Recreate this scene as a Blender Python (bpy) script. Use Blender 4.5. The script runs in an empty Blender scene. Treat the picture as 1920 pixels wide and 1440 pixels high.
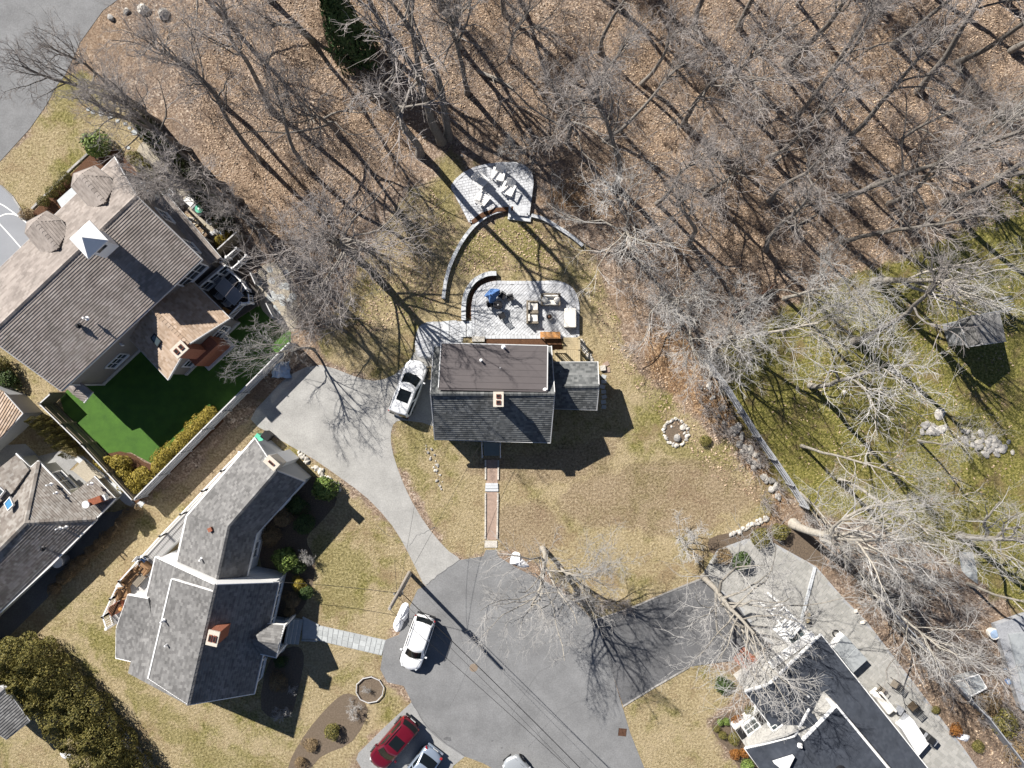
import bpy, bmesh, math, random
import numpy as np
from mathutils import Vector, Matrix

# ---------------------------------------------------------------- camera, sky, sun, exposure
scene = bpy.context.scene
COL = scene.collection
H = 55.0            # flying height of the camera in metres
F = 1280.0          # focal length in photograph pixels (24 mm on 36 mm, 1920 wide)
cam_d = bpy.data.cameras.new('camera'); cam_d.sensor_width = 36; cam_d.lens = 24
cam_d.clip_end = 2000
cam = bpy.data.objects.new('camera', cam_d); COL.objects.link(cam)
cam.location = (0, 0, H); cam.rotation_euler = (0, 0, 0)
scene.camera = cam

SUN_EL = math.radians(39.0)
SUN_AZ = Vector((-0.698, 0.716)).normalized()       # towards the sun, on the ground
world = bpy.data.worlds.new('World'); scene.world = world; world.use_nodes = True
wn = world.node_tree.nodes; wl = world.node_tree.links
sky = wn.new('ShaderNodeTexSky'); sky.sky_type = 'NISHITA'; sky.sun_disc = False
sky.air_density = .5; sky.dust_density = .15; sky.sun_elevation = SUN_EL; sky.sun_rotation = math.atan2(SUN_AZ.x, SUN_AZ.y)
wn['Background'].inputs[1].default_value = 0.058
wl.new(sky.outputs[0], wn['Background'].inputs[0])
sun_d = bpy.data.lights.new('sun', 'SUN'); sun_d.energy = 5.0; sun_d.angle = math.radians(0.53)
sun_d.color = (1.0, 0.95, 0.88)
sun = bpy.data.objects.new('sun', sun_d); COL.objects.link(sun)
ray = Vector((-SUN_AZ.x * math.cos(SUN_EL), -SUN_AZ.y * math.cos(SUN_EL), -math.sin(SUN_EL)))
sun.rotation_euler = ray.to_track_quat('-Z', 'Y').to_euler(); sun.location = -ray * 80
scene.view_settings.view_transform = 'Standard'; scene.view_settings.look = 'None'
scene.view_settings.exposure = 0.8; scene.view_settings.gamma = 1
scene.render.engine = 'CYCLES'
scene.cycles.max_bounces = 4; scene.cycles.diffuse_bounces = 2; scene.cycles.glossy_bounces = 2; scene.cycles.transmission_bounces = 2

# ---------------------------------------------------------------- helpers
R = random.Random(7)
def P(px, py, h=0.0):
    """photograph pixel at height h -> point in metres"""
    k = (H - h) / F
    return Vector(((px - 960) * k, (720 - py) * k, h))
def P2(px, py, h=0.0):
    p = P(px, py, h); return (p.x, p.y)

FR = {}                                             # frame of every object we parent to
def tag(o, label=None, cat=None, group=None, kind=None):
    if label: o['label'] = label
    if cat: o['category'] = cat
    if group: o['group'] = group
    if kind: o['kind'] = kind
    return o
def thing(name, label, cat, loc=(0, 0, 0), rz=0.0, group=None):
    o = bpy.data.objects.new(name, None); COL.objects.link(o)
    o.empty_display_size = .3
    o.location = loc; o.rotation_euler = (0, 0, rz)
    FR[o] = Matrix.Translation(Vector(loc)) @ Matrix.Rotation(rz, 4, 'Z')
    return tag(o, label, cat, group)

class MB:
    """collects geometry for ONE mesh object"""
    def __init__(s): s.v = []; s.f = []; s.uv = None
    def add(s, vs, fs):
        b = len(s.v); s.v += [tuple(v) for v in vs]; s.f += [tuple(i + b for i in f) for f in fs]; return s
    def box(s, c, d, rz=0.0, top=1.0, rx=0.0, ry=0.0):
        hx, hy, hz = d[0] / 2, d[1] / 2, d[2] / 2
        vs = [Vector((x * (top if z > 0 else 1), y * (top if z > 0 else 1), z)) for z in (-hz, hz) for x, y in ((-hx, -hy), (hx, -hy), (hx, hy), (-hx, hy))]
        m = Matrix.Rotation(rz, 3, 'Z') @ Matrix.Rotation(ry, 3, 'Y') @ Matrix.Rotation(rx, 3, 'X')
        c = Vector(c)
        return s.add([m @ v + c for v in vs], [(3, 2, 1, 0), (4, 5, 6, 7), (0, 1, 5, 4), (1, 2, 6, 5), (2, 3, 7, 6), (3, 0, 4, 7)])
    def beam(s, a, b, w, t):
        """box from a to b, w wide sideways, t tall"""
        a = Vector(a); b = Vector(b); d = (b - a)
        if d.length < 1e-6: return s
        d.normalize(); up = Vector((0, 0, 1))
        if abs(d.z) > .98: up = Vector((1, 0, 0))
        sd = d.cross(up).normalized(); up = sd.cross(d)
        vs = [p + sd * (w / 2 * x) + up * (t / 2 * y) for p in (a, b) for x, y in ((-1, -1), (1, -1), (1, 1), (-1, 1))]
        return s.add(vs, [(0, 1, 2, 3), (7, 6, 5, 4), (0, 4, 5, 1), (1, 5, 6, 2), (2, 6, 7, 3), (3, 7, 4, 0)])
    def cyl(s, c, r, h, n=16, r2=None, cap=True):
        r2 = r if r2 is None else r2; b = []
        for k, (rr, z) in enumerate(((r, 0), (r2, h))):
            b += [(c[0] + rr * math.cos(2 * math.pi * i / n), c[1] + rr * math.sin(2 * math.pi * i / n), c[2] + z) for i in range(n)]
        f = [(i, (i + 1) % n, n + (i + 1) % n, n + i) for i in range(n)]
        if cap: f += [tuple(range(n - 1, -1, -1)), tuple(range(n, 2 * n))]
        return s.add(b, f)
    def tube(s, pts, r, n=6):
        pts = [Vector(p) for p in pts]; rr = r if isinstance(r, (list, tuple)) else [r] * len(pts)
        vs = []; 
        for i, p in enumerate(pts):
            d = (pts[min(i + 1, len(pts) - 1)] - pts[max(i - 1, 0)]).normalized()
            up = Vector((0, 0, 1)) if abs(d.z) < .9 else Vector((1, 0, 0))
            a = d.cross(up).normalized(); b = a.cross(d)
            vs += [p + (a * math.cos(2 * math.pi * k / n) + b * math.sin(2 * math.pi * k / n)) * rr[i] for k in range(n)]
        fs = [(i * n + k, i * n + (k + 1) % n, (i + 1) * n + (k + 1) % n, (i + 1) * n + k) for i in range(len(pts) - 1) for k in range(n)]
        fs += [tuple(range(n - 1, -1, -1)), tuple(range((len(pts) - 1) * n, len(pts) * n))]
        return s.add(vs, fs)
    def prism(s, poly, z0, z1):
        poly = [tuple(p[:2]) for p in poly]
        a = sum(poly[i][0] * poly[(i + 1) % len(poly)][1] - poly[(i + 1) % len(poly)][0] * poly[i][1] for i in range(len(poly)))
        if a < 0: poly = poly[::-1]
        n = len(poly)
        vs = [(x, y, z0) for x, y in poly] + [(x, y, z1) for x, y in poly]
        return s.add(vs, [tuple(range(n - 1, -1, -1)), tuple(range(n, 2 * n))] + [(i, (i + 1) % n, n + (i + 1) % n, n + i) for i in range(n)])
    def poly(s, pts): return s.add(pts, [tuple(range(len(pts)))])
    def grid(s, rows, closed=False):
        m = len(rows[0]); vs = [p for r in rows for p in r]
        fs = []
        for i in range(len(rows) - 1):
            for j in range(m if closed else m - 1):
                k = (j + 1) % m
                fs.append((i * m + j, i * m + k, (i + 1) * m + k, (i + 1) * m + j))
        return s.add(vs, fs)
    def build(s, name, mat, parent=None, local=False, smooth=False, bevel=0, mesh_only=False):
        me = bpy.data.meshes.new(name)
        vs = s.v
        if parent is not None and not local:
            inv = FR[parent].inverted(); vs = [inv @ Vector(v) for v in vs]
        me.from_pydata([tuple(v) for v in vs], [], s.f)
        if s.uv:
            uvl = me.uv_layers.new(name='UVMap'); k = 0
            for pl in me.polygons:
                for li in pl.loop_indices: uvl.data[li].uv = s.uv[me.loops[li].vertex_index]
        me.validate(); me.update()
        if smooth: me.shade_smooth()
        me.materials.append(mat)
        if mesh_only: return me
        return link(name, me, parent, bevel)
def link(name, me, parent=None, bevel=0):
    o = bpy.data.objects.new(name, me); COL.objects.link(o)
    if parent is not None:
        o.parent = parent; FR[o] = FR[parent].copy()
    else: FR[o] = Matrix.Identity(4)
    if bevel:
        b = o.modifiers.new('bevel', 'BEVEL'); b.width = bevel; b.segments = 2; b.limit_method = 'ANGLE'
    return o
def solo(mb, name, mat, label, cat, base, group=None, **k):
    """a thing of one mesh with its origin at its base"""
    o = mb.build(name, mat, None, **k); base = Vector(base)
    o.data.transform(Matrix.Translation(-base)); o.location = base; FR[o] = Matrix.Translation(base)
    return tag(o, label, cat, group)
def copy_tree(o, parent=None):
    c = o.copy(); COL.objects.link(c); c.parent = parent
    for ch in [x for x in KIDS.get(o, o.children)]: copy_tree(ch, c)
    return c
KIDS = {}
def struct(mb, name, mat, parent=None, **k):
    o = mb.build(name, mat, parent, **k)
    if parent is None: o['kind'] = 'structure'
    return o
def smooth_line(pts, n=6, closed=True):
    out = []; m = len(pts)
    for i in range(m if closed else m - 1):
        p = [pts[(i + k) % m] if closed else pts[min(max(i + k, 0), m - 1)] for k in (-1, 0, 1, 2)]
        for j in range(n):
            t = j / n
            out.append(tuple(.5 * (2 * p[1][a] + (p[2][a] - p[0][a]) * t + (2 * p[0][a] - 5 * p[1][a] + 4 * p[2][a] - p[3][a]) * t * t + (3 * p[1][a] - p[0][a] - 3 * p[2][a] + p[3][a]) * t ** 3) for a in range(2)))
    if not closed: out.append(tuple(pts[-1][:2]))
    return out
def clip2(poly, nx, ny, d):
    """keep the part of the polygon with nx*x+ny*y >= d"""
    out = []
    for i in range(len(poly)):
        a = poly[i]; b = poly[(i + 1) % len(poly)]
        da = nx * a[0] + ny * a[1] - d; db = nx * b[0] + ny * b[1] - d
        if da >= 0: out.append(a)
        if (da >= 0) != (db >= 0):
            t = da / (da - db); out.append((a[0] + (b[0] - a[0]) * t, a[1] + (b[1] - a[1]) * t))
    return out
def inside(x, y, poly):
    c = False; j = len(poly) - 1
    for i in range(len(poly)):
        if (poly[i][1] > y) != (poly[j][1] > y) and x < (poly[j][0] - poly[i][0]) * (y - poly[i][1]) / (poly[j][1] - poly[i][1]) + poly[i][0]: c = not c
        j = i
    return c

# ---------------------------------------------------------------- materials
def mat(name, col, rough=.8, metal=0.0, var=.0, scale=3.0, bump=0.0, bscale=40.0, col2=None, spec=.3, island=False, coat=0, detail=6.0, var2=0.0, scale2=9.0, objrand=0.0):
    m = bpy.data.materials.new(name); m.use_nodes = True
    nt = m.node_tree; N = nt.nodes; L = nt.links; b = N['Principled BSDF']
    b.inputs['Roughness'].default_value = rough; b.inputs['Metallic'].default_value = metal
    b.inputs['Specular IOR Level'].default_value = spec
    if coat: b.inputs['Coat Weight'].default_value = coat; b.inputs['Coat Roughness'].default_value = .05
    b.inputs['Base Color'].default_value = (*col, 1)
    tc = N.new('ShaderNodeNewGeometry')
    src = None
    if var or col2:
        c2 = col2 or tuple(min(1, c * (1 + var)) for c in col)
        c1 = col if col2 else tuple(c * (1 - var) for c in col)
        if island:
            fac = tc.outputs['Random Per Island']
        else:
            n = N.new('ShaderNodeTexNoise'); n.inputs['Scale'].default_value = scale; n.inputs['Detail'].default_value = detail; n.inputs['Roughness'].default_value = .65
            L.new(tc.outputs['Position'], n.inputs['Vector'])
            rm = N.new('ShaderNodeMapRange'); rm.inputs[1].default_value = .3; rm.inputs[2].default_value = .7
            L.new(n.outputs['Fac'], rm.inputs[0]); fac = rm.outputs[0]
        mx = N.new('ShaderNodeMix'); mx.data_type = 'RGBA'
        mx.inputs['A'].default_value = (*c1, 1); mx.inputs['B'].default_value = (*c2, 1)
        L.new(fac, mx.inputs['Factor']); src = mx.outputs['Result']
    if var2 and src:
        n3 = N.new('ShaderNodeTexNoise'); n3.inputs['Scale'].default_value = scale2; n3.inputs['Detail'].default_value = 3; n3.inputs['Roughness'].default_value = .7
        L.new(tc.outputs['Position'], n3.inputs['Vector']); h3 = N.new('ShaderNodeHueSaturation'); m3 = N.new('ShaderNodeMapRange')
        for i_, x_ in enumerate((.35, .65, 1 - var2, 1 + var2)): m3.inputs[i_ + 1].default_value = x_
        L.new(n3.outputs['Fac'], m3.inputs[0]); L.new(m3.outputs[0], h3.inputs['Value']); L.new(src, h3.inputs['Color']); src = h3.outputs[0]
    if objrand:
        oi = N.new('ShaderNodeObjectInfo'); hs = N.new('ShaderNodeHueSaturation')
        mr = N.new('ShaderNodeMapRange'); mr.inputs[3].default_value = 1 - objrand; mr.inputs[4].default_value = 1 + objrand
        L.new(oi.outputs['Random'], mr.inputs[0]); L.new(mr.outputs[0], hs.inputs['Value'])
        if src: L.new(src, hs.inputs['Color'])
        else: hs.inputs['Color'].default_value = (*col, 1)
        src = hs.outputs[0]
    if src: L.new(src, b.inputs['Base Color'])
    if bump:
        n2 = N.new('ShaderNodeTexNoise'); n2.inputs['Scale'].default_value = bscale; n2.inputs['Detail'].default_value = 3
        L.new(tc.outputs['Position'], n2.inputs['Vector'])
        bp = N.new('ShaderNodeBump'); bp.inputs['Strength'].default_value = bump; bp.inputs['Distance'].default_value = .05
        L.new(n2.outputs['Fac'], bp.inputs['Height']); L.new(bp.outputs[0], b.inputs['Normal'])
    return m
def leafmat(name, c1, c2, trans=.25, rough=.6):
    m = mat(name, c1, rough, col2=c2, island=True)
    b = m.node_tree.nodes['Principled BSDF']
    b.inputs['Subsurface Weight'].default_value = 0
    return m
def shinglemat(name, cols, tab=(.24, .2), rough=.9, blend=.5):
    """asphalt shingles: each tab takes its own tone, in the roof's own uv (metres)"""
    m = bpy.data.materials.new(name); m.use_nodes = True
    nt = m.node_tree; N = nt.nodes; L = nt.links; b = N['Principled BSDF']
    b.inputs['Roughness'].default_value = rough; b.inputs['Specular IOR Level'].default_value = .2
    uv = N.new('ShaderNodeUVMap'); uv.uv_map = 'UVMap'
    mp = N.new('ShaderNodeMapping'); mp.inputs['Scale'].default_value = (1 / tab[0], 1 / tab[1], 1)
    L.new(uv.outputs[0], mp.inputs[0])
    # cell id with per-row offset
    sx = N.new('ShaderNodeSeparateXYZ'); L.new(mp.outputs[0], sx.inputs[0])
    fl = N.new('ShaderNodeMath'); fl.operation = 'FLOOR'; L.new(sx.outputs['Y'], fl.inputs[0])
    off = N.new('ShaderNodeMath'); off.operation = 'MULTIPLY'; off.inputs[1].default_value = .37; L.new(fl.outputs[0], off.inputs[0])
    ad = N.new('ShaderNodeMath'); ad.operation = 'ADD'; L.new(sx.outputs['X'], ad.inputs[0]); L.new(off.outputs[0], ad.inputs[1])
    fx = N.new('ShaderNodeMath'); fx.operation = 'FLOOR'; L.new(ad.outputs[0], fx.inputs[0])
    cb = N.new('ShaderNodeCombineXYZ'); L.new(fx.outputs[0], cb.inputs[0]); L.new(fl.outputs[0], cb.inputs[1])
    wn_ = N.new('ShaderNodeTexWhiteNoise'); wn_.noise_dimensions = '2D'; L.new(cb.outputs[0], wn_.inputs['Vector'])
    rp = N.new('ShaderNodeValToRGB'); e = rp.color_ramp.elements
    e[0].color = (*cols[0], 1); e[1].color = (*cols[-1], 1)
    for i, c in enumerate(cols[1:-1]):
        q = e.new((i + 1) / (len(cols) - 1)); q.color = (*c, 1)
    L.new(wn_.outputs['Value'], rp.inputs[0])
    g = N.new('ShaderNodeNewGeometry'); n = N.new('ShaderNodeTexNoise'); n.inputs['Scale'].default_value = .9; n.inputs['Detail'].default_value = 5
    L.new(g.outputs['Position'], n.inputs['Vector'])
    hs = N.new('ShaderNodeHueSaturation'); mr = N.new('ShaderNodeMapRange'); mr.inputs[1].default_value = .3; mr.inputs[2].default_value = .7; mr.inputs[3].default_value = .82; mr.inputs[4].default_value = 1.18
    L.new(n.outputs['Fac'], mr.inputs[0]); L.new(mr.outputs[0], hs.inputs['Value']); L.new(rp.outputs[0], hs.inputs['Color'])
    L.new(hs.outputs[0], b.inputs['Base Color'])
    n2 = N.new('ShaderNodeTexNoise'); n2.inputs['Scale'].default_value = 25; n2.inputs['Detail'].default_value = 4
    L.new(g.outputs['Position'], n2.inputs['Vector'])
    bp = N.new('ShaderNodeBump'); bp.inputs['Strength'].default_value = .5; bp.inputs['Distance'].default_value = .03
    L.new(n2.outputs['Fac'], bp.inputs['Height']); L.new(bp.outputs[0], b.inputs['Normal'])
    return m
M = dict(
    asphalt=mat('asphalt', (.195, .197, .2), .9, var=.2, scale=.45, detail=9, var2=.12, bump=.25, bscale=30),
    drive=mat('weathered_asphalt', (.345, .34, .325), .92, var=.17, scale=.7, detail=9, var2=.12, bump=.3, bscale=30),
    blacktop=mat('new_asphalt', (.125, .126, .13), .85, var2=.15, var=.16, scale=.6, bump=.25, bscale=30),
    pad=mat('parking_asphalt', (.29, .29, .287), .9, var=.14, var2=.12, scale=.7, bump=.3, bscale=30),
    court=mat('court_asphalt', (.27, .28, .30), .9, var=.08, scale=.4, bump=.2),
    line=mat('white_line', (.82, .82, .8), .7, var=.06, scale=6),
    white=mat('white_paint', (.83, .83, .82), .55, var=.03, scale=4),
    whitevinyl=mat('white_vinyl', (.84, .84, .84), .45, var=.02, scale=4),
    trim=mat('grey_white_trim', (.56, .56, .56), .6, var=.05, scale=4),
    taupe=mat('taupe_siding', (.235, .215, .2), .75, var=.06, scale=5),
    greysiding=mat('grey_siding', (.42, .43, .44), .7, var=.05, scale=5),
    stonewall=mat('pale_stone_veneer', (.50, .49, .46), .85, col2=(.33, .32, .3), scale=7, bump=.8, bscale=9),
    cream=mat('cream_siding', (.55, .54, .47), .75, var=.05, scale=5),
    greenside=mat('grey_green_siding', (.2, .23, .22), .75, var=.06, scale=5),
    glass=mat('window_glass', (.035, .045, .055), .08, spec=.8),
    skyglass=mat('skylight_glass', (.06, .08, .085), .07, spec=1.0),
    blueglass=mat('blue_skylight_shade', (.09, .28, .5), .15, spec=.8),
    dark=mat('dark_void', (.012, .012, .013), .9),
    membrane=mat('brown_membrane', (.098, .086, .087), .7, var=.07, scale=1.2, bump=.05),
    brick=mat('red_brick', (.30, .115, .07), .85, var=.22, scale=9, bump=.4, bscale=20),
    mortarcap=mat('chimney_cap', (.58, .53, .45), .9, var=.08, scale=6, bump=.4),
    flue=mat('clay_flue', (.20, .07, .045), .9),
    deckwood=mat('weathered_deck', (.40, .33, .21), .85, var=.2, scale=6),
    greydeck=mat('grey_composite_deck', (.46, .45, .44), .8, var=.07, scale=5),
    darkdeck=mat('dark_deck', (.085, .075, .065), .85, var=.1, scale=6),
    fencewood=mat('fence_cedar', (.25, .21, .15), .85, var=.18, scale=4),
    fencegrey=mat('fence_grey', (.32, .33, .35), .85, var=.18, scale=5),
    bluestone=mat('bluestone', (.40, .42, .42), .85, var=.12, scale=3, bump=.2, objrand=.14),
    granite=mat('granite_cap', (.54, .56, .58), .85, var=.1, scale=8, bump=.3, objrand=.08),
    paver=mat('grey_paver', (.46, .47, .49), .9, col2=(.58, .595, .62), island=True),
    pavertan=mat('tan_paver', (.29, .285, .265), .9, col2=(.39, .38, .355), island=True),
    joint=mat('joint_sand', (.34, .345, .35), .95, var=.15, scale=6),
    gravelpath=mat('pale_gravel', (.52, .47, .38), .95, col2=(.34, .3, .24), scale=14, bump=1.0, bscale=30),
    mulch=mat('bark_mulch', (.15, .075, .04), .95, col2=(.07, .035, .02), scale=12, bump=1.0, bscale=25),
    darkmulch=mat('dark_mulch', (.075, .058, .044), .95, col2=(.20, .15, .105), scale=10, bump=1.0, bscale=25),
    brickpath=mat('brick_path', (.34, .25, .2), .9, var=.2, scale=5, bump=.4, bscale=20),
    rock=mat('field_stone', (.40, .385, .36), .9, col2=(.24, .23, .22), scale=5, bump=.8, bscale=9, objrand=.25),
    rockpale=mat('pale_stone', (.62, .59, .53), .9, col2=(.40, .37, .33), scale=6, bump=.8, bscale=9, objrand=.2),
    soil=mat('garden_soil', (.20, .155, .115), .95, col2=(.11, .085, .06), scale=8, bump=1.0, bscale=20),
    snow=mat('old_snow', (.86, .87, .9), .6, var=.05, scale=3, bump=.5, bscale=7),
    turf=mat('artificial_turf', (.048, .115, .02), .85, col2=(.078, .175, .026), scale=1.2, bump=.6, bscale=120),
    metal=mat('grey_metal', (.45, .46, .47), .4, .7),
    darkmetal=mat('black_metal', (.025, .025, .028), .45, .3),
    pole=mat('weathered_pole', (.33, .30, .27), .9, var=.2, scale=6),
    wire=mat('black_wire', (.015, .015, .017), .7),
    wicker=mat('grey_wicker', (.25, .215, .17), .85, var=.2, scale=20, bump=.6, bscale=60),
    brownwicker=mat('brown_wicker', (.28, .165, .085), .8, var=.25, scale=20, bump=.6, bscale=60),
    cushion=mat('cream_cushion', (.80, .77, .71), .85, var=.04, scale=5),
    chairwhite=mat('white_chair', (.82, .81, .79), .6, var=.03, scale=5),
    orangewood=mat('orange_wood', (.48, .24, .08), .75, var=.15, scale=6),
    bluecloth=mat('blue_fabric', (.09, .19, .42), .75, var=.12, scale=5),
    palebluecloth=mat('pale_blue_fabric', (.30, .40, .55), .75, var=.12, scale=5),
    rust=mat('rusty_metal', (.25, .085, .045), .85, var=.3, scale=9),
    black=mat('black_plastic', (.02, .021, .023), .5),
    teal=mat('teal_plastic', (.10, .45, .30), .5),
    orangep=mat('orange_plastic', (.62, .12, .04), .5),
    greyplastic=mat('grey_plastic', (.30, .31, .33), .5, var=.05),
    greytarp=mat('grey_cover', (.33, .35, .36), .7, var=.08, scale=3, bump=.3, bscale=5),
    iron=mat('rusty_iron', (.12, .062, .04), .85, var=.25, scale=20),
    manhole=mat('worn_manhole', (.24, .19, .145), .85, var=.2, scale=20),
    tyre=mat('tyre_rubber', (.018, .018, .019), .85),
    rim=mat('alloy_rim', (.5, .5, .52), .3, .9),
    carglass=mat('car_glass', (.008, .011, .013), .06, spec=.35),
    carwhite=mat('white_car_paint', (.84, .85, .86), .25, coat=1.0),
    carred=mat('red_car_paint', (.135, .006, .017), .28, .2, coat=1.0),
    carblue=mat('silver_blue_car_paint', (.36, .43, .53), .28, .5, coat=1.0),
    carsilver=mat('silver_car_paint', (.52, .55, .57), .28, .5, coat=1.0),
    headlamp=mat('headlamp', (.7, .73, .75), .1, spec=.8),
    taillamp=mat('tail_lamp', (.35, .01, .012), .15, spec=.8),
    plate=mat('number_plate', (.7, .7, .7), .5),
    bark=mat('grey_bark', (.14, .125, .11), .95, col2=(.26, .24, .215), scale=7, bump=.8, bscale=14, objrand=.25),
    twig=mat('twigs', (.33, .30, .282), .9, var=.15, scale=1.5, objrand=.22),
    palebark=mat('pale_bark', (.40, .37, .32), .95, col2=(.24, .22, .19), scale=7, bump=.8, bscale=14, objrand=.2),
    paletwig=mat('pale_twigs', (.46, .445, .425), .9, var=.12, scale=1.5, objrand=.15),
    browntwig=mat('brown_twigs', (.21, .155, .12), .9, var=.2, scale=1.5, objrand=.2),
    stem=mat('shrub_stem', (.10, .075, .05), .95),
    evergreen=leafmat('dark_evergreen', (.018, .032, .012), (.07, .09, .028)),
    olive=leafmat('olive_evergreen', (.055, .062, .016), (.26, .22, .065)),
    gold=leafmat('golden_evergreen', (.16, .125, .02), (.42, .33, .06)),
    bright=leafmat('bright_green_leaf', (.06, .11, .02), (.24, .31, .08)),
    rusty=leafmat('rusty_leaf', (.14, .05, .015), (.36, .16, .035)),
    deepgreen=leafmat('deep_green_leaf', (.02, .042, .013), (.085, .13, .035)),
    conifer=leafmat('conifer_needles', (.02, .05, .018), (.07, .135, .045)),
    deadleaf=leafmat('dry_brush_leaf', (.14, .095, .05), (.33, .24, .13)),
    litter=leafmat('fallen_leaf', (.19, .125, .08), (.60, .46, .33), rough=.85),
    sh_green=shinglemat('grey_green_shingle', [(.088, .093, .094), (.135, .141, .141), (.195, .2, .198)]),
    sh_taupe=shinglemat('taupe_shingle', [(.235, .205, .185), (.285, .25, .226), (.335, .297, .27)], tab=(.36, .18)),
    sh_grey=shinglemat('light_grey_shingle', [(.135, .132, .13), (.18, .177, .174), (.235, .231, .225)]),
    sh_char=shinglemat('charcoal_shingle', [(.046, .053, .068), (.053, .061, .077), (.06, .068, .085)]),
    sh_brown=shinglemat('brown_grey_shingle', [(.19, .165, .145), (.255, .23, .205), (.32, .30, .275)]),
    sh_tan=shinglemat('tan_shingle', [(.34, .25, .18), (.42, .32, .24), (.48, .38, .3)]),
)
# ================================================================ GROUND
def pxpoly(pts, sm=0): 
    q = [P2(*p) for p in pts]
    return smooth_line(q, sm) if sm else q
ZONES = {   # what grows where: photograph pixels on the ground
    'lawn': [[(690, 470), (735, 400), (800, 335), (850, 310), (880, 420), (1000, 400), (1060, 440), (1110, 480), (1150, 590), (1190, 690), (1260, 745), (1350, 830), (1420, 890), (1450, 950), (1370, 1020), (1310, 1085), (1200, 1135), (1110, 1165), (1020, 1060), (930, 1035), (860, 1050), (800, 960), (740, 850), (735, 790), (720, 720), (660, 700), (600, 650), (640, 560)],
             [(-300, 560), (0, 645), (130, 760), (270, 940), (480, 765), (480, 800), (600, 870), (790, 1070), (740, 1180), (720, 1280), (780, 1330), (660, 1440), (700, 1800), (-300, 1800)],
             [(820, 1450), (870, 1412), (930, 1440), (900, 1600)],
             [(1160, 1318), (1290, 1245), (1390, 1290), (1330, 1350), (1360, 1420), (1420, 1500), (1220, 1500)],
             [(-100, 260), (0, 300), (60, 235), (110, 150), (180, 150), (250, 205), (285, 262), (230, 300), (60, 430), (0, 345), (-100, 320)]],
    'green': [[(1340, 690), (1420, 610), (1540, 545), (1720, 470), (2100, 380), (2100, 1150), (1900, 1140), (1800, 1060), (1640, 985), (1500, 945), (1430, 850)],
              [(1900, 330), (1960, 280), (2000, 460), (1860, 420)]],
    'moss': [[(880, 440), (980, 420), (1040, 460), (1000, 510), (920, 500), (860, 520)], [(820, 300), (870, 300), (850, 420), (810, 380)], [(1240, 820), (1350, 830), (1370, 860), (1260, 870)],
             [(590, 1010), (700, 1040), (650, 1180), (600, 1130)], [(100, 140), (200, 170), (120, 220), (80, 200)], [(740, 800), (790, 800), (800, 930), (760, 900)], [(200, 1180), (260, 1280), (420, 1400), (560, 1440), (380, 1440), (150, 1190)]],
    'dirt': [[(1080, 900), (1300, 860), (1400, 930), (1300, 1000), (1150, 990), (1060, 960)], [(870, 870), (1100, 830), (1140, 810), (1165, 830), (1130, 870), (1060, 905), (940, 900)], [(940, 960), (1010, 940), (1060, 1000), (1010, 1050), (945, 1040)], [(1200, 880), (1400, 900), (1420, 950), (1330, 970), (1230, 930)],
             [(380, 860), (480, 780), (500, 810), (400, 920), (300, 940)], [(1680, 1180), (1800, 1260), (1900, 1380), (1860, 1460), (1740, 1300)], [(700, 1410), (670, 1440), (640, 1420)], [(755, 1090), (790, 1080), (760, 1180), (735, 1200)]],
    'rust': [[(1350, 880), (1430, 860), (1480, 930), (1440, 980), (1370, 960)], [(1230, 600), (1350, 690), (1400, 800), (1330, 790), (1220, 700)], [(1090, 395), (1010, 380), (1100, 330), (1160, 400)], [(820, 500), (850, 440), (880, 405), (840, 470)]],
}
def axis(a, b, s): return [-900, -500, -250, -120] + list(np.arange(a, b + 1e-6, s)) + [120, 250, 500, 900]
gx = np.array(axis(-62, 62, .45)); gy = np.array(axis(-50, 50, .45))
GX, GY = np.meshgrid(gx, gy)
def sdist(poly):
    """signed distance (inside positive) of every ground vertex to a polygon"""
    d = np.full(GX.shape, 1e9); ins = np.zeros(GX.shape, bool); n = len(poly)
    for i in range(n):
        x0, y0 = poly[i]; x1, y1 = poly[(i + 1) % n]
        ex, ey = x1 - x0, y1 - y0; l2 = ex * ex + ey * ey + 1e-9
        t = np.clip(((GX - x0) * ex + (GY - y0) * ey) / l2, 0, 1)
        d = np.minimum(d, np.hypot(GX - x0 - t * ex, GY - y0 - t * ey))
        if abs(ey) > 1e-9:
            c = ((y0 > GY) != (y1 > GY)) & (GX < ex * (GY - y0) / ey + x0); ins ^= c
    return np.where(ins, d, -d)
def zone(key, soft):
    f = np.zeros(GX.shape)
    for pts in ZONES[key]:
        f = np.maximum(f, np.clip(.5 + sdist(smooth_line(pxpoly(pts), 4)) / (2 * soft), 0, 1))
    return f
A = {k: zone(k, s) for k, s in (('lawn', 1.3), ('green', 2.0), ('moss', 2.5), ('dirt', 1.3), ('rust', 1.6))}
woods = np.clip(sdist(pxpoly([(330, -300), (2300, -300), (2300, 380), (1750, 440), (1450, 520), (1250, 450), (1130, 380), (1030, 290), (840, 262), (760, 285), (640, 350), (520, 330), (400, 220), (290, 60)])) / 4, 0, 1)
GZ = woods * (.16 * np.sin(GX * .9 + 1.3 * np.sin(GY * .6)) + .13 * np.sin(GY * 1.25 + GX * .4) + .05 * np.sin(GX * 2.6 + GY * 1.9))
near = (np.abs(GX) < 62) & (np.abs(GY) < 50)
GZ = np.where(near, GZ, 0)
def ground_z(x, y):
    i = min(max(np.searchsorted(gx, x) - 1, 0), len(gx) - 2); j = min(max(np.searchsorted(gy, y) - 1, 0), len(gy) - 2)
    u = (x - gx[i]) / (gx[i + 1] - gx[i]); v = (y - gy[j]) / (gy[j + 1] - gy[j])
    return float(GZ[j, i] * (1 - u) * (1 - v) + GZ[j, i + 1] * u * (1 - v) + GZ[j + 1, i] * (1 - u) * v + GZ[j + 1, i + 1] * u * v)
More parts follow.
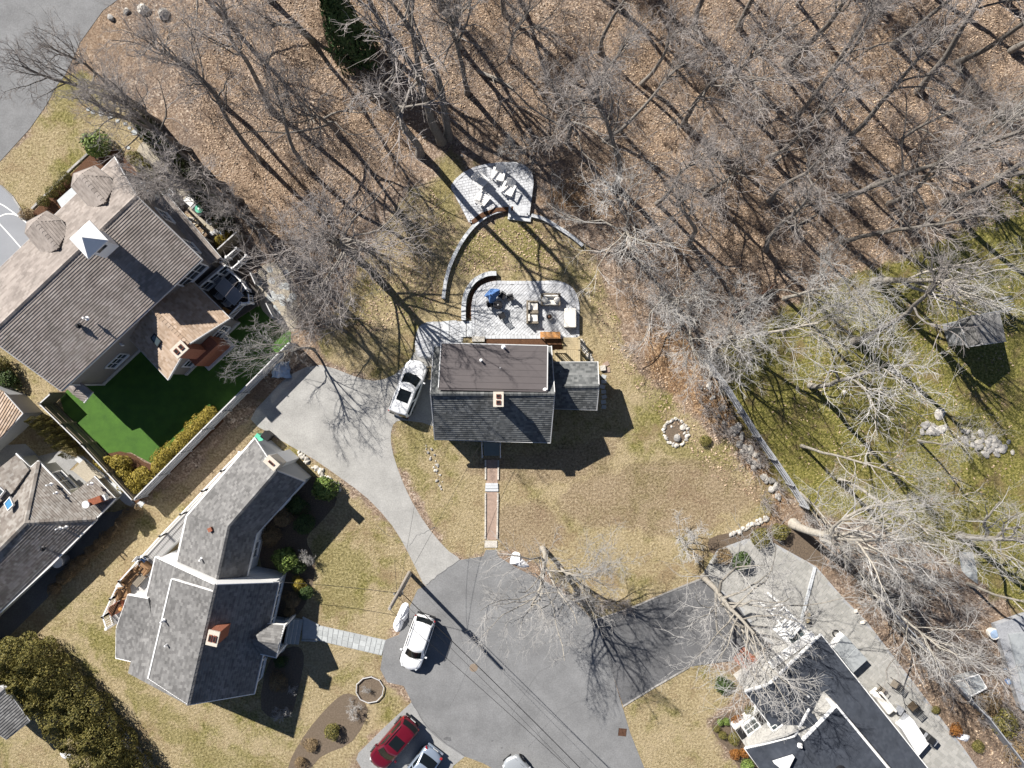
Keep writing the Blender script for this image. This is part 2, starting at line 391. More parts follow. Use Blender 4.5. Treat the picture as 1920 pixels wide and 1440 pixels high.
def attr_at(key, x, y):
    i = min(max(np.searchsorted(gx, x), 0), len(gx) - 1); j = min(max(np.searchsorted(gy, y), 0), len(gy) - 1)
    return float(A[key][j, i])
me = bpy.data.meshes.new('ground')
nx, ny = len(gx), len(gy)
co = np.stack([GX, GY, GZ], -1).reshape(-1, 3).astype(np.float32)
idx = np.arange(nx * ny).reshape(ny, nx)
quads = np.stack([idx[:-1, :-1], idx[:-1, 1:], idx[1:, 1:], idx[1:, :-1]], -1).reshape(-1, 4)
me.vertices.add(len(co)); me.vertices.foreach_set('co', co.ravel())
me.loops.add(quads.size); me.loops.foreach_set('vertex_index', quads.ravel().astype(np.int32))
me.polygons.add(len(quads)); me.polygons.foreach_set('loop_start', np.arange(0, quads.size, 4, dtype=np.int32))
me.update(calc_edges=True); me.shade_smooth()
for k, a in A.items():
    at = me.attributes.new(k, 'FLOAT', 'POINT'); at.data.foreach_set('value', a.ravel().astype(np.float32))

gm = bpy.data.materials.new('yard_ground'); gm.use_nodes = True
N = gm.node_tree.nodes; L = gm.node_tree.links; B = N['Principled BSDF']
B.inputs['Roughness'].default_value = .95; B.inputs['Specular IOR Level'].default_value = .1
geo = N.new('ShaderNodeNewGeometry')
def noise(scale, detail=4, rough=.6, dist=0):
    n = N.new('ShaderNodeTexNoise'); n.inputs['Scale'].default_value = scale; n.inputs['Detail'].default_value = detail
    n.inputs['Roughness'].default_value = rough; n.inputs['Distortion'].default_value = dist
    L.new(geo.outputs['Position'], n.inputs['Vector']); return n.outputs['Fac']
def ramp(fac, stops):
    r = N.new('ShaderNodeValToRGB'); e = r.color_ramp.elements
    e[0].position, e[0].color = stops[0][0], (*stops[0][1], 1); e[1].position, e[1].color = stops[-1][0], (*stops[-1][1], 1)
    for p_, c_ in stops[1:-1]:
        q = e.new(p_); q.color = (*c_, 1)
    L.new(fac, r.inputs[0]); return r.outputs[0]
def mix(f, a, b, mode='MIX'):
    m = N.new('ShaderNodeMix'); m.data_type = 'RGBA'; m.blend_type = mode
    if isinstance(f, float): m.inputs['Factor'].default_value = f
    else: L.new(f, m.inputs['Factor'])
    for k, s in (('A', a), ('B', b)):
        if isinstance(s, tuple): m.inputs[k].default_value = (*s, 1)
        else: L.new(s, m.inputs[k])
    return m.outputs['Result']
def maprange(f, a, b, c=0., d=1.):
    m = N.new('ShaderNodeMapRange'); m.interpolation_type = 'SMOOTHSTEP'
    L.new(f, m.inputs[0]); 
    for i, x in enumerate((a, b, c, d)): m.inputs[i + 1].default_value = x
    return m.outputs[0]
def math_(op, a, b):
    m = N.new('ShaderNodeMath'); m.operation = op
    for i, x in enumerate((a, b)):
        if isinstance(x, float): m.inputs[i].default_value = x
        else: L.new(x, m.inputs[i])
    return m.outputs[0]
def edge(key, nz, k=.9):
    a = N.new('ShaderNodeAttribute'); a.attribute_name = key
    return maprange(math_('ADD', a.outputs['Fac'], math_('MULTIPLY', math_('SUBTRACT', nz, .5), k)), .38, .62)
vor = N.new('ShaderNodeTexVoronoi'); vor.inputs['Scale'].default_value = 9.0; L.new(geo.outputs['Position'], vor.inputs['Vector'])
sepc = N.new('ShaderNodeSeparateColor'); L.new(vor.outputs['Color'], sepc.inputs[0])
leaf = ramp(sepc.outputs[0], [(0, (.125, .094, .074)), (.35, (.25, .185, .14)), (.7, (.385, .293, .225)), (.93, (.49, .395, .31)), (1, (.64, .55, .45))])
nbig = noise(.12, 5, .6); nmid = noise(.55, 4, .65, .4); nfine = noise(5.5, 3, .75); nvf = noise(15, 2, .7)
leaf = mix(maprange(nmid, .35, .7), leaf, mix(.75, leaf, (.17, .13, .105)))
leaf = mix(maprange(nbig, .42, .62), leaf, mix(.3, leaf, (.38, .25, .14)))
straw = ramp(nfine, [(.33, (.125, .092, .042)), (.44, (.265, .205, .112)), (.54, (.375, .297, .172)), (.66, (.54, .45, .295))])
straw = mix(maprange(nvf, .35, .7), straw, mix(.6, straw, (.48, .41, .25)))
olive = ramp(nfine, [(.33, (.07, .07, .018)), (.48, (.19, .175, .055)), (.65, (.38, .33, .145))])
lawn = mix(maprange(math_('ADD', math_('MULTIPLY', nbig, .6), math_('MULTIPLY', nmid, .5)), .53, .70), straw, olive)
worn = noise(.3, 4, .65)
pale = mix(maprange(worn, .5, .64), mix(maprange(worn, .48, .34), lawn, mix(.55, lawn, (.25, .175, .105))), mix(.35, lawn, (.47, .38, .25)))
lawn = pale
green = ramp(nfine, [(.33, (.06, .065, .016)), (.46, (.16, .155, .04)), (.56, (.265, .235, .072)), (.67, (.45, .39, .17))])
green = mix(maprange(nmid, .5, .68), green, mix(.75, green, (.22, .165, .085)))
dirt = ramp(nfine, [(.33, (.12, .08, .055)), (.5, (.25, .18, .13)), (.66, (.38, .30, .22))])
rust = ramp(sepc.outputs[1], [(0, (.14, .085, .05)), (.6, (.30, .19, .11)), (1, (.47, .33, .20))])
c = mix(edge('rust', nmid, 1.1), leaf, rust)
c = mix(edge('lawn', nmid), c, lawn)
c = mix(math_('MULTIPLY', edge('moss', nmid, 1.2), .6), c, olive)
c = mix(edge('green', nmid), c, green)
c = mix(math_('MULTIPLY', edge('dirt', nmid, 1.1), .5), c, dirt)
# stray leaves on the lawns
vor2 = N.new('ShaderNodeTexVoronoi'); vor2.inputs['Scale'].default_value = 5.0; L.new(geo.outputs['Position'], vor2.inputs['Vector'])
L.new(c, B.inputs['Base Color'])
bp = N.new('ShaderNodeBump'); bp.inputs['Strength'].default_value = 1.0; bp.inputs['Distance'].default_value = .13
hgt = math_('ADD', math_('MULTIPLY', nfine, .7), math_('ADD', math_('MULTIPLY', sepc.outputs[2], .45), math_('MULTIPLY', nvf, .5)))
L.new(hgt, bp.inputs['Height']); L.new(bp.outputs[0], B.inputs['Normal'])
me.materials.append(gm)
ground = bpy.data.objects.new('ground', me); COL.objects.link(ground); ground['kind'] = 'structure'

# ================================================================ ROADS, DRIVES, PATIOS (each a sheet with its own thickness)
def sheet(name, pts, m, z=.02, sm=4, parent=None):
    poly = smooth_line(pxpoly(pts), sm) if sm else pxpoly(pts)
    return struct(MB().prism(poly, -.25, z), name, m, parent)
sheet('road', [(-300, 470), (-80, 372), (0, 303), (57, 240), (87, 197), (107, 160), (123, 140), (150, 80), (193, 20), (227, -5), (300, -80), (330, -260), (-300, -260)], M['asphalt'], .02, 0)
cds = [(1330, 1800), (1240, 1520), (1208, 1440), (1182, 1375), (1166, 1322), (1148, 1262), (1130, 1195), (1112, 1165), (1090, 1140), (1040, 1100), (1000, 1080), (973, 1067), (935, 1044), (930, 1031), (911, 1031), (906, 1043), (862, 1050), (826, 1074), (800, 1098), (783, 1105), (765, 1145), (748, 1190), (722, 1200), (713, 1255), (726, 1279), (757, 1286), (769, 1310), (785, 1340), (800, 1366), (830, 1392), (866, 1416), (906, 1431), (960, 1460), (1050, 1800)]
sheet('road', cds, M['asphalt'], .018, 0)
sheet('driveway', [(864, 1052), (826, 1076), (800, 1100), (786, 1078), (762, 1030), (735, 985), (690, 935), (640, 897), (590, 862), (548, 838), (505, 812), (470, 786), (500, 746), (545, 702), (600, 684), (655, 702), (700, 714), (740, 702), (770, 672), (792, 645), (840, 640), (840, 790), (790, 792), (755, 788), (737, 796), (733, 830), (746, 880), (772, 940), (808, 996), (842, 1034)], M['drive'], .012, 2)
sheet('driveway', [(772, 1316), (718, 1366), (672, 1412), (668, 1424), (700, 1480), (830, 1480), (850, 1436), (872, 1418), (832, 1390), (802, 1364)], M['pad'], .013, 0)
sheet('driveway', [(1110, 1165), (1180, 1143), (1250, 1113), (1312, 1087), (1400, 1090), (1450, 1150), (1440, 1210), (1395, 1236), (1292, 1250), (1168, 1322), (1148, 1262), (1128, 1192)], M['blacktop'], .024, 0)
sheet('court', [(-120, 300), (0, 346), (22, 366), (50, 410), (70, 440), (120, 560), (20, 640), (-120, 640)], M['court'], .015, 0)
# white play lines on the court
def flat_line(pts, w, z, m, name, parent, sm=6):
    q = smooth_line([P2(*p) for p in pts], sm, False); rows = []
    for i, p in enumerate(q):
        a = q[max(i - 1, 0)]; b = q[min(i + 1, len(q) - 1)]
        d = Vector((b[0] - a[0], b[1] - a[1])).normalized(); s = Vector((-d.y, d.x)) * w / 2
        rows.append([(p[0] + s.x, p[1] + s.y, z), (p[0] - s.x, p[1] - s.y, z)])
    return MB().grid([[r[1] for r in rows], [r[0] for r in rows]]).build(name, m, parent)
court = bpy.data.objects['court']
flat_line([(-30, 372), (2, 383), (22, 396), (46, 414)], .09, .02, M['line'], 'line', court)
flat_line([(-30, 424), (0, 406), (16, 401), (34, 405), (50, 418)], .09, .024, M['line'], 'line', court)
flat_line([(-4, 416), (20, 442), (44, 470)], .09, .02, M['line'], 'line', court, 1)
flat_line([(52, 458), (44, 470), (34, 484)], .09, .024, M['line'], 'line', court)

# granite kerbs
def kerb(pts, label, w=.12, h=.06, name='kerb', m=None):
    m = m or M['rock']
    o = struct(MB(), name, m or M['granite']); bpy.data.objects.remove(o)
    root = bpy.data.objects.new(name, None); COL.objects.link(root); root['kind'] = 'structure'; FR[root] = Matrix.Identity(4)
    q = [Vector(P2(*p)) for p in pts]
    for a, b in zip(q[:-1], q[1:]):
        n = max(1, round((b - a).length / 1.1))
        for i in range(n):
            s = a + (b - a) * ((i + .012) / n); e = a + (b - a) * ((i + .988) / n)
            MB().beam((s.x, s.y, h / 2 - .05), (e.x, e.y, h / 2 - .05), w, h + .1).build('kerb_stone', m or M['granite'], root)
    return root
kerb([(1113, 1163), (1180, 1141), (1250, 1111), (1312, 1086)], 'k')
kerb([(1168, 1324), (1230, 1286), (1293, 1250)], 'k')
kerb([(57, 495), (108, 385), (165, 340), (170, 283)][0:0] or [(60, 392), (100, 352), (135, 316), (168, 286)], 'k', .16, .1)
kerb([(3, 348), (24, 368), (38, 390), (50, 414)], 'k', .12, .06)

# manhole, drain, cracks, yellow marks on the road
o = thing('manhole_cover', 'round rusty manhole cover set in the grey asphalt circle', 'manhole', P(888, 1252, .018))
MB().cyl((0, 0, -.05), .33, .055, 28).build('frame', M['manhole'], o, True)
q = MB().cyl((0, 0, 0), .28, .009, 24)
for i in range(-3, 4): q.box((i * .07, 0, .01), (.025, 2 * math.sqrt(.07 - (i * .07) ** 2), .006))
q.build('lid', M['manhole'], o, True)
o = thing('storm_drain', 'square rusty storm drain grate at the right edge of the road', 'drain', P(1167, 1373, .018), -.1)
MB().box((0, 0, -.1), (.66, .62, .2)).build('basin', M['dark'], o, True)
q = MB()
for i in range(6): q.box((-.27 + i * .108, 0, .006), (.05, .6, .03)); q.box((0, -.27 + i * .108, .004), (.6, .04, .025))
q.build('grate', M['iron'], o, True)
def crack(pts, name='crack'):
    q = []
    for a, b in zip(pts[:-1], pts[1:]):
        for i in range(5):
            t = i / 5; q.append((a[0] + (b[0] - a[0]) * t + R.uniform(-1.6, 1.6), a[1] + (b[1] - a[1]) * t + R.uniform(-1.6, 1.6)))
    q.append(pts[-1])
    return q
roads = [o for o in bpy.data.objects if o.name.startswith('driveway')]
flat_line(crack([(768, 1024), (783, 1004), (803, 995), (815, 988)]), .035, .0155, M['blacktop'], 'crack', roads[0], 1)
flat_line(crack([(640, 800), (662, 830), (690, 850), (700, 884)]), .02, .0155, M['pad'], 'crack', roads[0], 1)
flat_line(crack([(706, 985), (724, 1000), (760, 1018)]), .02, .0155, M['blacktop'], 'crack', roads[0], 1)
flat_line(crack([(800, 1098), (826, 1074), (862, 1050)]), .05, .022, M['blacktop'], 'seam', roads[0], 1)
flat_line(crack([(772, 1316), (802, 1364), (832, 1390), (872, 1418)]), .05, .022, M['blacktop'], 'seam', roads[1], 1)

road2 = [o for o in bpy.data.objects if o.name.startswith('road')][1]
for k_, (pts_, w_) in enumerate((([(900, 1090), (930, 1140), (1000, 1180), (1060, 1250)], .02), ([(800, 1120), (860, 1180), (880, 1250), (840, 1330)], .018), ([(900, 1280), (980, 1330), (1040, 1420)], .022), ([(1120, 1300), (1050, 1330), (990, 1400)], .018), ([(1090, 1180), (1060, 1230), (1010, 1260), (960, 1340)], .016))):
    flat_line(crack(pts_), w_, .0215 + k_ * .0003, M['blacktop'], 'crack', road2, 1)
# sealed patches and stains
for px_, py_, r_, m_ in ((840, 1385, .3, 'blacktop'), (923, 1389, .1, 'blacktop'), (941, 1402, .09, 'blacktop')):
    c_ = P(px_, py_); MB().poly([(c_.x + r_ * (1 + .3 * math.sin(3 * a + px_)) * math.cos(a), c_.y + r_ * .6 * (1 + .25 * math.sin(2 * a + py_)) * math.sin(a), .0235) for a in [2 * math.pi * i / 18 for i in range(18)]]).build('patch', M[m_], road2)
# ================================================================ ROOFS AND WALLS
def fit(pts):
    a = np.array([[p.x, p.y, 1] for p in pts]); z = np.array([p.z for p in pts])
    s = np.linalg.lstsq(a, z, rcond=None)[0]; return s
def roof_plane(parent, pts, m, course=.2, lip=.045, thick=.16, name='roof_slope', raw=False, cut=None):
    """a roof slope: stepped courses of shingles over a slab. pts: (px, py, h) or points"""
    w = [p if raw else P(*p) for p in pts]
    a, b, c = fit(w); zf = lambda x, y: a * x + b * y + c
    poly = [(p.x, p.y) for p in w]
    area = sum(poly[i][0] * poly[(i + 1) % len(poly)][1] - poly[(i + 1) % len(poly)][0] * poly[i][1] for i in range(len(poly)))
    if area < 0: poly = poly[::-1]
    g = math.hypot(a, b); mb = MB(); mb.uv = []
    if g < .02 or not course:
        mb.poly([(x, y, zf(x, y)) for x, y in poly]); mb.uv = [(x, y) for x, y in poly]
    else:
        dx, dy = -a / g, -b / g                     # downhill
        run = course / math.sqrt(1 + g * g)         # horizontal run of one course
        ds = [dx * x + dy * y for x, y in poly]; d0, d1 = min(ds), max(ds)
        sl = math.sqrt(1 + g * g); n = max(1, math.ceil((d1 - d0) / run))
        for i in range(n):
            lo = d0 + i * run; hi = min(lo + run, d1)
            q = clip2(clip2(poly, dx, dy, lo), -dx, -dy, -hi)
            if len(q) < 3: continue
            base = len(mb.v); vs = []
            for x, y in q:
                t = (dx * x + dy * y - lo) / run
                vs.append((x, y, zf(x, y) + lip * t)); mb.uv.append((-dy * x + dx * y, -(i + min(max(t, .01), .99)) * course))
            mb.add(vs, [tuple(range(len(q)))])
            low = [k for k, (x, y) in enumerate(q) if dx * x + dy * y > hi - 1e-6]
            if len(low) == 2:                        # the butt edge of the course
                k0, k1 = low
                if (k1 - k0) != 1: k0, k1 = k1, k0
                A_, B_ = vs[k0], vs[k1]; bb = len(mb.v)
                mb.add([A_, B_, (B_[0], B_[1], B_[2] - lip), (A_[0], A_[1], A_[2] - lip)], [(1, 0, 3, 2)])
                mb.uv += [(-dy * v[0] + dx * v[1], -(i + .95) * course) for v in (A_, B_, B_, A_)]
    n = len(poly); bt = [(x, y, zf(x, y) - thick) for x, y in poly]; tp = [(x, y, zf(x, y)) for x, y in poly]
    k = len(mb.v); mb.add(bt + tp, [tuple(range(n - 1, -1, -1))] + [(i, (i + 1) % n, n + (i + 1) % n, n + i) for i in range(n)])
    mb.uv += [(0, 0)] * (2 * n)
    return mb.build(name, m, parent)
def fascia(parent, pts, m, w=.1, t=.2, drop=.06, raw=False, name='fascia', lift=0.0):
    q = [p if raw else P(*p) for p in pts]; mb = MB()
    for a, b in zip(q[:-1], q[1:]):
        mb.beam(a - Vector((0, 0, drop)), b - Vector((0, 0, drop)), w, t)
    return mb.build(name, m, parent)
def ridge_cap(parent, a, b, m, raw=False, w=.3):
    a = a if raw else P(*a); b = b if raw else P(*b); mb = MB(); mb.uv = []
    d = (b - a); n = max(1, int(d.length / .3)); side = d.cross(Vector((0, 0, 1))).normalized() * w / 2
    for i in range(n):
        s = a + d * (i / n); e = a + d * ((i + 1) / n); u = Vector((0, 0, .055)); l = Vector((0, 0, .02))
        mb.add([s + side - u * 1.2, s + l * 1.6, s - side - u * 1.2, e + side - u * 1.2 + l, e + l * 2.6, e - side - u * 1.2 + l], [(0, 1, 4, 3), (1, 2, 5, 4), (3, 4, 5), (2, 1, 0)])
        mb.uv += [(i * .34 + k * .02, 3.3) for k in range(6)]
    return mb.build('ridge_cap', m, parent)
def wall_face(parent, pts, m, name='wall', thick=.15):
    """a wall from its outline: vertical polygon pts (points), thickened inwards"""
    p0 = pts[0]; n = None
    for i in range(1, len(pts) - 1):
        c = (pts[i] - p0).cross(pts[i + 1] - p0)
        if c.length > 1e-4: n = c.normalized(); break
    k = len(pts); vs = list(pts) + [p - n * thick for p in pts]
    return MB().add(vs, [tuple(range(k)), tuple(range(2 * k - 1, k - 1, -1))] + [(i, k + i, k + (i + 1) % k, (i + 1) % k) for i in range(k)]).build(name, m, parent)
def gable(parent, E1, E2, RG, rm, wm, fm, over=.3, z0=0.0, course=.2, rakes=(1, 1), walls=True, caps=True, planes=(1, 1), lip=.045):
    """gabled block. E1=(a,b) eave line one, E2=(a,b) eave line two, RG=(a,b) ridge; all (px,py,h)"""
    e1 = [P(*p) for p in E1]; e2 = [P(*p) for p in E2]; r = [P(*p) for p in RG]
    out = {}
    if planes[0]: out['s1'] = roof_plane(parent, [e1[0], e1[1], r[1], r[0]], rm, course, lip, raw=True)
    if planes[1]: out['s2'] = roof_plane(parent, [e2[0], r[0], r[1], e2[1]], rm, course, lip, raw=True)
    if caps: ridge_cap(parent, r[0] + Vector((0, 0, .06)), r[1] + Vector((0, 0, .06)), rm, True)
    if fm:
        for e, k in ((e1, 0), (e2, 1)):
            if planes[k]: fascia(parent, [e[0], e[1]], fm, .1, .16, .1, True)
        for k in (0, 1):
            if rakes[k]:
                if planes[0]: fascia(parent, [e1[k], r[k]], fm, .07, .22, .09, True, 'rake_board')
                if planes[1]: fascia(parent, [r[k], e2[k]], fm, .07, .22, .09, True, 'rake_board')
    if walls:
        cen = (e1[0] + e1[1] + e2[0] + e2[1]) / 4
        def ins(p, q1, q2, zdrop):
            d1 = (q1 - p); d1.z = 0; d2 = (q2 - p); d2.z = 0
            q = p + d1.normalized() * over + d2.normalized() * over; return q
        c1a = ins(e1[0], e1[1], e2[0], 0); c1b = ins(e1[1], e1[0], e2[1], 0); c2a = ins(e2[0], e2[1], e1[0], 0); c2b = ins(e2[1], e2[0], e1[1], 0)
        s1 = (r[0].z - e1[0].z); 
        def top(p, k=.1): q = p.copy(); q.z = p.z - .02; return q
        base = lambda p: Vector((p.x, p.y, z0))
        def between(A_, B_): return A_
        out['w'] = {}
        def mk(key, pts):
            # orient outwards
            n = None
            for i in range(1, len(pts) - 1):
                c = (pts[i] - pts[0]).cross(pts[i + 1] - pts[0])
                if c.length > 1e-4: n = c; break
            mid = sum(pts, Vector()) / len(pts)
            if n.dot(mid - Vector((cen.x, cen.y, mid.z))) < 0: pts = pts[::-1]
            out['w'][key] = (pts, wall_face(parent, pts, wm))
        mk('s1', [base(c1a), base(c1b), top(c1b), top(c1a)]); mk('s2', [base(c2a), base(c2b), top(c2b), top(c2a)])
        for k, key, a_, b_ in ((0, 'ea', c1a, c2a), (1, 'eb', c1b, c2b)):
            # the gable top lies under the ridge
            d = (b_ - a_); d.z = 0; L_ = d.length; d.normalize(); rr = r[k]
            t = max(.02, min(.98, ((rr - a_).dot(d)) / L_))
            pk = a_ + d * (t * L_); pk.z = rr.z - .12
            mk(key, [base(a_), base(b_), top(b_), pk, top(a_)])
        out['corners'] = (c1a, c1b, c2a, c2b)
    return out
def window(parent, a, b, t, z0, z1, w, out=None, m=None, fm=None, panes=2, name='window'):
    """window on the wall running from a to b (points), centred at fraction t"""
    a = Vector((a[0], a[1], 0)); b = Vector((b[0], b[1], 0)); d = (b - a).normalized(); nrm = Vector((d.y, -d.x, 0))
    if out is not None and nrm.dot(Vector((out[0], out[1], 0))) < 0: nrm = -nrm
    c = a + (b - a) * t; fm = fm or M['white']; f = MB(); T = .09
    l = c - d * w / 2; r_ = c + d * w / 2; o = nrm * .03
    for p in (l, r_): f.beam(p + o + Vector((0, 0, z0 - T)), p + o + Vector((0, 0, z1 + T)), .1, T)
    for z in (z0 - T / 2, z1 + T / 2): f.beam(l + o + Vector((0, 0, z)), r_ + o + Vector((0, 0, z)), .095, T)
    for i in range(1, panes):
        q = l + (r_ - l) * (i / panes); f.beam(q + o * .7 + Vector((0, 0, z0)), q + o * .7 + Vector((0, 0, z1)), .05, .04)
    f.beam(l + o * .7 + Vector((0, 0, (z0 + z1) / 2)), r_ + o * .7 + Vector((0, 0, (z0 + z1) / 2)), .055, .035)
    W = f.build(name, fm, parent)
    for i in range(panes):
        q0 = l + (r_ - l) * (i / panes); q1 = l + (r_ - l) * ((i + 1) / panes); e = nrm * .012
        MB().poly([q0 + e + Vector((0, 0, z0)), q1 + e + Vector((0, 0, z0)), q1 + e + Vector((0, 0, z1)), q0 + e + Vector((0, 0, z1))]).build('pane', m or M['glass'], W)
    f = MB().beam(l + nrm * .07 + Vector((0, 0, z0 - T)), r_ + nrm * .07 + Vector((0, 0, z0 - T)), .16, .05).build('sill', fm, W)
    return W
def vent_pipe(parent, px, py, h, ht=.45, r=.06, m=None, name='vent_pipe'):
    p = P(px, py, h); mb = MB().cyl((p.x, p.y, h - .25), r, ht + .25, 10); mb.cyl((p.x, p.y, h + .0), r * 2.3, .05, 12, r * 1.4)
    return mb.build(name, m or M['whitevinyl'], parent)
def skylight(parent, pts, m_frame, m_glass, up=.14, k=.16):
    """pts: four corners on the roof (px,py,h)"""
    q = [P(*p) for p in pts]; n = (q[1] - q[0]).cross(q[3] - q[0]).normalized()
    if n.z < 0: n = -n
    c = sum(q, Vector()) / 4; o = [p + n * up for p in q]; i_ = [p + (c - p) * k + n * (up + .003) for p in q]; low = [p - n * .1 for p in q]
    inn = [p + (c - p) * k + n * (up - .03) for p in q]
    f = MB().add(low + o + i_ + inn, [(a, (a + 1) % 4, 4 + (a + 1) % 4, 4 + a) for a in range(4)] + [(4 + a, 4 + (a + 1) % 4, 8 + (a + 1) % 4, 8 + a) for a in range(4)] + [(8 + a, 8 + (a + 1) % 4, 12 + (a + 1) % 4, 12 + a) for a in range(4)])
    s = f.build('skylight', m_frame, parent)
    MB().poly(inn).build('pane', m_glass, s)
    return s
def chimney(parent, c, w, d, z0, z1, rz, m, cap, flues=2, name='chimney'):
    ch = MB().box((c[0], c[1], (z0 + z1) / 2), (w, d, z1 - z0), rz).build(name, m, parent)
    MB().box((c[0], c[1], z1 + .06), (w + .12, d + .12, .12), rz).build('cap', cap, ch)
    ux = Vector((math.cos(rz), math.sin(rz))); uy = Vector((-ux.y, ux.x))
    for i in range(flues):
        t = (i - (flues - 1) / 2) * d * .46; p = (c[0] + uy.x * t, c[1] + uy.y * t)
        MB().box((p[0], p[1], z1 + .16), (w * .5, d * .3, .1), rz).build('flue', M['flue'], ch)
        MB().box((p[0], p[1], z1 + .208), (w * .38, d * .22, .01), rz).build('flue_opening', M['dark'], ch)
    return ch
def railing(parent, pts, h=.95, m=None, posts=True, name='railing', z0=0.0, gap=.13, cap=.09, raw=False):
    m = m or M['whitevinyl']; q = pts if raw else [P(*p) for p in pts]
    mb = MB()
    for a, b in zip(q[:-1], q[1:]):
        u = Vector((0, 0, h)); mb.beam(a + u, b + u, cap, .05); mb.beam(a + u * .1, b + u * .1, .05, .05)
        n = max(1, int((b - a).length / gap))
        for i in range(1, n):
            s = a + (b - a) * (i / n); mb.beam(s + u * .1, s + u * .97, .035, .035)
    r_ = mb.build(name, m, parent)
    if posts:
        for p in q:
            MB().box((p.x, p.y, p.z + h / 2), (.13, .13, h + .16)).box((p.x, p.y, p.z + h + .1), (.19, .19, .06), 0, .8).build('post', m, r_)
    return r_
# ================================================================ MAIN HOUSE (centre)
o = thing('house', 'grey shingled house with brown flat dormer and brick front path in the centre', 'house', P(925, 745))
main = o
RA, RB = (807, 738, 5.55), (1040, 738, 5.55)
g = gable(o, ((815, 824, 2.8), (1032, 830, 2.8)), ((813, 650, 2.8), (1034, 650, 2.8)), (RA, RB), M['sh_green'], M['greenside'], M['trim'], .25)
# rear shed dormer with a membrane roof
dm = [(827, 643, 5.0), (1027, 648, 5.0), (1026, 731, 5.62), (822, 727, 5.62)]
roof_plane(o, dm, M['membrane'], 0, name='dormer_roof', thick=.14)
w = [P(*p) for p in dm]
zz = lambda p, z: Vector((p.x, p.y, z))
n_in = Vector((0, -.15, 0)); 
wall_face(o, [zz(w[1] + Vector((-.12, -.2, 0)), 2.7), zz(w[0] + Vector((.12, -.2, 0)), 2.7), zz(w[0] + Vector((.12, -.2, 0)), 4.9), zz(w[1] + Vector((-.12, -.2, 0)), 4.9)], M['greenside'])
for a, b, s in ((w[0], w[3], .14), (w[1], w[2], -.14)):
    q = [zz(a + Vector((s, -.2, 0)), 2.7), zz(b + Vector((s, 0, 0)), 2.7), zz(b + Vector((s, 0, 0)), 5.5), zz(a + Vector((s, -.2, 0)), 4.9)]
    wall_face(o, q if s < 0 else q[::-1], M['greenside'])
fascia(o, [dm[0], dm[1]], M['trim'], .07, .2, .06); fascia(o, [dm[0], dm[3]], M['trim'], .07, .2, .05); fascia(o, [dm[1], dm[2]], M['trim'], .07, .2, .05)
fascia(o, [(822, 729.5, 5.62), (1026, 733.5, 5.62)], M['membrane'], .12, .12, .0, name='flashing')
mb = MB()
for i in range(1, 7):                               # seams of the membrane
    t = i / 7; a = w[0] + (w[3] - w[0]) * t; b = w[1] + (w[2] - w[1]) * t
    mb.beam(a + Vector((.1, 0, .006)), b + Vector((-.1, 0, .006)), .05, .012)
mb.build('membrane_seams', M['membrane'], o)
for i, (t0, ww) in enumerate(((.15, 1.1), (.5, 1.1), (.82, .9))):
    window(o, w[0] + Vector((0, -.2, 0)), w[1] + Vector((0, -.2, 0)), t0, 3.4, 4.5, ww, (0, 1))
vent_pipe(o, 944, 651, 5.05, .5, .075); vent_pipe(o, 902, 676, 5.2, .45, .065)
vent_pipe(o, 938, 690, 5.3, .05, .03); vent_pipe(o, 1022, 731, 5.62, .12, .07)
c = P(934.5, 748.5, 6.55)
chimney(o, (c.x, c.y), .62, .95, 4.4, 6.5, 0, M['mortarcap'], M['mortarcap'])
# windows and door on the front
g1, g2 = g['corners'][0], g['corners'][1]
for t0 in (.2, .8): window(o, g1, g2, t0, .9, 2.1, 1.3, (0, -1))
fr = g1 + (g2 - g1) * .485
MB().box((fr.x, fr.y - .03, 1.25), (.95, .08, 2.05)).build('front_door', M['white'], o)
ga = g['corners']
for t0 in (.3, .7):
    window(o, ga[1], ga[3], t0, 1.0, 2.2, .9, (1, 0)); window(o, ga[0], ga[2], t0, 1.0, 2.2, .9, (-1, 0))
# lower block on the right
gx_ = gable(o, ((1034, 766, 2.6), (1119, 768.5, 2.6)), ((1034, 679, 2.6), (1121, 679, 2.6)), ((1030, 724, 3.75), (1123, 724, 3.75)), M['sh_green'], M['greenside'], M['trim'], .2, rakes=(0, 1))
vent_pipe(o, 1051, 697, 3.05, .3, .03, M['metal'])
gc = gx_['corners']; window(o, gc[1], gc[3], .5, .9, 2.0, 1.1, (1, 0)); window(o, gc[0], gc[1], .55, .9, 2.0, 1.2, (0, -1))
# side entry on the left
a = P(806, 700); MB().box((a.x + .35, a.y, .25), (.8, 1.1, .5)).build('side_stoop', M['deckwood'], o)
for dy in (-.45, .45): MB().beam((a.x, a.y + dy, .5), (a.x, a.y + dy, 1.4), .09, .09).beam((a.x, a.y + dy, 1.4), (a.x + .7, a.y + dy, 1.4), .07, .07).build('stoop_rail', M['deckwood'], o)

# front stoop with steps and rails
o = thing('front_stairs', 'dark wooden front stairs with grey rails below the centre house', 'stairs', P(922, 842))
a = P(922, 833); 
mb = MB()
for i in range(5): mb.box((a.x, a.y + .1 - i * .22, .9 - i * .18 - .25), (1.25, .24, .5))
mb.build('treads', M['greenside'], o)
MB().box((a.x, a.y + .75, .45), (1.35, 1.1, .9)).build('landing', M['greenside'], o)
for s in (-.72, .72):
    MB().beam((a.x + s, a.y + 1.2, 1.85), (a.x + s, a.y + .1, 1.85), .07, .07).beam((a.x + s, a.y + .1, 1.85), (a.x + s, a.y - .95, 1.0), .07, .07).build('handrail', M['trim'], o)
    for y, z in ((.1, 1.88), (-.95, 1.03)): MB().beam((a.x + s, a.y + y, 0), (a.x + s, a.y + y, z), .1, .1).build('post', M['trim'], o)

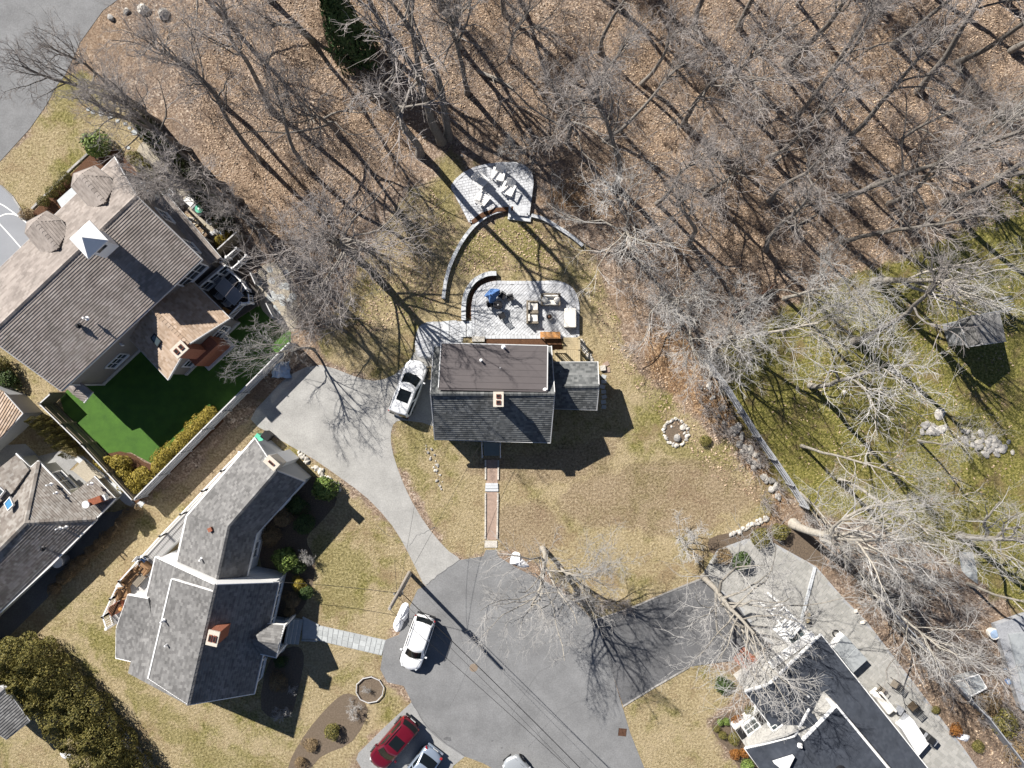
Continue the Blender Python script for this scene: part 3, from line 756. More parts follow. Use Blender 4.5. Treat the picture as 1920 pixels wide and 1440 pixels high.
# brick front walk with granite edging and stone steps
walk = sheet('path', [(912, 862), (934, 862), (933, 906), (933, 922), (931, 1012), (911, 1012), (912, 922), (912, 906)], M['brickpath'], .03, 0)
for x0, x1 in ((910.5, 910), (934.5, 932)):
    pts = [(x0 + (x1 - x0) * t, 862 + 148 * t) for t in [i / 12 for i in range(13)]]
    for p0, p1 in zip(pts[:-1], pts[1:]):
        if 904 < (p0[1] + p1[1]) / 2 < 922: continue
        A_ = P(*p0); B_ = P(*p1); MB().beam(A_ + (B_ - A_) * .02 + Vector((0, 0, .02)), A_ + (B_ - A_) * .98 + Vector((0, 0, .02)), .12, .2).build('edging_stone', M['rockpale'], walk)
for i, y in enumerate((908, 913, 918.5)):
    A_ = P(922, y); MB().box((A_.x, A_.y, .05 - i * .01), (1.0 + i * .03, .2, .16)).build('step', M['granite'], walk)
A_ = P(920.5, 1020); MB().box((A_.x, A_.y, .0), (1.02, .55, .12)).build('step', M['rockpale'], walk)

# ================================================================ TAUPE HOUSE (upper left)
o = thing('house', 'large taupe house with brown roof, two dormers and a white cupola', 'house', P(250, 570))
taupe = o
N1, N2 = (215, 294, 5.3), (-60, 560, 5.3)           # north-west eave
S1, S2 = (379, 486, 5.3), (115, 733, 5.3)           # south-east eave
K1, K2 = (256, 367, 7.45), (-24, 632, 7.45)           # ridge
tg = gable(o, (N1, N2), (S1, S2), (K1, K2), M['sh_taupe'], M['taupe'], M['trim'], .35, course=.18, lip=.036)
cA, cB, cC, cD = tg['corners']
# long side facing the turf: windows
for t0, z0, z1, ww in ((.10, 3.1, 4.5, 2.3), (.55, 1.0, 2.4, 1.9), (.80, 1.2, 2.3, 1.6)):
    window(o, cC, cD, t0, z0, z1, ww, (1, -1), panes=3)
sp = cC + (cD - cC) * .66; nrm = Vector((.68, -.73, 0))
MB().box((sp.x + nrm.x * .15, sp.y + nrm.y * .15, 3.6), (.12, .25, .3), .75).build('flood_lamp', M['white'], o)
# base board and downspout
MB().beam(zz(cC + nrm * .03, .25), zz(cD + nrm * .03, .25), .08, .4).build('base_board', M['trim'], o)
MB().beam(zz(cD + nrm * .06, .1), zz(cD + nrm * .06, 5.1), .12, .12).build('corner_board', M['trim'], o)
# gable end towards the wood: windows and a shingled skirt roof
gn = Vector((.73, .68, 0)).normalized()
for t0, z0, z1 in ((.17, 3.2, 4.6), (.5, 3.2, 4.6), (.83, 3.2, 4.6)): window(o, cA, cC, t0, z0, z1, 1.1, (1, 1))
for t0, ww in ((.12, 1.2), (.32, 2.0), (.62, 1.3), (.86, 1.2)): window(o, cA, cC, t0, .9, 2.2, ww, (1, 1))
ea = cA + (cC - cA) * .30; eb = cC
q = [zz(ea, 3.0), zz(eb, 3.0), zz(eb + gn * .9, 2.55), zz(ea + gn * .9, 2.55)]
roof_plane(o, q, M['sh_taupe'], .2, raw=True, name='skirt_roof'); fascia(o, [q[3], q[2]], M['trim'], .08, .14, .08, True)
for t in (0, .33, .66, 1): 
    p = q[3] + (q[2] - q[3]) * t; MB().beam(zz(p - gn * .1, 0), zz(p - gn * .1, 2.5), .14, .14).build('post', M['trim'], o)
# pent roof over the south-west corner
pw = Vector((-.73, -.68, 0)).normalized()
q = [zz(cB + (cD - cB) * .02, 3.4), zz(cD, 3.4), zz(cD + pw * 1.1, 2.8), zz(cB + (cD - cB) * .02 + pw * 1.1, 2.8)]
roof_plane(o, q, M['sh_taupe'], .2, raw=True, name='skirt_roof')
q = [zz(cD + pw * 1.1, 2.8), zz(cD + pw * -.2, 3.35), zz(cD + pw * -.2 + nrm * 1.0, 3.0), zz(cD + pw * 1.0 + nrm * 1.0, 2.6)]
roof_plane(o, q, M['sh_taupe'], .2, raw=True, name='porch_roof'); fascia(o, [q[2], q[3]], M['trim'], .08, .14, .06, True)
# two five-sided dormers on the north-west slope, hipped with a ridge
def dormer(pts, ridge, hb, ht):
    """pts: outline (px,py) of the roof seen from above, counter-clockwise from its north tip"""
    ra, rb = P(*ridge[0], ht), P(*ridge[1], ht); e = [P(*p, hb) for p in pts]
    d = thing_part(o)
    # planes: each outline edge joins to the nearest ridge end; long sides take both
    m_ = len(e)
    for i in range(m_):
        a, b = e[i], e[(i + 1) % m_]
        na = ra if (a - ra).length < (a - rb).length else rb; nb = ra if (b - ra).length < (b - rb).length else rb
        f = [a, b, nb] if na == nb else [a, b, nb, na]
        roof_plane(o, f, M['sh_taupe'], .2, raw=True, name='dormer_roof')
    c_ = sum(e, Vector()) / m_; body = [(p + (c_ - p) * .1) for p in e]
    MB().prism([(p.x, p.y) for p in body], hb - 2.2, hb - .02).build('dormer_wall', M['taupe'], o)
    fascia(o, e + [e[0]], M['taupe'], .08, .14, .05, True)
    ridge_cap(o, ra, rb, M['sh_taupe'], True)
thing_part = lambda x: x
dormer([(178, 311), (205, 332), (216, 348), (203, 387), (172, 393), (134, 350), (138, 326)], ((150, 328), (196, 380)), 6.2, 7.05)
dormer([(88, 396), (115, 413), (128, 433), (114, 473), (84, 480), (47, 437), (51, 416)], ((64, 416), (108, 466)), 6.2, 7.05)
# entry roof (grey metal) between the dormers
q = [(107, 376, 4.2), (138, 348, 4.2), (150, 362, 5.1), (116, 391, 5.1)]
roof_plane(o, q, M['greytarp'], 0, name='entry_roof')
# cupola on the ridge
cp = P(163, 448, 9.4); rz = math.atan2(gn.y, gn.x)
MB().box((cp.x, cp.y, 8.2), (1.25, 1.25, 2.0), rz).build('cupola_base', M['white'], o)
for k in range(4):
    a_ = rz + k * math.pi / 2; d_ = Vector((math.cos(a_), math.sin(a_), 0)); MB().box((cp.x + d_.x * .64, cp.y + d_.y * .64, 8.65), (.04, .75, .75), a_).build('cupola_pane', M['glass'], o)
mb = MB(); hb_ = .92; vs = [Vector((cp.x, cp.y, 9.2)) + Matrix.Rotation(rz, 3, 'Z') @ Vector((x * hb_, y * hb_, 0)) for x, y in ((-1, -1), (1, -1), (1, 1), (-1, 1))]
mb.add(vs + [Vector((cp.x, cp.y, 9.95))] + [v - Vector((0, 0, .12)) for v in vs], [(0, 1, 4), (1, 2, 4), (2, 3, 4), (3, 0, 4), (5, 6, 1, 0), (6, 7, 2, 1), (7, 8, 3, 2), (8, 5, 0, 3), (8, 7, 6, 5)])
mb.build('cupola_roof', M['whitevinyl'], o)
vent_pipe(o, 163, 597, 6.6, .5, .07); vent_pipe(o, 147, 610, 6.4, .25, .1, M['darkmetal'])
# wing towards the turf
wg = gable(o, ((242, 634, 3.0), (315, 712, 3.0)), ((360, 527, 3.0), (431, 597, 3.0)), ((272, 568, 4.9), (353, 646, 4.9)), M['sh_tan'], M['taupe'], M['trim'], .3, course=.2)
wa, wb, wc, wd = wg['corners']
for t0 in (.25, .78): window(o, wb, wd, t0, .9, 2.1, 1.3, (1, -1))
window(o, wa, wb, .5, .6, 2.2, 1.6, (-1, -1))
skylight(o, [(329, 589, 4.05), (345, 577, 3.9), (361, 588, 3.6), (342, 602, 3.75)], M['darkmetal'], M['skyglass'])
skylight(o, [(284, 633, 3.95), (291, 625, 4.1), (305, 639, 4.1), (297, 652, 3.9)], M['darkmetal'], M['skyglass'])
MB().beam(zz(wb + nrm * .05, .15), zz(wd + nrm * .05, .15), .1, .5).build('base_board', M['trim'], o)
cc = P(336, 655, 5.6); rzc = math.atan2(nrm.y, nrm.x)
chimney(o, (cc.x, cc.y), .75, 1.0, 2.2, 5.5, rzc, M['brick'], M['mortarcap'])
cb = (wb + wd) / 2 + nrm * .45
MB().box((cb.x, cb.y, 1.3), (.9, 2.4, 2.6), rzc).build('chimney_breast', M['brick'], o)
MB().box((cb.x + nrm.x * .1, cb.y + nrm.y * .1, .1), (1.1, 2.9, .25), rzc).build('hearth_base', M['granite'], o)
# ---- deck beside the wing
o = thing('deck', 'dark deck with white railing and posts behind the taupe house', 'deck', P(440, 560))
dk = [(384, 540, 1.0), (424, 498, 1.0), (441, 506, 1.0), (484, 546, 1.0), (486, 570, 1.0), (440, 600, 1.0)]
dz = [P(*p) for p in dk]
MB().prism([(p.x, p.y) for p in dz], .78, .98).build('deck_frame', M['darkdeck'], o)
def boards(parent, poly, z, direction, w, m, name='deck_boards', gap=.012, t=.03):
    dx, dy = math.cos(direction), math.sin(direction); nx_, ny_ = -dy, dx
    ds = [nx_ * x + ny_ * y for x, y in poly]; mb = MB(); d = min(ds)
    while d < max(ds):
        q = clip2(clip2(poly, nx_, ny_, d + gap / 2), -nx_, -ny_, -(d + w - gap / 2))
        if len(q) > 2: mb.prism(q, z - t, z + R.uniform(0, .004))
        d += w
    b = mb.build(name, m, parent); b['kind'] = 'stuff'; return b
boards(o, [(p.x, p.y) for p in dz], 1.012, math.radians(-44), .14, M['darkdeck'])
railing(o, [(437, 510, 1.0), (460, 530, 1.0), (470, 544, 1.0), (474, 552, 1.0)], m=M['palebluecloth'] if 0 else M['whitevinyl'])
railing(o, [(474, 552, 1.0), (476, 570, 1.0), (461, 571, 1.0)]); railing(o, [(460, 572, 1.0), (436, 597, 1.0)])
railing(o, [(424, 496, 1.0), (434, 486, 1.0), (452, 470, .4)]); railing(o, [(444, 507, 1.0), (458, 495, .8), (470, 483, .3)])
mb = MB()
for i in range(5):
    p = P(441 + i * 4.6, 499 - i * 4.4); mb.box((p.x, p.y, .45 - i * .09), (1.15, .3, .9 - i * .18), math.radians(-46))
mb.build('steps', M['darkdeck'], o)
# pergola-like window wall of the house end
o2 = taupe
wa_, wb_ = P(373, 540, 2.4), P(424, 497, 2.4)
for i in range(3):
    window(o2, zz(wa_, 0), zz(wb_, 0), (i + .5) / 3, 1.2, 2.5, .85, (1, -1), panes=1)
MB().beam(zz(wa_ - nrm * .12, 1.3), zz(wb_ - nrm * .12, 1.3), .18, 2.6).build('wall', M['taupe'], o2)

def dining_set(label, px, py, z, rz, L_, W_, mt, mc, n=3, group=None):
    o = thing('dining_table', label, 'table', P(px, py, z), rz, group)
    MB().box((0, 0, .73), (L_, W_, .04)).build('table_top', mt, o, True, bevel=.01)
    MB().box((0, 0, .735), (L_ + .06, W_ + .06, .025)).build('table_rim', M['trim'], o, True)
    for x in (-1, 1):
        for y in (-1, 1): MB().box((x * (L_ / 2 - .08), y * (W_ / 2 - .08), .36), (.06, .06, .71)).build('leg', mt, o, True)
    return o
def chair(label, x, y, z, rz, m, ms=None, group=None, arms=True, s=1.0, name='chair', cat='chair'):
    o = thing(name, label, cat, (x, y, z), rz, group); ms = ms or m
    MB().box((0, 0, .42 * s), (.5 * s, .5 * s, .05)).build('seat', ms, o, True)
    mb = MB()
    for i in range(5): mb.box((-.25 * s, -.2 * s + i * .1 * s, .68 * s), (.03, .06 * s, .5 * s), 0, 1, 0, -.15)
    mb.box((-.29 * s, 0, .93 * s), (.04, .5 * s, .06)); mb.build('backrest', m, o, True)
    for a in (-1, 1):
        for b in (-1, 1): MB().box((a * .22 * s, b * .22 * s, .2 * s), (.035, .035, .42 * s)).build('leg', m, o, True)
        if arms: MB().box((0, a * .27 * s, .64 * s), (.46 * s, .05, .03)).box((.2 * s, a * .27 * s, .53 * s), (.03, .03, .22 * s)).build('arm', m, o, True)
    return o
tr = math.radians(-42)
dining_set('grey rectangular dining table on the dark deck', 437, 549, 1.01, tr, 2.0, 1.05, M['greyplastic'], M['darkmetal'])
tp_ = P(437, 549, 1.01); ux = Vector((math.cos(tr), math.sin(tr), 0)); uy = Vector((-ux.y, ux.x, 0))
for lbl, a, b, r_ in (('dark deck chair at the head of the grey table, nearest the house', -1.2, 0, 0), ('dark deck chair on the railing side of the grey table, upper', -.4, .72, -math.pi / 2), ('dark deck chair on the railing side of the grey table, lower', .45, .72, -math.pi / 2), ('dark deck chair on the wing side of the grey table, upper', -.4, -.72, math.pi / 2), ('dark deck chair on the wing side of the grey table, lower', .45, -.72, math.pi / 2)):
    p = tp_ + ux * a + uy * b; chair(lbl, p.x, p.y, 1.012, tr + r_, M['greyplastic'], group='chairs round the deck table')
p = P(425, 582, 1.02); solo(MB().box((p.x, p.y, 1.1), (.62, .3, .12), -.5).box((p.x, p.y, 1.2), (.4, .24, .1), -.5), 'doormat_box', M['orangewood'], 'small orange wooden box on the dark deck by the wing', 'box', (p.x, p.y, 1.02))
# ================================================================ WHITE HOUSE (lower left)
o = thing('house', 'white house with grey roof, angled wing and brick chimney at lower left', 'house', P(420, 1130))
wh = o
RN, RS = (404, 1096, 6.3), (352, 1322, 6.3)
EN, ES = (523, 1092, 2.7), (476, 1301, 2.7)
s_front = roof_plane(o, [RN, RS, ES, EN], M['sh_char'] if 0 else M['sh_grey'])
rN, rS, eN, eS = P(*RN), P(*RS), P(*EN), P(*ES)
ridge_cap(o, rN + Vector((0, 0, .05)), rS + Vector((0, 0, .05)), M['sh_grey'], True)
# rear slope and dormer
bN, bS = P(292, 1044, 2.9), P(240, 1262, 2.9)
roof_plane(o, [rN, bN, bS, rS], M['sh_grey'], raw=True)
DN, DS = P(322, 1086, 5.05), P(278, 1272, 5.05)
dnr = rN + (rS - rN) * .055; dsr = rN + (rS - rN) * .985
lift = Vector((0, 0, .1))
roof_plane(o, [dnr + lift, DN, DS, dsr + lift], M['sh_grey'], raw=True, name='dormer_roof')
fascia(o, [DN, DS], M['white'], .1, .2, .03, True); fascia(o, [DN, dnr + lift], M['white'], .07, .2, .1, True, 'rake_board'); fascia(o, [DS, dsr + lift], M['white'], .07, .2, .1, True, 'rake_board')
def under(p, q, f, dz_=0): r = p + (q - p) * f; r.z += dz_; return r
a, b = under(DN, dnr, .1), under(DS, dsr, .1)
off = (rS - rN).normalized(); off.z = 0
a += off * .15; b -= off * .15
wall_face(o, [zz(a, 3.0), zz(b, 3.0), zz(b, 5.0), zz(a, 5.0)][::-1], M['white'])
wall_face(o, [zz(a, 3.0), zz(a, 5.0), zz(dnr + off * .15, 5.9), zz(dnr + off * .15, 3.0)], M['white'])
wall_face(o, [zz(b, 3.0), zz(b, 5.0), zz(dsr - off * .15, 5.9), zz(dsr - off * .15, 3.0)][::-1], M['white'])
# low rear extension
x1, x2, x3, x4 = P(240, 1116, 2.75), P(218, 1178, 2.55), P(217, 1233, 2.5), P(283, 1247, 3.4)
roof_plane(o, [P(278, 1124, 3.35), P(240, 1116, 2.78), P(218, 1178, 2.6), P(292, 1199, 3.5)], M['sh_grey'], raw=True, name='rear_roof')
roof_plane(o, [P(292, 1199, 3.5), P(218, 1178, 2.6), P(217, 1233, 2.45), P(280, 1247, 3.2)], M['sh_grey'], raw=True, name='rear_roof')
fascia(o, [(218, 1180, 2.5), (217, 1234, 2.4), (280, 1248, 3.05)], M['white'], .08, .2, .1)
fascia(o, [(278, 1122, 3.3), (240, 1115, 2.75), (218, 1178, 2.55)], M['white'], .08, .2, .1)
MB().prism([P2(240, 1122, 2.6), P2(224, 1180, 2.5), P2(223, 1228, 2.4), P2(300, 1240, 2.4), P2(310, 1130, 2.6)], 0, 2.3).build('wall', M['white'], o)
fascia(o, [EN, ES], M['white'], .12, .2, .08); fascia(o, [RN, EN], M['white'], .06, .2, .1, name='rake_board'); fascia(o, [RN, (292, 1044, 2.9)], M['white'], .07, .24, .08, name='rake_board')
fascia(o, [(292, 1043, 2.85), (273, 1121, 2.9)], M['white'], .1, .18, .04); fascia(o, [RS, ES], M['white'], .06, .2, .1, name='rake_board')
# walls
def inset(p, q, r_, d1, d2):
    a_ = (q - p); a_.z = 0; b_ = (r_ - p); b_.z = 0
    return p + a_.normalized() * d1 + b_.normalized() * d2
cNE = inset(eN, bN, eS, .3, .2); cSE = inset(eS, bS, eN, .3, .2); cNW = inset(bN, eN, bS, .3, .2); cSW = inset(bS, eS, bN, .3, .2)
pkN = Vector((rN.x, rN.y, 5.95)) + off * .2; pkS = Vector((rS.x, rS.y, 5.95)) - off * .2
wall_face(o, [zz(cNE, 0), zz(cNE, 2.75), pkN, zz(cNW, 2.9), zz(cNW, 0)][::-1] if 0 else [zz(cNE, 0), zz(cNE, 2.75), pkN, zz(cNW, 2.9), zz(cNW, 0)], M['white'])
wall_face(o, [zz(cSE, 0), zz(cSW, 0), zz(cSW, 2.9), pkS, zz(cSE, 2.75)][::-1], M['white'])
wall_face(o, [zz(cNE, 0), zz(cSE, 0), zz(cSE, 2.75), zz(cNE, 2.75)][::-1], M['white'])
wall_face(o, [zz(cNW, 0), zz(cSW, 0), zz(cSW, 2.75), zz(cNW, 2.75)], M['white'])
for t0, ww in ((.1, 1.0), (.27, 1.9), (.44, .9), (.72, 1.0), (.86, 2.0)): window(o, cNE, cSE, t0, .9, 2.2, ww, (1, -.2))
window(o, cNE, cNW, .55, 3.6, 4.8, 1.0, (0, 1)); window(o, cNE, cNW, .14, .9, 2.2, 1.4, (0, 1)); window(o, cNE, cNW, .34, .9, 2.2, 1.0, (0, 1))
chc = P(400, 1196, 6.9); rzh = math.atan2(off.y, off.x)
chimney(o, (chc.x, chc.y), .95, .7, 4.6, 6.9, rzh, M['brick'], M['mortarcap'])
vent_pipe(o, 307, 1163, 5.3, .5, .06); vent_pipe(o, 315, 1207, 5.3, .5, .06)
# entry porch
pe = [(534, 1172, 2.75), (518, 1233, 2.75)]
roof_plane(o, [(472, 1200, 4.0), (523, 1207, 4.0), (534, 1172, 2.9), (500, 1170, 2.9)], M['sh_grey'], name='porch_roof')
roof_plane(o, [(472, 1200, 4.0), (485, 1224, 2.9), (518, 1233, 2.9), (523, 1207, 4.0)], M['sh_grey'], name='porch_roof')
fascia(o, [(500, 1170, 2.85), (534, 1172, 2.85), (523, 1207, 3.95), (518, 1233, 2.85), (487, 1226, 2.85)], M['white'], .09, .2, .08)
for px_, py_ in ((532, 1175), (517, 1230)):
    q = P(px_, py_, 2.7); MB().beam(zz(q, 0), zz(q, 2.7), .16, .16).build('porch_post', M['white'], o)
mb = MB(); 
for i in range(4):
    a_ = P(541 + i * 6.5, 1178 + i * 1.8); mb.box((a_.x, a_.y, .36 - i * .09), (.34, 2.0, .72 - i * .18), -.17)
mb.build('porch_steps', M['bluestone'], o)
a_ = P(522, 1185); MB().box((a_.x, a_.y, .36), (1.6, 2.5, .72), -.2).build('porch_floor', M['bluestone'], o)
# wing in two lengths, bending at the middle
W = dict(w0=(478, 821, 2.9), w1=(350, 967, 2.9), w2=(331, 1052, 2.9), r0=(518, 882, 5.0), r1=(428, 986, 5.0), r2=(406, 1085, 5.0), e0=(571, 903, 2.9), e1=(481, 1001, 2.9), e2=(463, 1080, 2.9))
W = {k: P(*v) for k, v in W.items()}
for a_, b_ in ((0, 1), (1, 2)):
    roof_plane(o, [W['w%d' % a_], W['w%d' % b_], W['r%d' % b_], W['r%d' % a_]], M['sh_grey'], raw=True)
    roof_plane(o, [W['e%d' % a_], W['r%d' % a_], W['r%d' % b_], W['e%d' % b_]], M['sh_grey'], raw=True)
    ridge_cap(o, W['r%d' % a_] + Vector((0, 0, .05)), W['r%d' % b_] + Vector((0, 0, .05)), M['sh_grey'], True)
    fascia(o, [W['w%d' % a_], W['w%d' % b_]], M['white'], .13, .18, .04, True); fascia(o, [W['e%d' % a_], W['e%d' % b_]], M['white'], .12, .18, .06, True)
fascia(o, [W['w0'], W['r0'], W['e0']], M['trim'], .07, .22, .09, True, 'rake_board')
def din(p, c, d): 
    v = (c - p); v.z = 0; return p + v.normalized() * d
iw0, ie0 = din(W['w0'], W['e1'], .42), din(W['e0'], W['w1'], .42); iw1, ie1 = din(W['w1'], W['e1'], .3), din(W['e1'], W['w1'], .3); iw2, ie2 = din(W['w2'], W['e2'], .3), din(W['e2'], W['w2'], .3)
mid0 = (iw0 + ie0) / 2
wall_face(o, [zz(ie0, 0), zz(ie0, 2.85), zz(mid0, 4.7), zz(iw0, 2.85), zz(iw0, 0)], M['greysiding'])
wall_face(o, [zz(ie0, 0), zz(ie1, 0), zz(ie1, 2.85), zz(ie0, 2.85)][::-1], M['white']); wall_face(o, [zz(ie1, 0), zz(ie2, 0), zz(ie2, 2.85), zz(ie1, 2.85)][::-1], M['white'])
wall_face(o, [zz(iw0, 0), zz(iw1, 0), zz(iw1, 2.85), zz(iw0, 2.85)], M['white']); wall_face(o, [zz(iw1, 0), zz(iw2, 0), zz(iw2, 2.85), zz(iw1, 2.85)], M['white'])
window(o, ie1, ie2, .5, 1.0, 2.2, 1.3, (1, 0)); window(o, ie0, ie1, .5, 1.0, 2.2, 1.3, (1, -1)); window(o, iw1, iw2, .4, .9, 2.1, 1.2, (-1, 0))
cg = P(509, 868, 5.7); rg = math.atan2((ie0 - iw0).y, (ie0 - iw0).x)
chimney(o, (cg.x, cg.y), .95, .55, 4.0, 5.6, rg, M['mortarcap'], M['mortarcap'], 1)
gn2 = Vector((-(ie0 - iw0).y, (ie0 - iw0).x, 0)).normalized()
MB().box((mid0.x + gn2.x * .3, mid0.y + gn2.y * .3, 2.2), (1.05, .62, 4.4), rg).build('chimney_breast', M['white'], o)
vent_pipe(o, 379, 1048, 4.1, .5, .07); MB().box((P(396, 992, 4.3).x, P(396, 992, 4.3).y, 4.4), (.3, .3, .35), .4).build('flue_pipe', M['brick'], o)
# ---- bluestone walk from the porch to the road, slab by slab
walk = struct(MB().prism(pxpoly([(568, 1157), (598, 1172), (724, 1200), (716, 1229), (596, 1201), (566, 1200)]), -.2, .02), 'path', M['joint'])
a0, a1, b0, b1 = Vector(P2(598, 1173)), Vector(P2(723, 1201)), Vector(P2(595, 1200)), Vector(P2(716, 1228))
t = 0.0; rr = random.Random(3)
while t < .995:
    dt = min(rr.uniform(.06, .1), 1 - t); cuts = [0] + sorted(rr.choice([[.5], [.34, .7], [.42], [.6], [.3, .62]])) + [1]
    for s0, s1 in zip(cuts[:-1], cuts[1:]):
        f = lambda u, v: (a0 + (a1 - a0) * u) * (1 - v) + (b0 + (b1 - b0) * u) * v
        e_ = .004; q = [f(t + e_, s0 + .012), f(t + dt - e_, s0 + .012), f(t + dt - e_, s1 - .012), f(t + e_, s1 - .012)]
        MB().prism([(p.x, p.y) for p in q], 0, .045 + rr.uniform(-.004, .004)).build('slab', M['bluestone'], walk)
    t += dt
for i, (q0, q1) in enumerate((((568, 1157), (598, 1172)), ((566, 1200), (595, 1201)))):
    A_, B_ = P(*q0), P(*q1); MB().beam(A_ + Vector((0, 0, .03)), B_ + Vector((0, 0, .03)), .12, .16).build('edging_stone', M['bluestone'], walk)
f2 = [P2(570, 1160), P2(598, 1174), P2(595, 1199), P2(568, 1198)]
MB().prism(f2, 0, .04).build('landing_slab', M['bluestone'], walk)
# ---- deck behind the white house
o = thing('deck', 'long pale deck with white balustrade behind the white house', 'deck', P(270, 1070))
outl = [(462, 843), (350, 960), (236, 1083), (206, 1150), (214, 1172), (245, 1160), (285, 1120), (300, 1045), (345, 1000), (352, 967), (478, 835)]
dpz = [P2(x, y, 1.2) for x, y in outl]
boards(o, dpz, 1.2, math.radians(48), .15, M['greydeck'])
MB().prism([((x - P2(290, 1060, 1.2)[0]) * .97 + P2(290, 1060, 1.2)[0], (y - P2(290, 1060, 1.2)[1]) * .97 + P2(290, 1060, 1.2)[1]) for x, y in dpz], 0, 1.16).build('deck_frame', M['whitevinyl'], o)
rl = [(458, 846), (425, 880), (390, 917), (350, 960), (312, 1000), (274, 1042), (237, 1083), (221, 1116), (206, 1149), (213, 1171)]
for p0, p1 in zip(rl[:-1], rl[1:]): railing(o, [(*p0, 1.2), (*p1, 1.2)], gap=.15)
# deck furniture
def wicker_seat(label, px, py, z, rz, w, m, mc, group=None, name='armchair', cat='armchair', d=.85, back=.8, n=1):
    o = thing(name, label, cat, P(px, py, z), rz, group)
    MB().box((0, 0, .17), (d, w, .3)).build('base', m, o, True, bevel=.03)
    MB().box((-d / 2 + .07, 0, back / 2), (.14, w, back)).build('backrest', m, o, True, bevel=.03)
    for s in (-1, 1): MB().box((0.02, s * (w / 2 - .07), .3), (d - .04, .14, .58)).build('arm', m, o, True, bevel=.03)
    cw = (w - .3) / n
    for i in range(n):
        y = -(w - .3) / 2 + cw * (i + .5)
        MB().box((.06, y, .40), (d - .2, cw - .03, .15)).build('cushion', mc, o, True, bevel=.05)
        MB().box((-d / 2 + .22, y, .6), (.16, cw - .05, .38), 0, 1, 0, -.2).build('back_cushion', mc, o, True, bevel=.05)
    return o
dk_r = math.radians(-42)
wicker_seat('brown wicker loveseat by the white balustrade of the pale deck', 248, 1080, 1.2, dk_r, 1.5, M['brownwicker'], M['brownwicker'], name='loveseat', cat='loveseat', n=2)
wicker_seat('brown wicker armchair nearest the blue chair on the pale deck', 274, 1062, 1.2, dk_r - 1.5, .95, M['brownwicker'], M['brownwicker'])
wicker_seat('brown wicker armchair at the corner of the pale deck by the rusty tub', 236, 1109, 1.2, dk_r + .9, 1.0, M['brownwicker'], M['brownwicker'])
q = thing('coffee_table', 'low brown slatted coffee table between the wicker seats', 'table', P(264, 1084, 1.2), dk_r)
mb = MB(); [mb.box((-.3 + i * .12, 0, .4), (.1, 1.05, .03)) for i in range(6)]; mb.build('table_top', M['wicker'], q, True)
for x in (-.3, .3):
    for y in (-.45, .45): MB().box((x, y, .19), (.06, .06, .38)).build('leg', M['brownwicker'], q, True)
p = P(272, 1047, 1.2); chair('pale blue sling chair against the white balustrade', p.x, p.y, 1.2, dk_r, M['white'], M['bluecloth'], s=1.15)
p = P(232, 1095, 1.2)
q = thing('side_table', 'small white slatted table wedged between wicker seats and balustrade', 'table', (p.x, p.y, 1.2), dk_r)
mb = MB(); [mb.box((0, -.25 + i * .1, .46), (.55, .08, .025)) for i in range(6)]; mb.build('table_top', M['white'], q, True)
for x in (-.2, .2):
    for y in (-.2, .2): MB().box((x, y, .23), (.04, .04, .46)).build('leg', M['white'], q, True)
p = P(224, 1137, 1.2)
q = thing('planter', 'rust red planter tub at the far corner of the pale deck', 'planter', (p.x, p.y, 1.2), .5)
MB().box((0, 0, .25), (1.1, .7, .5), 0, 1.1).build('tub', M['rust'], q, True); MB().box((0, 0, .5), (1.05, .65, .04)).build('soil', M['mulch'], q, True); MB().cyl((.4, -.2, .5), .14, .22, 12).build('pot', M['orangewood'], q, True)

# ================================================================ GREY HOUSE at the left edge
o = thing('house', 'cream house with brown grey hipped roof cut by the left edge', 'house', P(100, 980))
lh = o
pk = (48, 980, 4.06); far = (-210, 1240, 4.06)
roof_plane(o, [pk, far, (-160, 1300, 2.18), (0, 1147, 2.18), (95, 1059, 2.18), (181, 973, 2.18)], M['sh_brown'], .2, .045)
roof_plane(o, [pk, (72, 865, 2.18), (133, 928, 2.18), (179, 971, 2.18)], M['sh_brown'], .16)
roof_plane(o, [(132, 927, 2.20), (177, 894, 1.68), (216, 934, 1.68), (180, 971, 2.20)], M['sh_brown'], .16)
roof_plane(o, [pk, far, (-180, 1120, 2.18), (-60, 970, 2.18), (57, 878, 2.18), (72, 865, 2.18)], M['sh_brown'], .16)
roof_plane(o, [(20, 925, 3.04), (-60, 985, 3.04), (-60, 925, 2.18), (30, 851, 2.18), (59, 880, 2.30)], M['sh_brown'], .16)
for a_, b_ in ((pk, (72, 865, 2.18)), (pk, (181, 973, 2.18)), (pk, far)): ridge_cap(o, P(*a_) + Vector((0, 0, .08)), P(*b_) + Vector((0, 0, .08)), M['sh_brown'], True, .36)
for e in ([(30, 850, 2.18), (57, 877, 2.18), (72, 864, 2.18), (133, 928, 2.18)], [(177, 893, 1.66), (216, 934, 1.66)], [(216, 935, 1.65), (181, 971, 2.17)], [(181, 974, 2.15), (95, 1060, 2.15), (0, 1148, 2.15), (-150, 1292, 2.15)]):
    fascia(o, e, M['white'], .11, .17, .06)
foot = [P2(32, 858, 2.03), P2(57, 884, 2.03), P2(72, 872, 2.03), P2(130, 932, 2.03), P2(172, 964, 2.03), P2(90, 1054, 2.03), P2(0, 1138, 2.03), P2(-150, 1280, 2.03), P2(-170, 1100, 2.03), P2(-60, 935, 2.03)]
MB().prism(foot, 0, 2.06).build('wall', M['cream'], o)
a_, b_ = Vector((*foot[2], 0)), Vector((*foot[3], 0)); window(o, a_, b_, .55, .55, 1.7, 1.9, (1, 1), panes=2); MB().prism([P2(136, 934, 1.56), P2(174, 900, 1.56), P2(208, 935, 1.56), P2(176, 966, 1.56)], 0, 1.55).build('wall', M['cream'], o)
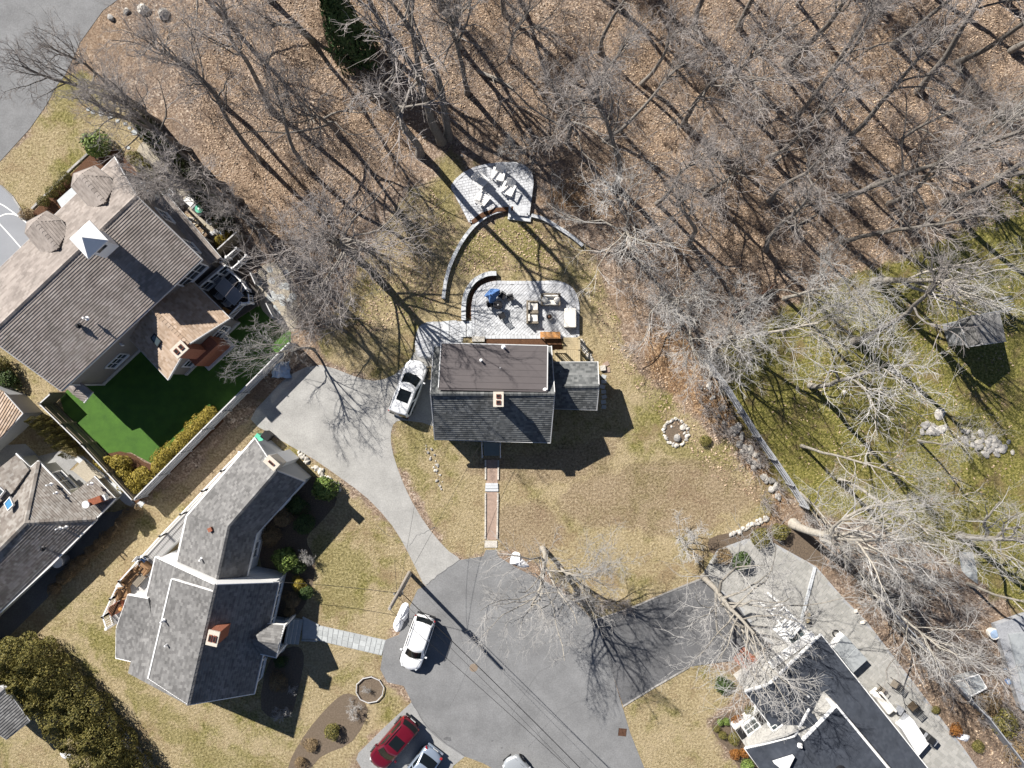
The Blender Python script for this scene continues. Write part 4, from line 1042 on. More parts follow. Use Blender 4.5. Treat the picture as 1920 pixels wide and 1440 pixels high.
skylight(o, [(9, 944, 3.43), (20, 931, 3.31), (27, 947, 3.43), (16, 958, 3.51)], M['white'], M['blueglass'])
skylight(o, [(-12, 930, 3.20), (0, 912, 3.04), (10, 921, 3.08), (-2, 936, 3.24)], M['white'], M['skyglass'])
vent_pipe(o, 96, 908, 2.79, .6, .06); vent_pipe(o, 172, 907, 2.40, .5, .06); vent_pipe(o, 106, 924, 2.94, .35, .05); vent_pipe(o, 113, 990, 3.10, .55, .05); vent_pipe(o, 124, 988, 3.02, .4, .05); vent_pipe(o, 80, 1029, 3.10, .2, .09, M['darkmetal'])
p = P(181, 938, 2.81); MB().box((p.x, p.y, 2.6), (.95, .5, .9), -.35 + .7).build('chimney', M['rust'], o)
MB().cyl((p.x - .55, p.y - .25, 2.0), .2, 1.2, 14).cyl((p.x - .55, p.y - .25, 3.2), .28, .1, 14).build('flue_pipe', M['whitevinyl'], o)
MB().box((p.x + .55, p.y + .2, 2.6), (.2, .45, .4), .35).build('vent_box', M['whitevinyl'], o)
# metal tank by its wall
p = P(122, 1048)
q = thing('water_barrel', 'round pale barrel beside the shaded wall of the cream house', 'barrel', (p.x, p.y, 0))
MB().cyl((0, 0, 0), .4, .95, 20, .44).build('body', M['palebluecloth'] if 0 else M['greyplastic'], q, True); MB().cyl((0, 0, .95), .46, .06, 20).build('rim', M['whitevinyl'], q, True)
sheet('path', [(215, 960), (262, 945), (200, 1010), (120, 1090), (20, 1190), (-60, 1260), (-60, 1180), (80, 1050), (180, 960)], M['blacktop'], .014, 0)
sheet('path', [(150, 850), (190, 885), (250, 935), (272, 942), (262, 957), (235, 945), (175, 890), (140, 862)], M['gravelpath'] if 0 else M['granite'], .016, 0)
sheet('patio', [(-40, 838), (48, 832), (72, 855), (115, 845), (150, 862), (130, 882), (180, 880), (205, 905), (170, 930), (120, 905), (60, 880), (-40, 960)], M['pad'], .011, 0)
sheet('patio', [(136, 882), (158, 860), (196, 893), (170, 910)], M['gravelpath'], .02, 0)
# shed with a tan roof above it
o = thing('shed', 'small shed with tan roof and pale grey gable at the left edge', 'shed', P(20, 780))
roof_plane(o, [(-80, 690, 2.9), (8, 736, 2.6), (43, 775, 2.45), (5, 818, 2.3), (-80, 890, 2.6)], M['sh_tan'], .2)
fascia(o, [(8, 736, 2.6), (43, 775, 2.45), (5, 818, 2.3), (-80, 890, 2.6)], M['trim'], .07, .14, .06)
MB().prism([P2(-80, 696, 2.3), P2(8, 740, 2.3), P2(41, 775, 2.3), P2(4, 814, 2.2), P2(-80, 884, 2.3)], 0, 2.24).build('wall', M['greysiding'], o)
# ================================================================ STONES
def stone_mesh(seed, name='stone', m=None, n=2):
    bm = bmesh.new(); bmesh.ops.create_icosphere(bm, subdivisions=n, radius=1.0); rr = random.Random(seed)
    pl = [(Vector((rr.uniform(-1, 1), rr.uniform(-1, 1), rr.uniform(-.6, 1))).normalized(), rr.uniform(.55, .85)) for _ in range(9)]
    for v in bm.verts:
        for n_, d in pl:
            k = v.co.dot(n_)
            if k > d: v.co -= n_ * (k - d) * .9
        v.co *= 1 + rr.uniform(-.05, .05)
    me_ = bpy.data.meshes.new(name); bm.to_mesh(me_); bm.free(); me_.materials.append(m or M['rock']); return me_
STONES = [stone_mesh(i, m=M['rock']) for i in range(6)]; PALES = [stone_mesh(20 + i, m=M['rockpale']) for i in range(6)]
def stone(x, y, r, parent=None, pale=False, z=None, flat=.65, name='stone', rnd=R):
    o = link(name, rnd.choice(PALES if pale else STONES), parent)
    sx = r * rnd.uniform(.8, 1.3); o.scale = (sx, r * rnd.uniform(.75, 1.1), r * flat); o.rotation_euler = (rnd.uniform(-.2, .2), rnd.uniform(-.2, .2), rnd.uniform(0, 6.28))
    off_ = FR[parent].translation if parent is not None else Vector()
    o.location = Vector((x, y, (z if z is not None else r * flat * .45))) - off_
    return o
def boulder(label, px, py, r, pale=False, flat=.7):
    p = P(px, py); o = stone(p.x, p.y, r, None, pale, flat=flat, name='boulder'); tag(o, label, 'boulder'); return o

# ================================================================ PAVED PATIOS BEHIND THE CENTRE HOUSE
def pavers(parent, poly, size, rot, z, m, joint=.012, herring=False, name='pavers'):
    """joined paving blocks inside a polygon"""
    c, s = math.cos(rot), math.sin(rot); loc = [(x * c + y * s, -x * s + y * c) for x, y in poly]
    x0, x1 = min(p[0] for p in loc), max(p[0] for p in loc); y0, y1 = min(p[1] for p in loc), max(p[1] for p in loc)
    mb = MB(); rr = random.Random(5); y = y0; row = 0
    while y < y1:
        x = x0 - (row % 2) * size[0] * .5 - rr.uniform(0, .1)
        while x < x1:
            w_ = size[0] * rr.choice((1, 1, .66, 1.33)); h_ = size[1]
            q = [(x + joint, y + joint), (x + w_ - joint, y + joint), (x + w_ - joint, y + h_ - joint), (x + joint, y + h_ - joint)]
            # convex outline pieces only: clip by testing the centre and corners
            cx, cy = x + w_ / 2, y + h_ / 2
            if inside(cx, cy, loc) and all(inside(a + (cx - a) * .25, b + (cy - b) * .25, loc) for a, b in q):
                zz_ = z + rr.uniform(-.004, .004)
                t = [(a * c - b * s, a * s + b * c) for a, b in q]
                k = len(mb.v); mb.add([(a, b, z - .05) for a, b in t] + [(a, b, zz_) for a, b in t], [(4, 5, 6, 7), (0, 1, 5, 4), (1, 2, 6, 5), (2, 3, 7, 6), (3, 0, 4, 7)])
            x += w_
        y += size[1]; row += 1
    o = mb.build(name, m, parent); o['kind'] = 'stuff'; return o
def border(parent, pts, w, z, m, step=.3, name='border_blocks'):
    mb = MB()
    for a, b in zip(pts[:-1], pts[1:]):
        a = Vector((*a, z - .03)); b = Vector((*b, z - .03)); n = max(1, round((b - a).length / step))
        for i in range(n): mb.beam(a + (b - a) * ((i + .03) / n), a + (b - a) * ((i + .97) / n), w, .07)
    o = mb.build(name, m, parent); o['kind'] = 'stuff'; return o
lp = smooth_line(pxpoly([(887, 632), (887, 600), (887, 572), (896, 545), (922, 531), (960, 530), (1010, 530), (1046, 530), (1070, 541), (1082, 565), (1083, 600), (1083, 632)]), 4, False)
low = struct(MB().prism(lp, -.2, .06), 'patio', M['joint'])
pavers(low, lp, (.30, .2), math.radians(45), .085, M['paver']); border(low, lp + [lp[0]], .26, .1, M['paver'])
up_ = pxpoly([(882, 418), (848, 352), (856, 340), (870, 328), (890, 318), (915, 312), (940, 309), (965, 309), (980, 313), (990, 320), (996, 330), (998, 344), (990, 405), (962, 402), (962, 391), (945, 392), (930, 396), (912, 401), (896, 408)])
upo = struct(MB().prism(up_, -.2, .32), 'patio', M['joint'])
pavers(upo, up_, (.26, .22), math.radians(12), .345, M['paver']); border(upo, up_ + [up_[0]], .22, .36, M['paver'])
lpth = smooth_line(pxpoly([(782, 668), (779, 640), (784, 615), (800, 604), (830, 603), (866, 603), (866, 645), (820, 650), (812, 672)]), 2)
lft = struct(MB().prism(lpth, -.2, .035), 'path', M['joint']); pavers(lft, lpth, (.3, .2), .3, .055, M['paver'])
for i, x in enumerate((836, 869, 880)):
    a_ = P(x, 617); MB().box((a_.x, a_.y, .03 + .02 * i), (.42 if i else .5, 1.28, .14)).build('step', M['granite'], lft)
a_ = P(897, 636); MB().box((a_.x, a_.y, .1), (1.0, .42, .25)).build('step', M['rockpale'], low)
# mulch beds
sheet('mulch_bed', [(908, 632), (1052, 632), (1054, 656), (908, 652)], M['mulch'], .05, 0)
sheet('mulch_bed', [(930, 516), (915, 518), (896, 530), (882, 550), (876, 575), (875, 596), (888, 597), (888, 572), (898, 545), (922, 532), (932, 530)], M['mulch'], .07, 0)
sheet('mulch_bed', [(962, 389), (930, 392), (903, 401), (883, 416), (888, 422), (908, 409), (932, 399), (962, 397)], M['mulch'], .38, 0)
# curved walls with cap stones
def cap_wall(label, pts, h, w=.31, closed=False):
    line = [Vector(P2(*p)) for p in pts]; q = smooth_line([tuple(p) for p in line], 8, False)
    base = P(*pts[len(pts) // 2]); o = thing('garden_wall', label, 'wall', base)
    rows = []
    def strip(ww, z0, z1, seg):
        mb = MB(); L_ = []; 
        for i, p in enumerate(seg):
            a = seg[max(i - 1, 0)]; b = seg[min(i + 1, len(seg) - 1)]; d = Vector((b[0] - a[0], b[1] - a[1])).normalized(); s = Vector((-d.y, d.x)) * ww / 2
            L_.append([(p[0] + s.x, p[1] + s.y, z0), (p[0] - s.x, p[1] - s.y, z0), (p[0] - s.x, p[1] - s.y, z1), (p[0] + s.x, p[1] + s.y, z1)])
        mb.grid(L_, True); mb.add(L_[0], [(3, 2, 1, 0)]); mb.add(L_[-1], [(0, 1, 2, 3)]); return mb
    strip(w * .8, -.2, h - .06, q).build('wall_face', M['granite'], o)
    acc = 0; seg = [q[0]]
    def lerp(a, b, t): return (a[0] + (b[0] - a[0]) * t, a[1] + (b[1] - a[1]) * t)
    # cap stones about 0.75 m long
    dense = []
    for a, b in zip(q[:-1], q[1:]):
        n = max(1, int(math.dist(a, b) / .1)); dense += [lerp(a, b, i / n) for i in range(n)]
    dense.append(q[-1]); k = 8; i = 0
    while i < len(dense) - 1:
        s = dense[i:min(i + k, len(dense))]
        if len(dense) - (i + k) < 4: s = dense[i:]; 
        if len(s) > 1:
            s2 = [lerp(s[0], s[1], .1)] + s[1:-1] + [lerp(s[-1], s[-2], .1)] if len(s) > 2 else s
            strip(w, h - .06, h + R.uniform(-.004, .006), s2).build('cap_stone', M['granite'], o)
        if len(dense) - (i + k) < 4: break
        i += k - 1
    return o
cap_wall('long curved granite capped wall below the upper patio', [(832, 561), (836, 530), (846, 495), (866, 455), (890, 424), (915, 405), (940, 396), (956, 394)], .34, .28)
cap_wall('curved granite capped wall running right from the upper patio steps', [(996, 405), (1020, 412), (1050, 430), (1074, 446), (1092, 462)], .3, .27)
cap_wall('short curved granite wall round the mulch bed of the lower patio', [(931, 514), (912, 516), (890, 528), (875, 550), (870, 575), (870, 601)], .45, .36)
st = thing('stone_steps', 'pale granite steps joining the upper patio to the lawn', 'steps', P(976, 402))
a_ = P(974, 401); MB().box((a_.x, a_.y + .25, .17), (1.5, .8, .34), -.12).build('step', M['granite'], st); MB().box((a_.x - .0, a_.y - .32, .1), (1.85, .5, .2), -.12).build('step', M['granite'], st)
MB().box((a_.x - .78, a_.y + .1, .36), (.2, .9, .1), -.05).build('cheek_stone', M['granite'], st)
# ---------------------------------------------------------------- deck by the lower block
o = thing('deck', 'small weathered wooden deck beside the mulch bed of the centre house', 'deck', P(1068, 655))
dp = pxpoly([(1056, 632), (1083, 633), (1083, 678), (1040, 678), (1040, 655), (1056, 655)])
boards(o, [P2(1056, 633), P2(1083, 633), P2(1083, 655), P2(1056, 655)], .3, 0, .15, M['deckwood']); boards(o, [P2(1040, 656), P2(1083, 656), P2(1083, 680), P2(1040, 680)], .34, math.pi / 2, .15, M['deckwood'])
MB().prism(pxpoly([(1057, 634), (1082, 634), (1082, 679), (1041, 679), (1041, 656), (1057, 656)]), -.1, .27).build('deck_frame', M['deckwood'], o)
railing(o, [(1084, 634, .3), (1084, 655, .3), (1084, 679, .3)], .9, M['deckwood'], gap=.16, cap=.14); railing(o, [(1040, 661, .34), (1058, 661, .34)], .95, M['deckwood'], gap=.16, cap=.14)
# wooden planter bench at the mulch bed
a_ = P(1031, 628.5)
o = thing('wooden_bench', 'orange brown wooden bench at the edge of the lower patio', 'bench', (a_.x, a_.y, .09))
mb = MB(); [mb.box((0, .18 - i * .11, .44), (1.6, .1, .03)) for i in range(4)]; mb.build('seat', M['orangewood'], o, True)
mb = MB(); [mb.box((0, -.26 - i * .02, .6 + i * .13), (1.6, .03, .11)) for i in range(3)]; mb.build('backrest', M['orangewood'], o, True)
for x in (-.7, .7): MB().box((x, .15, .21), (.07, .07, .42)).build('leg', M['orangewood'], o, True); MB().box((x, -.24, .45), (.07, .07, .9)).build('leg', M['orangewood'], o, True)
# ---------------------------------------------------------------- furniture of the lower patio
Z1 = .095
wicker_seat('grey wicker loveseat with cream cushions at the top of the lower patio', 1032, 563, Z1, -math.pi / 2, 1.55, M['wicker'], M['cushion'], name='loveseat', cat='loveseat', d=.95, n=1)
p = P(1032, 563, Z1); 
for dx, lb in ((-.48, 'cream throw pillow at the left end of the top loveseat'), (.5, 'cream throw pillow at the right end of the top loveseat')):
    q = link('throw_pillow', STONES[1], None); q.data = PILLOW if 'PILLOW' in globals() else q.data
    bm = bmesh.new(); bmesh.ops.create_uvsphere(bm, u_segments=14, v_segments=8, radius=1)
    for v in bm.verts: 
        v.co.x = math.copysign(abs(v.co.x) ** .6, v.co.x) * .26; v.co.y = math.copysign(abs(v.co.y) ** .6, v.co.y) * .24; v.co.z *= .1
    me_ = bpy.data.meshes.new('throw_pillow'); bm.to_mesh(me_); bm.free(); me_.shade_smooth(); me_.materials.append(M['cushion']); q.data = me_
    q.location = (p.x + dx, p.y - .05, .74); q.rotation_euler = (.5, .2, dx); tag(q, lb, 'pillow', 'pillows on the loveseat')
for py, lb in ((576, 'grey wicker armchair with cream cushion, upper of the joined pair'), (597, 'grey wicker armchair with cream cushion, lower of the joined pair')):
    wicker_seat(lb, 998, py, Z1, 0, .93, M['wicker'], M['cushion'], d=.95)
a_ = P(1069, 596.5, .5)
o = thing('covered_ottoman', 'large cream covered ottoman at the right edge of the lower patio', 'ottoman', (a_.x, a_.y, Z1))
MB().box((0, 0, .22), (.92, 1.48, .44)).build('base', M['wicker'], o, True, bevel=.03); MB().box((0, 0, .53), (.95, 1.52, .2)).build('cushion', M['cushion'], o, True, bevel=.07)
a_ = P(1029.5, 595)
o = thing('fire_bowl', 'small round stone fire bowl in the middle of the lower patio', 'fire bowl', (a_.x, a_.y, Z1))
MB().cyl((0, 0, 0), .17, .35, 18, .25).build('bowl', M['rock'], o, True); MB().cyl((0, 0, .345), .2, .01, 18).build('ash', M['dark'], o, True); MB().cyl((0, 0, .35), .12, .05, 10, .05).build('lava_rock', M['iron'], o, True)
def round_table(label, px, py, z, r, m):
    o = thing('round_table', label, 'table', P(px, py, z))
    MB().cyl((0, 0, .7), r, .03, 26).build('table_top', m, o, True); MB().cyl((0, 0, .73), .05, .03, 12).build('hub', M['trim'], o, True)
    for k in range(4):
        a = k * math.pi / 2 + .4; MB().beam((0, 0, .35), (r * .7 * math.cos(a), r * .7 * math.sin(a), 0), .03, .03).beam((0, 0, .35), (r * .8 * math.cos(a), r * .8 * math.sin(a), .7), .03, .03).build('leg', m, o, True)
    return o
round_table('round black metal table beside the blue parasol', 934, 573.5, Z1, .36, M['darkmetal'])
tc_ = P(934, 573.5)
for lb, dx, dy, a in (('black metal patio chair above right of the round table', .35, .75, -2.2), ('black metal patio chair left of the round table, under the parasol', -.62, .08, 0.1), ('black metal patio chair pulled out below right of the round table', .3, -.85, 2.0), ('black metal patio chair standing off to the right of the round table', .95, .6, 3.4)):
    chair(lb, tc_.x + dx, tc_.y + dy, Z1, a, M['darkmetal'], group='black metal patio chairs', s=.9)
p = P(921, 557)
o = thing('folded_parasol', 'crumpled blue patio parasol half folded beside the round table', 'parasol', (p.x, p.y, Z1), .4)
MB().cyl((0, 0, 0), .24, .08, 16).build('foot', M['darkmetal'], o, True); MB().cyl((0, 0, .05), .022, 1.0, 8).build('pole', M['metal'], o, True)
mb = MB(); rows = []; rr = random.Random(12)
for j in range(6):
    t = j / 5; rows.append([((.06 + .52 * t * (1 + .3 * math.sin(3 * a + 1) + .12 * rr.uniform(-1, 1))) * math.cos(a) + .1 * t, (.06 + .45 * t * (1 + .25 * math.sin(2 * a))) * math.sin(a), 1.15 - .55 * t ** 1.3 + .1 * math.sin(5 * a) * t) for a in [2 * math.pi * k / 22 for k in range(22)]])
mb.grid(rows, True); mb.build('canopy', M['bluecloth'], o, True)
# ---------------------------------------------------------------- Adirondack chairs on the upper patio
def adirondack(label, px, py, rz):
    o = thing('adirondack_chair', label, 'chair', P(px, py, .35), rz, 'white adirondack chairs on the upper patio'); o.scale = (1.18, 1.18, 1.1)
    for i in range(6): MB().box((.32 - i * .12, 0, .37 - i * .035), (.118, .54, .025), 0, 1, 0, .28).build('seat_slat', M['chairwhite'], o, True)
    for i in range(5):
        y = (i - 2) * .115; hh = .82 - abs(i - 2) * .06
        MB().box((-.34 - .16 * hh * .6, y * 1.15, .22 + hh / 2), (.025, .105, hh), 0, 1, 0, -.42).build('back_slat', M['chairwhite'], o, True)
    for s in (-1, 1):
        MB().box((.02, s * .36, .56), (.78, .15, .025)).build('arm', M['chairwhite'], o, True)
        MB().box((.34, s * .33, .28), (.09, .03, .55)).build('leg', M['chairwhite'], o, True)
        MB().beam((.4, s * .27, .34), (-.5, s * .27, .06), .03, .12).build('leg', M['chairwhite'], o, True)
    return o
adirondack('white adirondack chair at the left of the upper patio, in the trunk shadow', 902, 343, -.75)
adirondack('white adirondack chair at the top of the upper patio', 935, 330, -1.85)
adirondack('white adirondack chair at the right of the upper patio', 953, 357, 3.05 + 1.2)
adirondack('white adirondack chair at the bottom of the upper patio', 905, 375, .9)
# ---------------------------------------------------------------- rocks near the centre house
ring = thing('stone_ring', 'ring of field stones round a bed on the dry lawn', 'stone ring', P(1267, 810))
rr = random.Random(9)
for i in range(30):
    a = 2 * math.pi * i / 30; p = P(1267 + 21 * math.cos(a) * (1 + .12 * math.sin(2 * a + 1)), 810 + 25 * math.sin(a)); stone(p.x + rr.uniform(-.06, .06), p.y + rr.uniform(-.06, .06), rr.uniform(.11, .2), ring, i % 3 > 0, rnd=rr)
for x, y, r_ in ((1259, 800, .12), (1248, 818, .2), (1283, 812, .18)): p = P(x, y); stone(p.x, p.y, r_, ring, True, rnd=rr)
boulder('rounded grey boulder inside the stone ring', 1270, 822, .36); boulder('flat pale boulder at the upper right of the stone ring', 1280, 803, .3, True, .5)
sheet('garden_bed', [(1252, 795), (1268, 788), (1284, 795), (1287, 815), (1275, 832), (1255, 832), (1248, 815)], M['soil'], .01, 3)
pile = thing('rock_pile', 'pile of broken pale stones beside the small wooden deck', 'rock pile', P(1098, 660))
for i in range(46):
    t = rr.random(); p = P(1088 + 22 * t * rr.uniform(.75, 1.1) + rr.uniform(-2, 5), 640 + 38 * t + rr.uniform(-3, 3)); stone(p.x, p.y, rr.uniform(.08, .2), pile, i % 4 > 0, rnd=rr)
blk = P(1130, 690); solo(MB().box((blk.x, blk.y, .12), (.42, .42, .24), .15), 'concrete_block', M['rockpale'], 'pale square block at the corner of the lower grey roof', 'block', (blk.x, blk.y, 0))
blk = P(1136, 683); solo(MB().box((blk.x, blk.y, .03), (.5, .35, .06), .5).box((blk.x + .1, blk.y - .45, .03), (.45, .4, .06), .1), 'paving_slab', M['brickpath'], 'loose reddish slab on the lawn by the pale block', 'slab', (blk.x, blk.y, 0))
edge_ = thing('rock_edging', 'loose line of stones on the lawn left of the front path', 'rock edging', P(815, 880))
for i in range(26):
    t = i / 26; p = P(803 + 24 * t + rr.uniform(-6, 8), 838 + 80 * t + rr.uniform(-3, 3)); stone(p.x, p.y, rr.uniform(.06, .16), edge_, i % 3 == 0, rnd=rr)
# flagstones in the shade right of the house
fl = bpy.data.objects.new('path', None); COL.objects.link(fl); fl['kind'] = 'structure'; FR[fl] = Matrix.Identity(4)
for i in range(7):
    p = P(1131 + rr.uniform(-2, 2), 706 + i * 9.5); MB().box((p.x, p.y, .0), (rr.uniform(.3, .42), rr.uniform(.26, .34), .06), rr.uniform(-.3, .3)).build('stepping_stone', M['bluestone'], fl)

# ================================================================ SNOW PILES
def snow(label, pts, h, seed):
    """a melting heap with its own outline"""
    poly = [Vector(P2(*p)) for p in smooth_line(pts, 5)]; c = sum(poly, Vector((0, 0))) / len(poly); rr = random.Random(seed); rows = []
    for k in (1.0, .93, .8, .6, .35, .12, .0):
        z = h * (1 - k ** 2.2); rows.append([(c.x + (p.x - c.x) * k, c.y + (p.y - c.y) * k, z * (1 + .25 * math.sin(i * .9 + seed) + rr.uniform(-.08, .08)) + .005) for i, p in enumerate(poly)])
    mb = MB(); mb.grid([r_ for r_ in rows], True)
    return solo(mb, 'snow_pile', M['snow'], label, 'snow', (c.x, c.y, 0), smooth=True)
snow('elongated pile of white snow beside the utility pole', [(754, 1133), (762, 1130), (767, 1136), (765, 1155), (757, 1168), (752, 1180), (744, 1185), (738, 1178), (738, 1168), (746, 1150)], .45, 1)
snow('small pile of melting snow at the top of the asphalt circle', [(962, 1036), (974, 1037), (978, 1046), (986, 1054), (992, 1062), (978, 1064), (966, 1058), (956, 1056)], .35, 3)
snow('thin white patch of snow on the grass at the bottom left', [(113, 1412), (126, 1412), (136, 1416), (130, 1423), (118, 1421)], .15, 5)

# ================================================================ TURF YARD, FENCES
sheet('artificial_lawn', [(128, 795), (112, 745), (300, 560), (470, 560), (545, 622), (546, 655), (400, 800), (300, 870), (286, 870), (245, 848), (204, 850)], M['turf'], .012, 0)
sheet('mulch_bed', [(190, 875), (203, 850), (225, 846), (250, 852), (270, 866), (286, 872), (300, 868), (412, 776), (420, 790), (275, 930), (255, 945)], M['mulch'], .02, 0)
def board_fence(label, pts, h, m, cap, panel=2.4, rails=True, name='fence', bw=.14, side=1, rm=None):
    q = [Vector((*P2(*p), 0)) for p in pts]; o = thing(name, label, 'fence', (q[0] + q[-1]) / 2)
    for a, b in zip(q[:-1], q[1:]):
        L_ = (b - a).length; n = max(1, round(L_ / panel)); d = (b - a).normalized(); s = Vector((-d.y, d.x, 0)) * side
        for i in range(n):
            p0 = a + (b - a) * (i / n); p1 = a + (b - a) * ((i + 1) / n); mb = MB(); L2 = (p1 - p0).length; k = int(L2 / bw)
            for j in range(k):
                c_ = p0 + d * (bw * (j + .5) * L2 / (k * bw)); mb.beam(c_ + Vector((0, 0, .03)), c_ + Vector((0, 0, h - .04)), bw * .93, .022) if abs(d.x) < -1 else mb.box((c_.x, c_.y, h / 2), (L2 / k * .94, .022, h - .06), math.atan2(d.y, d.x))
            if rails:
                for z in (.3, h * .55, h - .25): MB().beam(p0 + s * .045 + Vector((0, 0, z)), p1 + s * .045 + Vector((0, 0, z)), .07, .09).build('rail', rm or m, o)
            pn = mb.build('panel', m, o)
            MB().beam(p0 + Vector((0, 0, h)), p1 + Vector((0, 0, h)), .09, .03).build('cap_rail', cap, o)
        for i in range(n + 1):
            p0 = a + (b - a) * (i / n) + s * .07; MB().box((p0.x, p0.y, h / 2 + .04), (.1, .1, h + .08), math.atan2(d.y, d.x)).build('post', m, o)
    return o
board_fence('cedar board fence with pale cap along the left side of the turf yard', [(104, 756), (180, 830), (272, 930)], 1.9, M['fencewood'], M['trim'])
board_fence('long board fence with pale cap between the turf yard and the white house', [(276, 928), (400, 802), (500, 702), (556, 645)], 1.9, M['fencegrey'], M['trim'], side=-1, rm=M['trim'])
board_fence('short cedar fence joining the taupe house corner to the left yard fence', [(104, 756), (124, 738)], 1.9, M['fencewood'], M['trim'], 1.2)
board_fence('brown board fence from the taupe house end towards the wood', [(420, 482), (462, 444)], 1.9, M['fencewood'], M['trim'])
# patio of irregular stone behind the deck
ps = sheet('patio', [(478, 520), (505, 492), (540, 505), (556, 560), (556, 605), (545, 622), (500, 590), (488, 570)], M['gravelpath'], .014, 3)
rr = random.Random(31)
for i in range(40):
    p = P(rr.uniform(482, 552), rr.uniform(505, 612))
    if inside(p.x, p.y, pxpoly([(480, 522), (505, 494), (538, 508), (553, 560), (553, 603), (545, 618), (502, 588), (490, 568)])): MB().prism([(p.x + r_ * math.cos(a), p.y + r_ * math.sin(a)) for a, r_ in [(k * 1.05 + rr.uniform(-.2, .2), rr.uniform(.22, .36)) for k in range(6)]], 0, .025 + rr.random() * .006).build('flagstone', M['bluestone'], ps)
boulder('white rounded boulder on the stone patio behind the deck', 551, 582, .42, True, .6)
# lattice panels in the yard fence by that patio
for lb, a, b in (('pale slatted fence section beside the stone patio, upper', (478, 514), (488, 536)), ('pale slatted fence section beside the stone patio, lower', (508, 572), (520, 596))):
    A_, B_ = P(*a), P(*b); mb = MB(); o = thing('slatted_fence', lb, 'fence', (A_ + B_) / 2)
    for i in range(9): p = A_ + (B_ - A_) * (i / 8); MB().beam(p, p + Vector((0, 0, 1.1)), .06, .06).build('slat', M['trim'], o)
    for z in (.25, 1.1): MB().beam(A_ + Vector((0, 0, z)), B_ + Vector((0, 0, z)), .07, .05).build('rail', M['trim'], o)
# folded tarp by the fence
p = P(528, 693)
q = MB(); rows = []
for j in range(7):
    rows.append([(p.x + (i - 4) * .2 * (1 - .04 * j) + .06 * math.sin(j * 2 + i), p.y + (j - 3) * .22 + .05 * math.sin(i * 1.7), .02 + .75 * max(0, 1 - ((i - 4) / 4.2) ** 2) * max(0, 1 - ((j - 3) / 3.2) ** 2) ** .5 + .05 * math.sin(i * 2.3 + j)) for i in range(9)])
q.grid(rows); solo(q, 'tarpaulin', M['palebluecloth'], 'pale blue tarpaulin heap by the board fence at the driveway end', 'tarpaulin', (p.x, p.y, 0))

# ================================================================ CLUTTER BESIDE THE TAUPE HOUSE
sheet('path', [(256, 284), (283, 256), (300, 268), (330, 310), (375, 372), (420, 430), (440, 450), (418, 470), (390, 440), (330, 370), (285, 318)], M['gravelpath'], .016, 3)
sheet('garden_bed', [(190, 300), (205, 278), (225, 285), (245, 310), (300, 370), (320, 380), (300, 390), (240, 330)], M['mulch'], .014, 3)
sheet('garden_bed', [(62, 398), (100, 358), (138, 322), (170, 288), (205, 300), (190, 330), (120, 400), (95, 420), (70, 418)], M['mulch'], .013, 0)
ssp = bpy.data.objects.new('path', None); COL.objects.link(ssp); ssp['kind'] = 'structure'; FR[ssp] = Matrix.Identity(4)
rr = random.Random(4)
for i, (x, y) in enumerate(((166, 205), (175, 211), (190, 213), (207, 218), (221, 227), (235, 232), (243, 240), (253, 248), (264, 254), (272, 262), (241, 277))):
    p = P(x, y); k = rr.uniform(.16, .27); MB().prism([(p.x + k * rr.uniform(.85, 1.2) * math.cos(a), p.y + k * rr.uniform(.8, 1.1) * math.sin(a)) for a in (.5, 1.7, 2.9, 4.1, 5.4)], -.05, .045).build('stepping_stone', M['bluestone'], ssp)
def ac_unit(label, px, py, rz):
    o = thing('air_conditioner', label, 'air conditioner', P(px, py), rz)
    MB().box((0, 0, .05), (1.0, 1.0, .1)).build('pad', M['rockpale'], o, True); MB().box((0, 0, .5), (.8, .8, .8)).build('housing', M['metal'], o, True, bevel=.04)
    MB().cyl((0, 0, .9), .33, .012, 22).build('fan_opening', M['dark'], o, True); mb = MB()
    for k in range(3):
        a = k * 2.09; mb.box((.15 * math.cos(a), .15 * math.sin(a), .92), (.28, .09, .012), a)
    mb.cyl((0, 0, .9), .06, .04, 10); mb.build('fan', M['greyplastic'], o, True); mb = MB()
    for r_ in (.15, .25, .34): mb.tube([(r_ * math.cos(a), r_ * math.sin(a), .95) for a in [2 * math.pi * k / 20 for k in range(21)]], .008, 4)
    mb.build('fan_guard', M['metal'], o, True); return o
ac_unit('grey air conditioner with round black fan beside the taupe house', 326, 369, -.72)
p = P(366, 382)
o = thing('generator', 'pale grey generator box next to the black mat and green lid', 'generator', (p.x, p.y, 0), math.radians(48))
MB().box((0, 0, .4), (.75, 1.05, .7)).build('housing', M['greyplastic'], o, True, bevel=.04); MB().box((0, .05, .77), (.68, .7, .05)).build('lid', M['white'], o, True); MB().box((0, -.45, .6), (.5, .1, .2)).build('grille', M['darkmetal'], o, True); MB().box((0, 0, .03), (.85, 1.2, .06)).build('pad', M['rockpale'], o, True)
p = P(381, 396)
o = thing('compost_bin', 'black square bin with a round green lid beside the taupe house', 'bin', (p.x, p.y, 0), math.radians(48))
MB().box((0, 0, .35), (.95, .95, .7), 0, .96).build('body', M['black'], o, True, bevel=.03); MB().cyl((0, 0, .7), .33, .05, 26).build('lid', M['teal'], o, True); MB().cyl((0, 0, .75), .2, .03, 22).build('lid_top', M['teal'], o, True); MB().cyl((0, 0, .78), .08, .04, 12).build('knob', M['whitevinyl'], o, True)
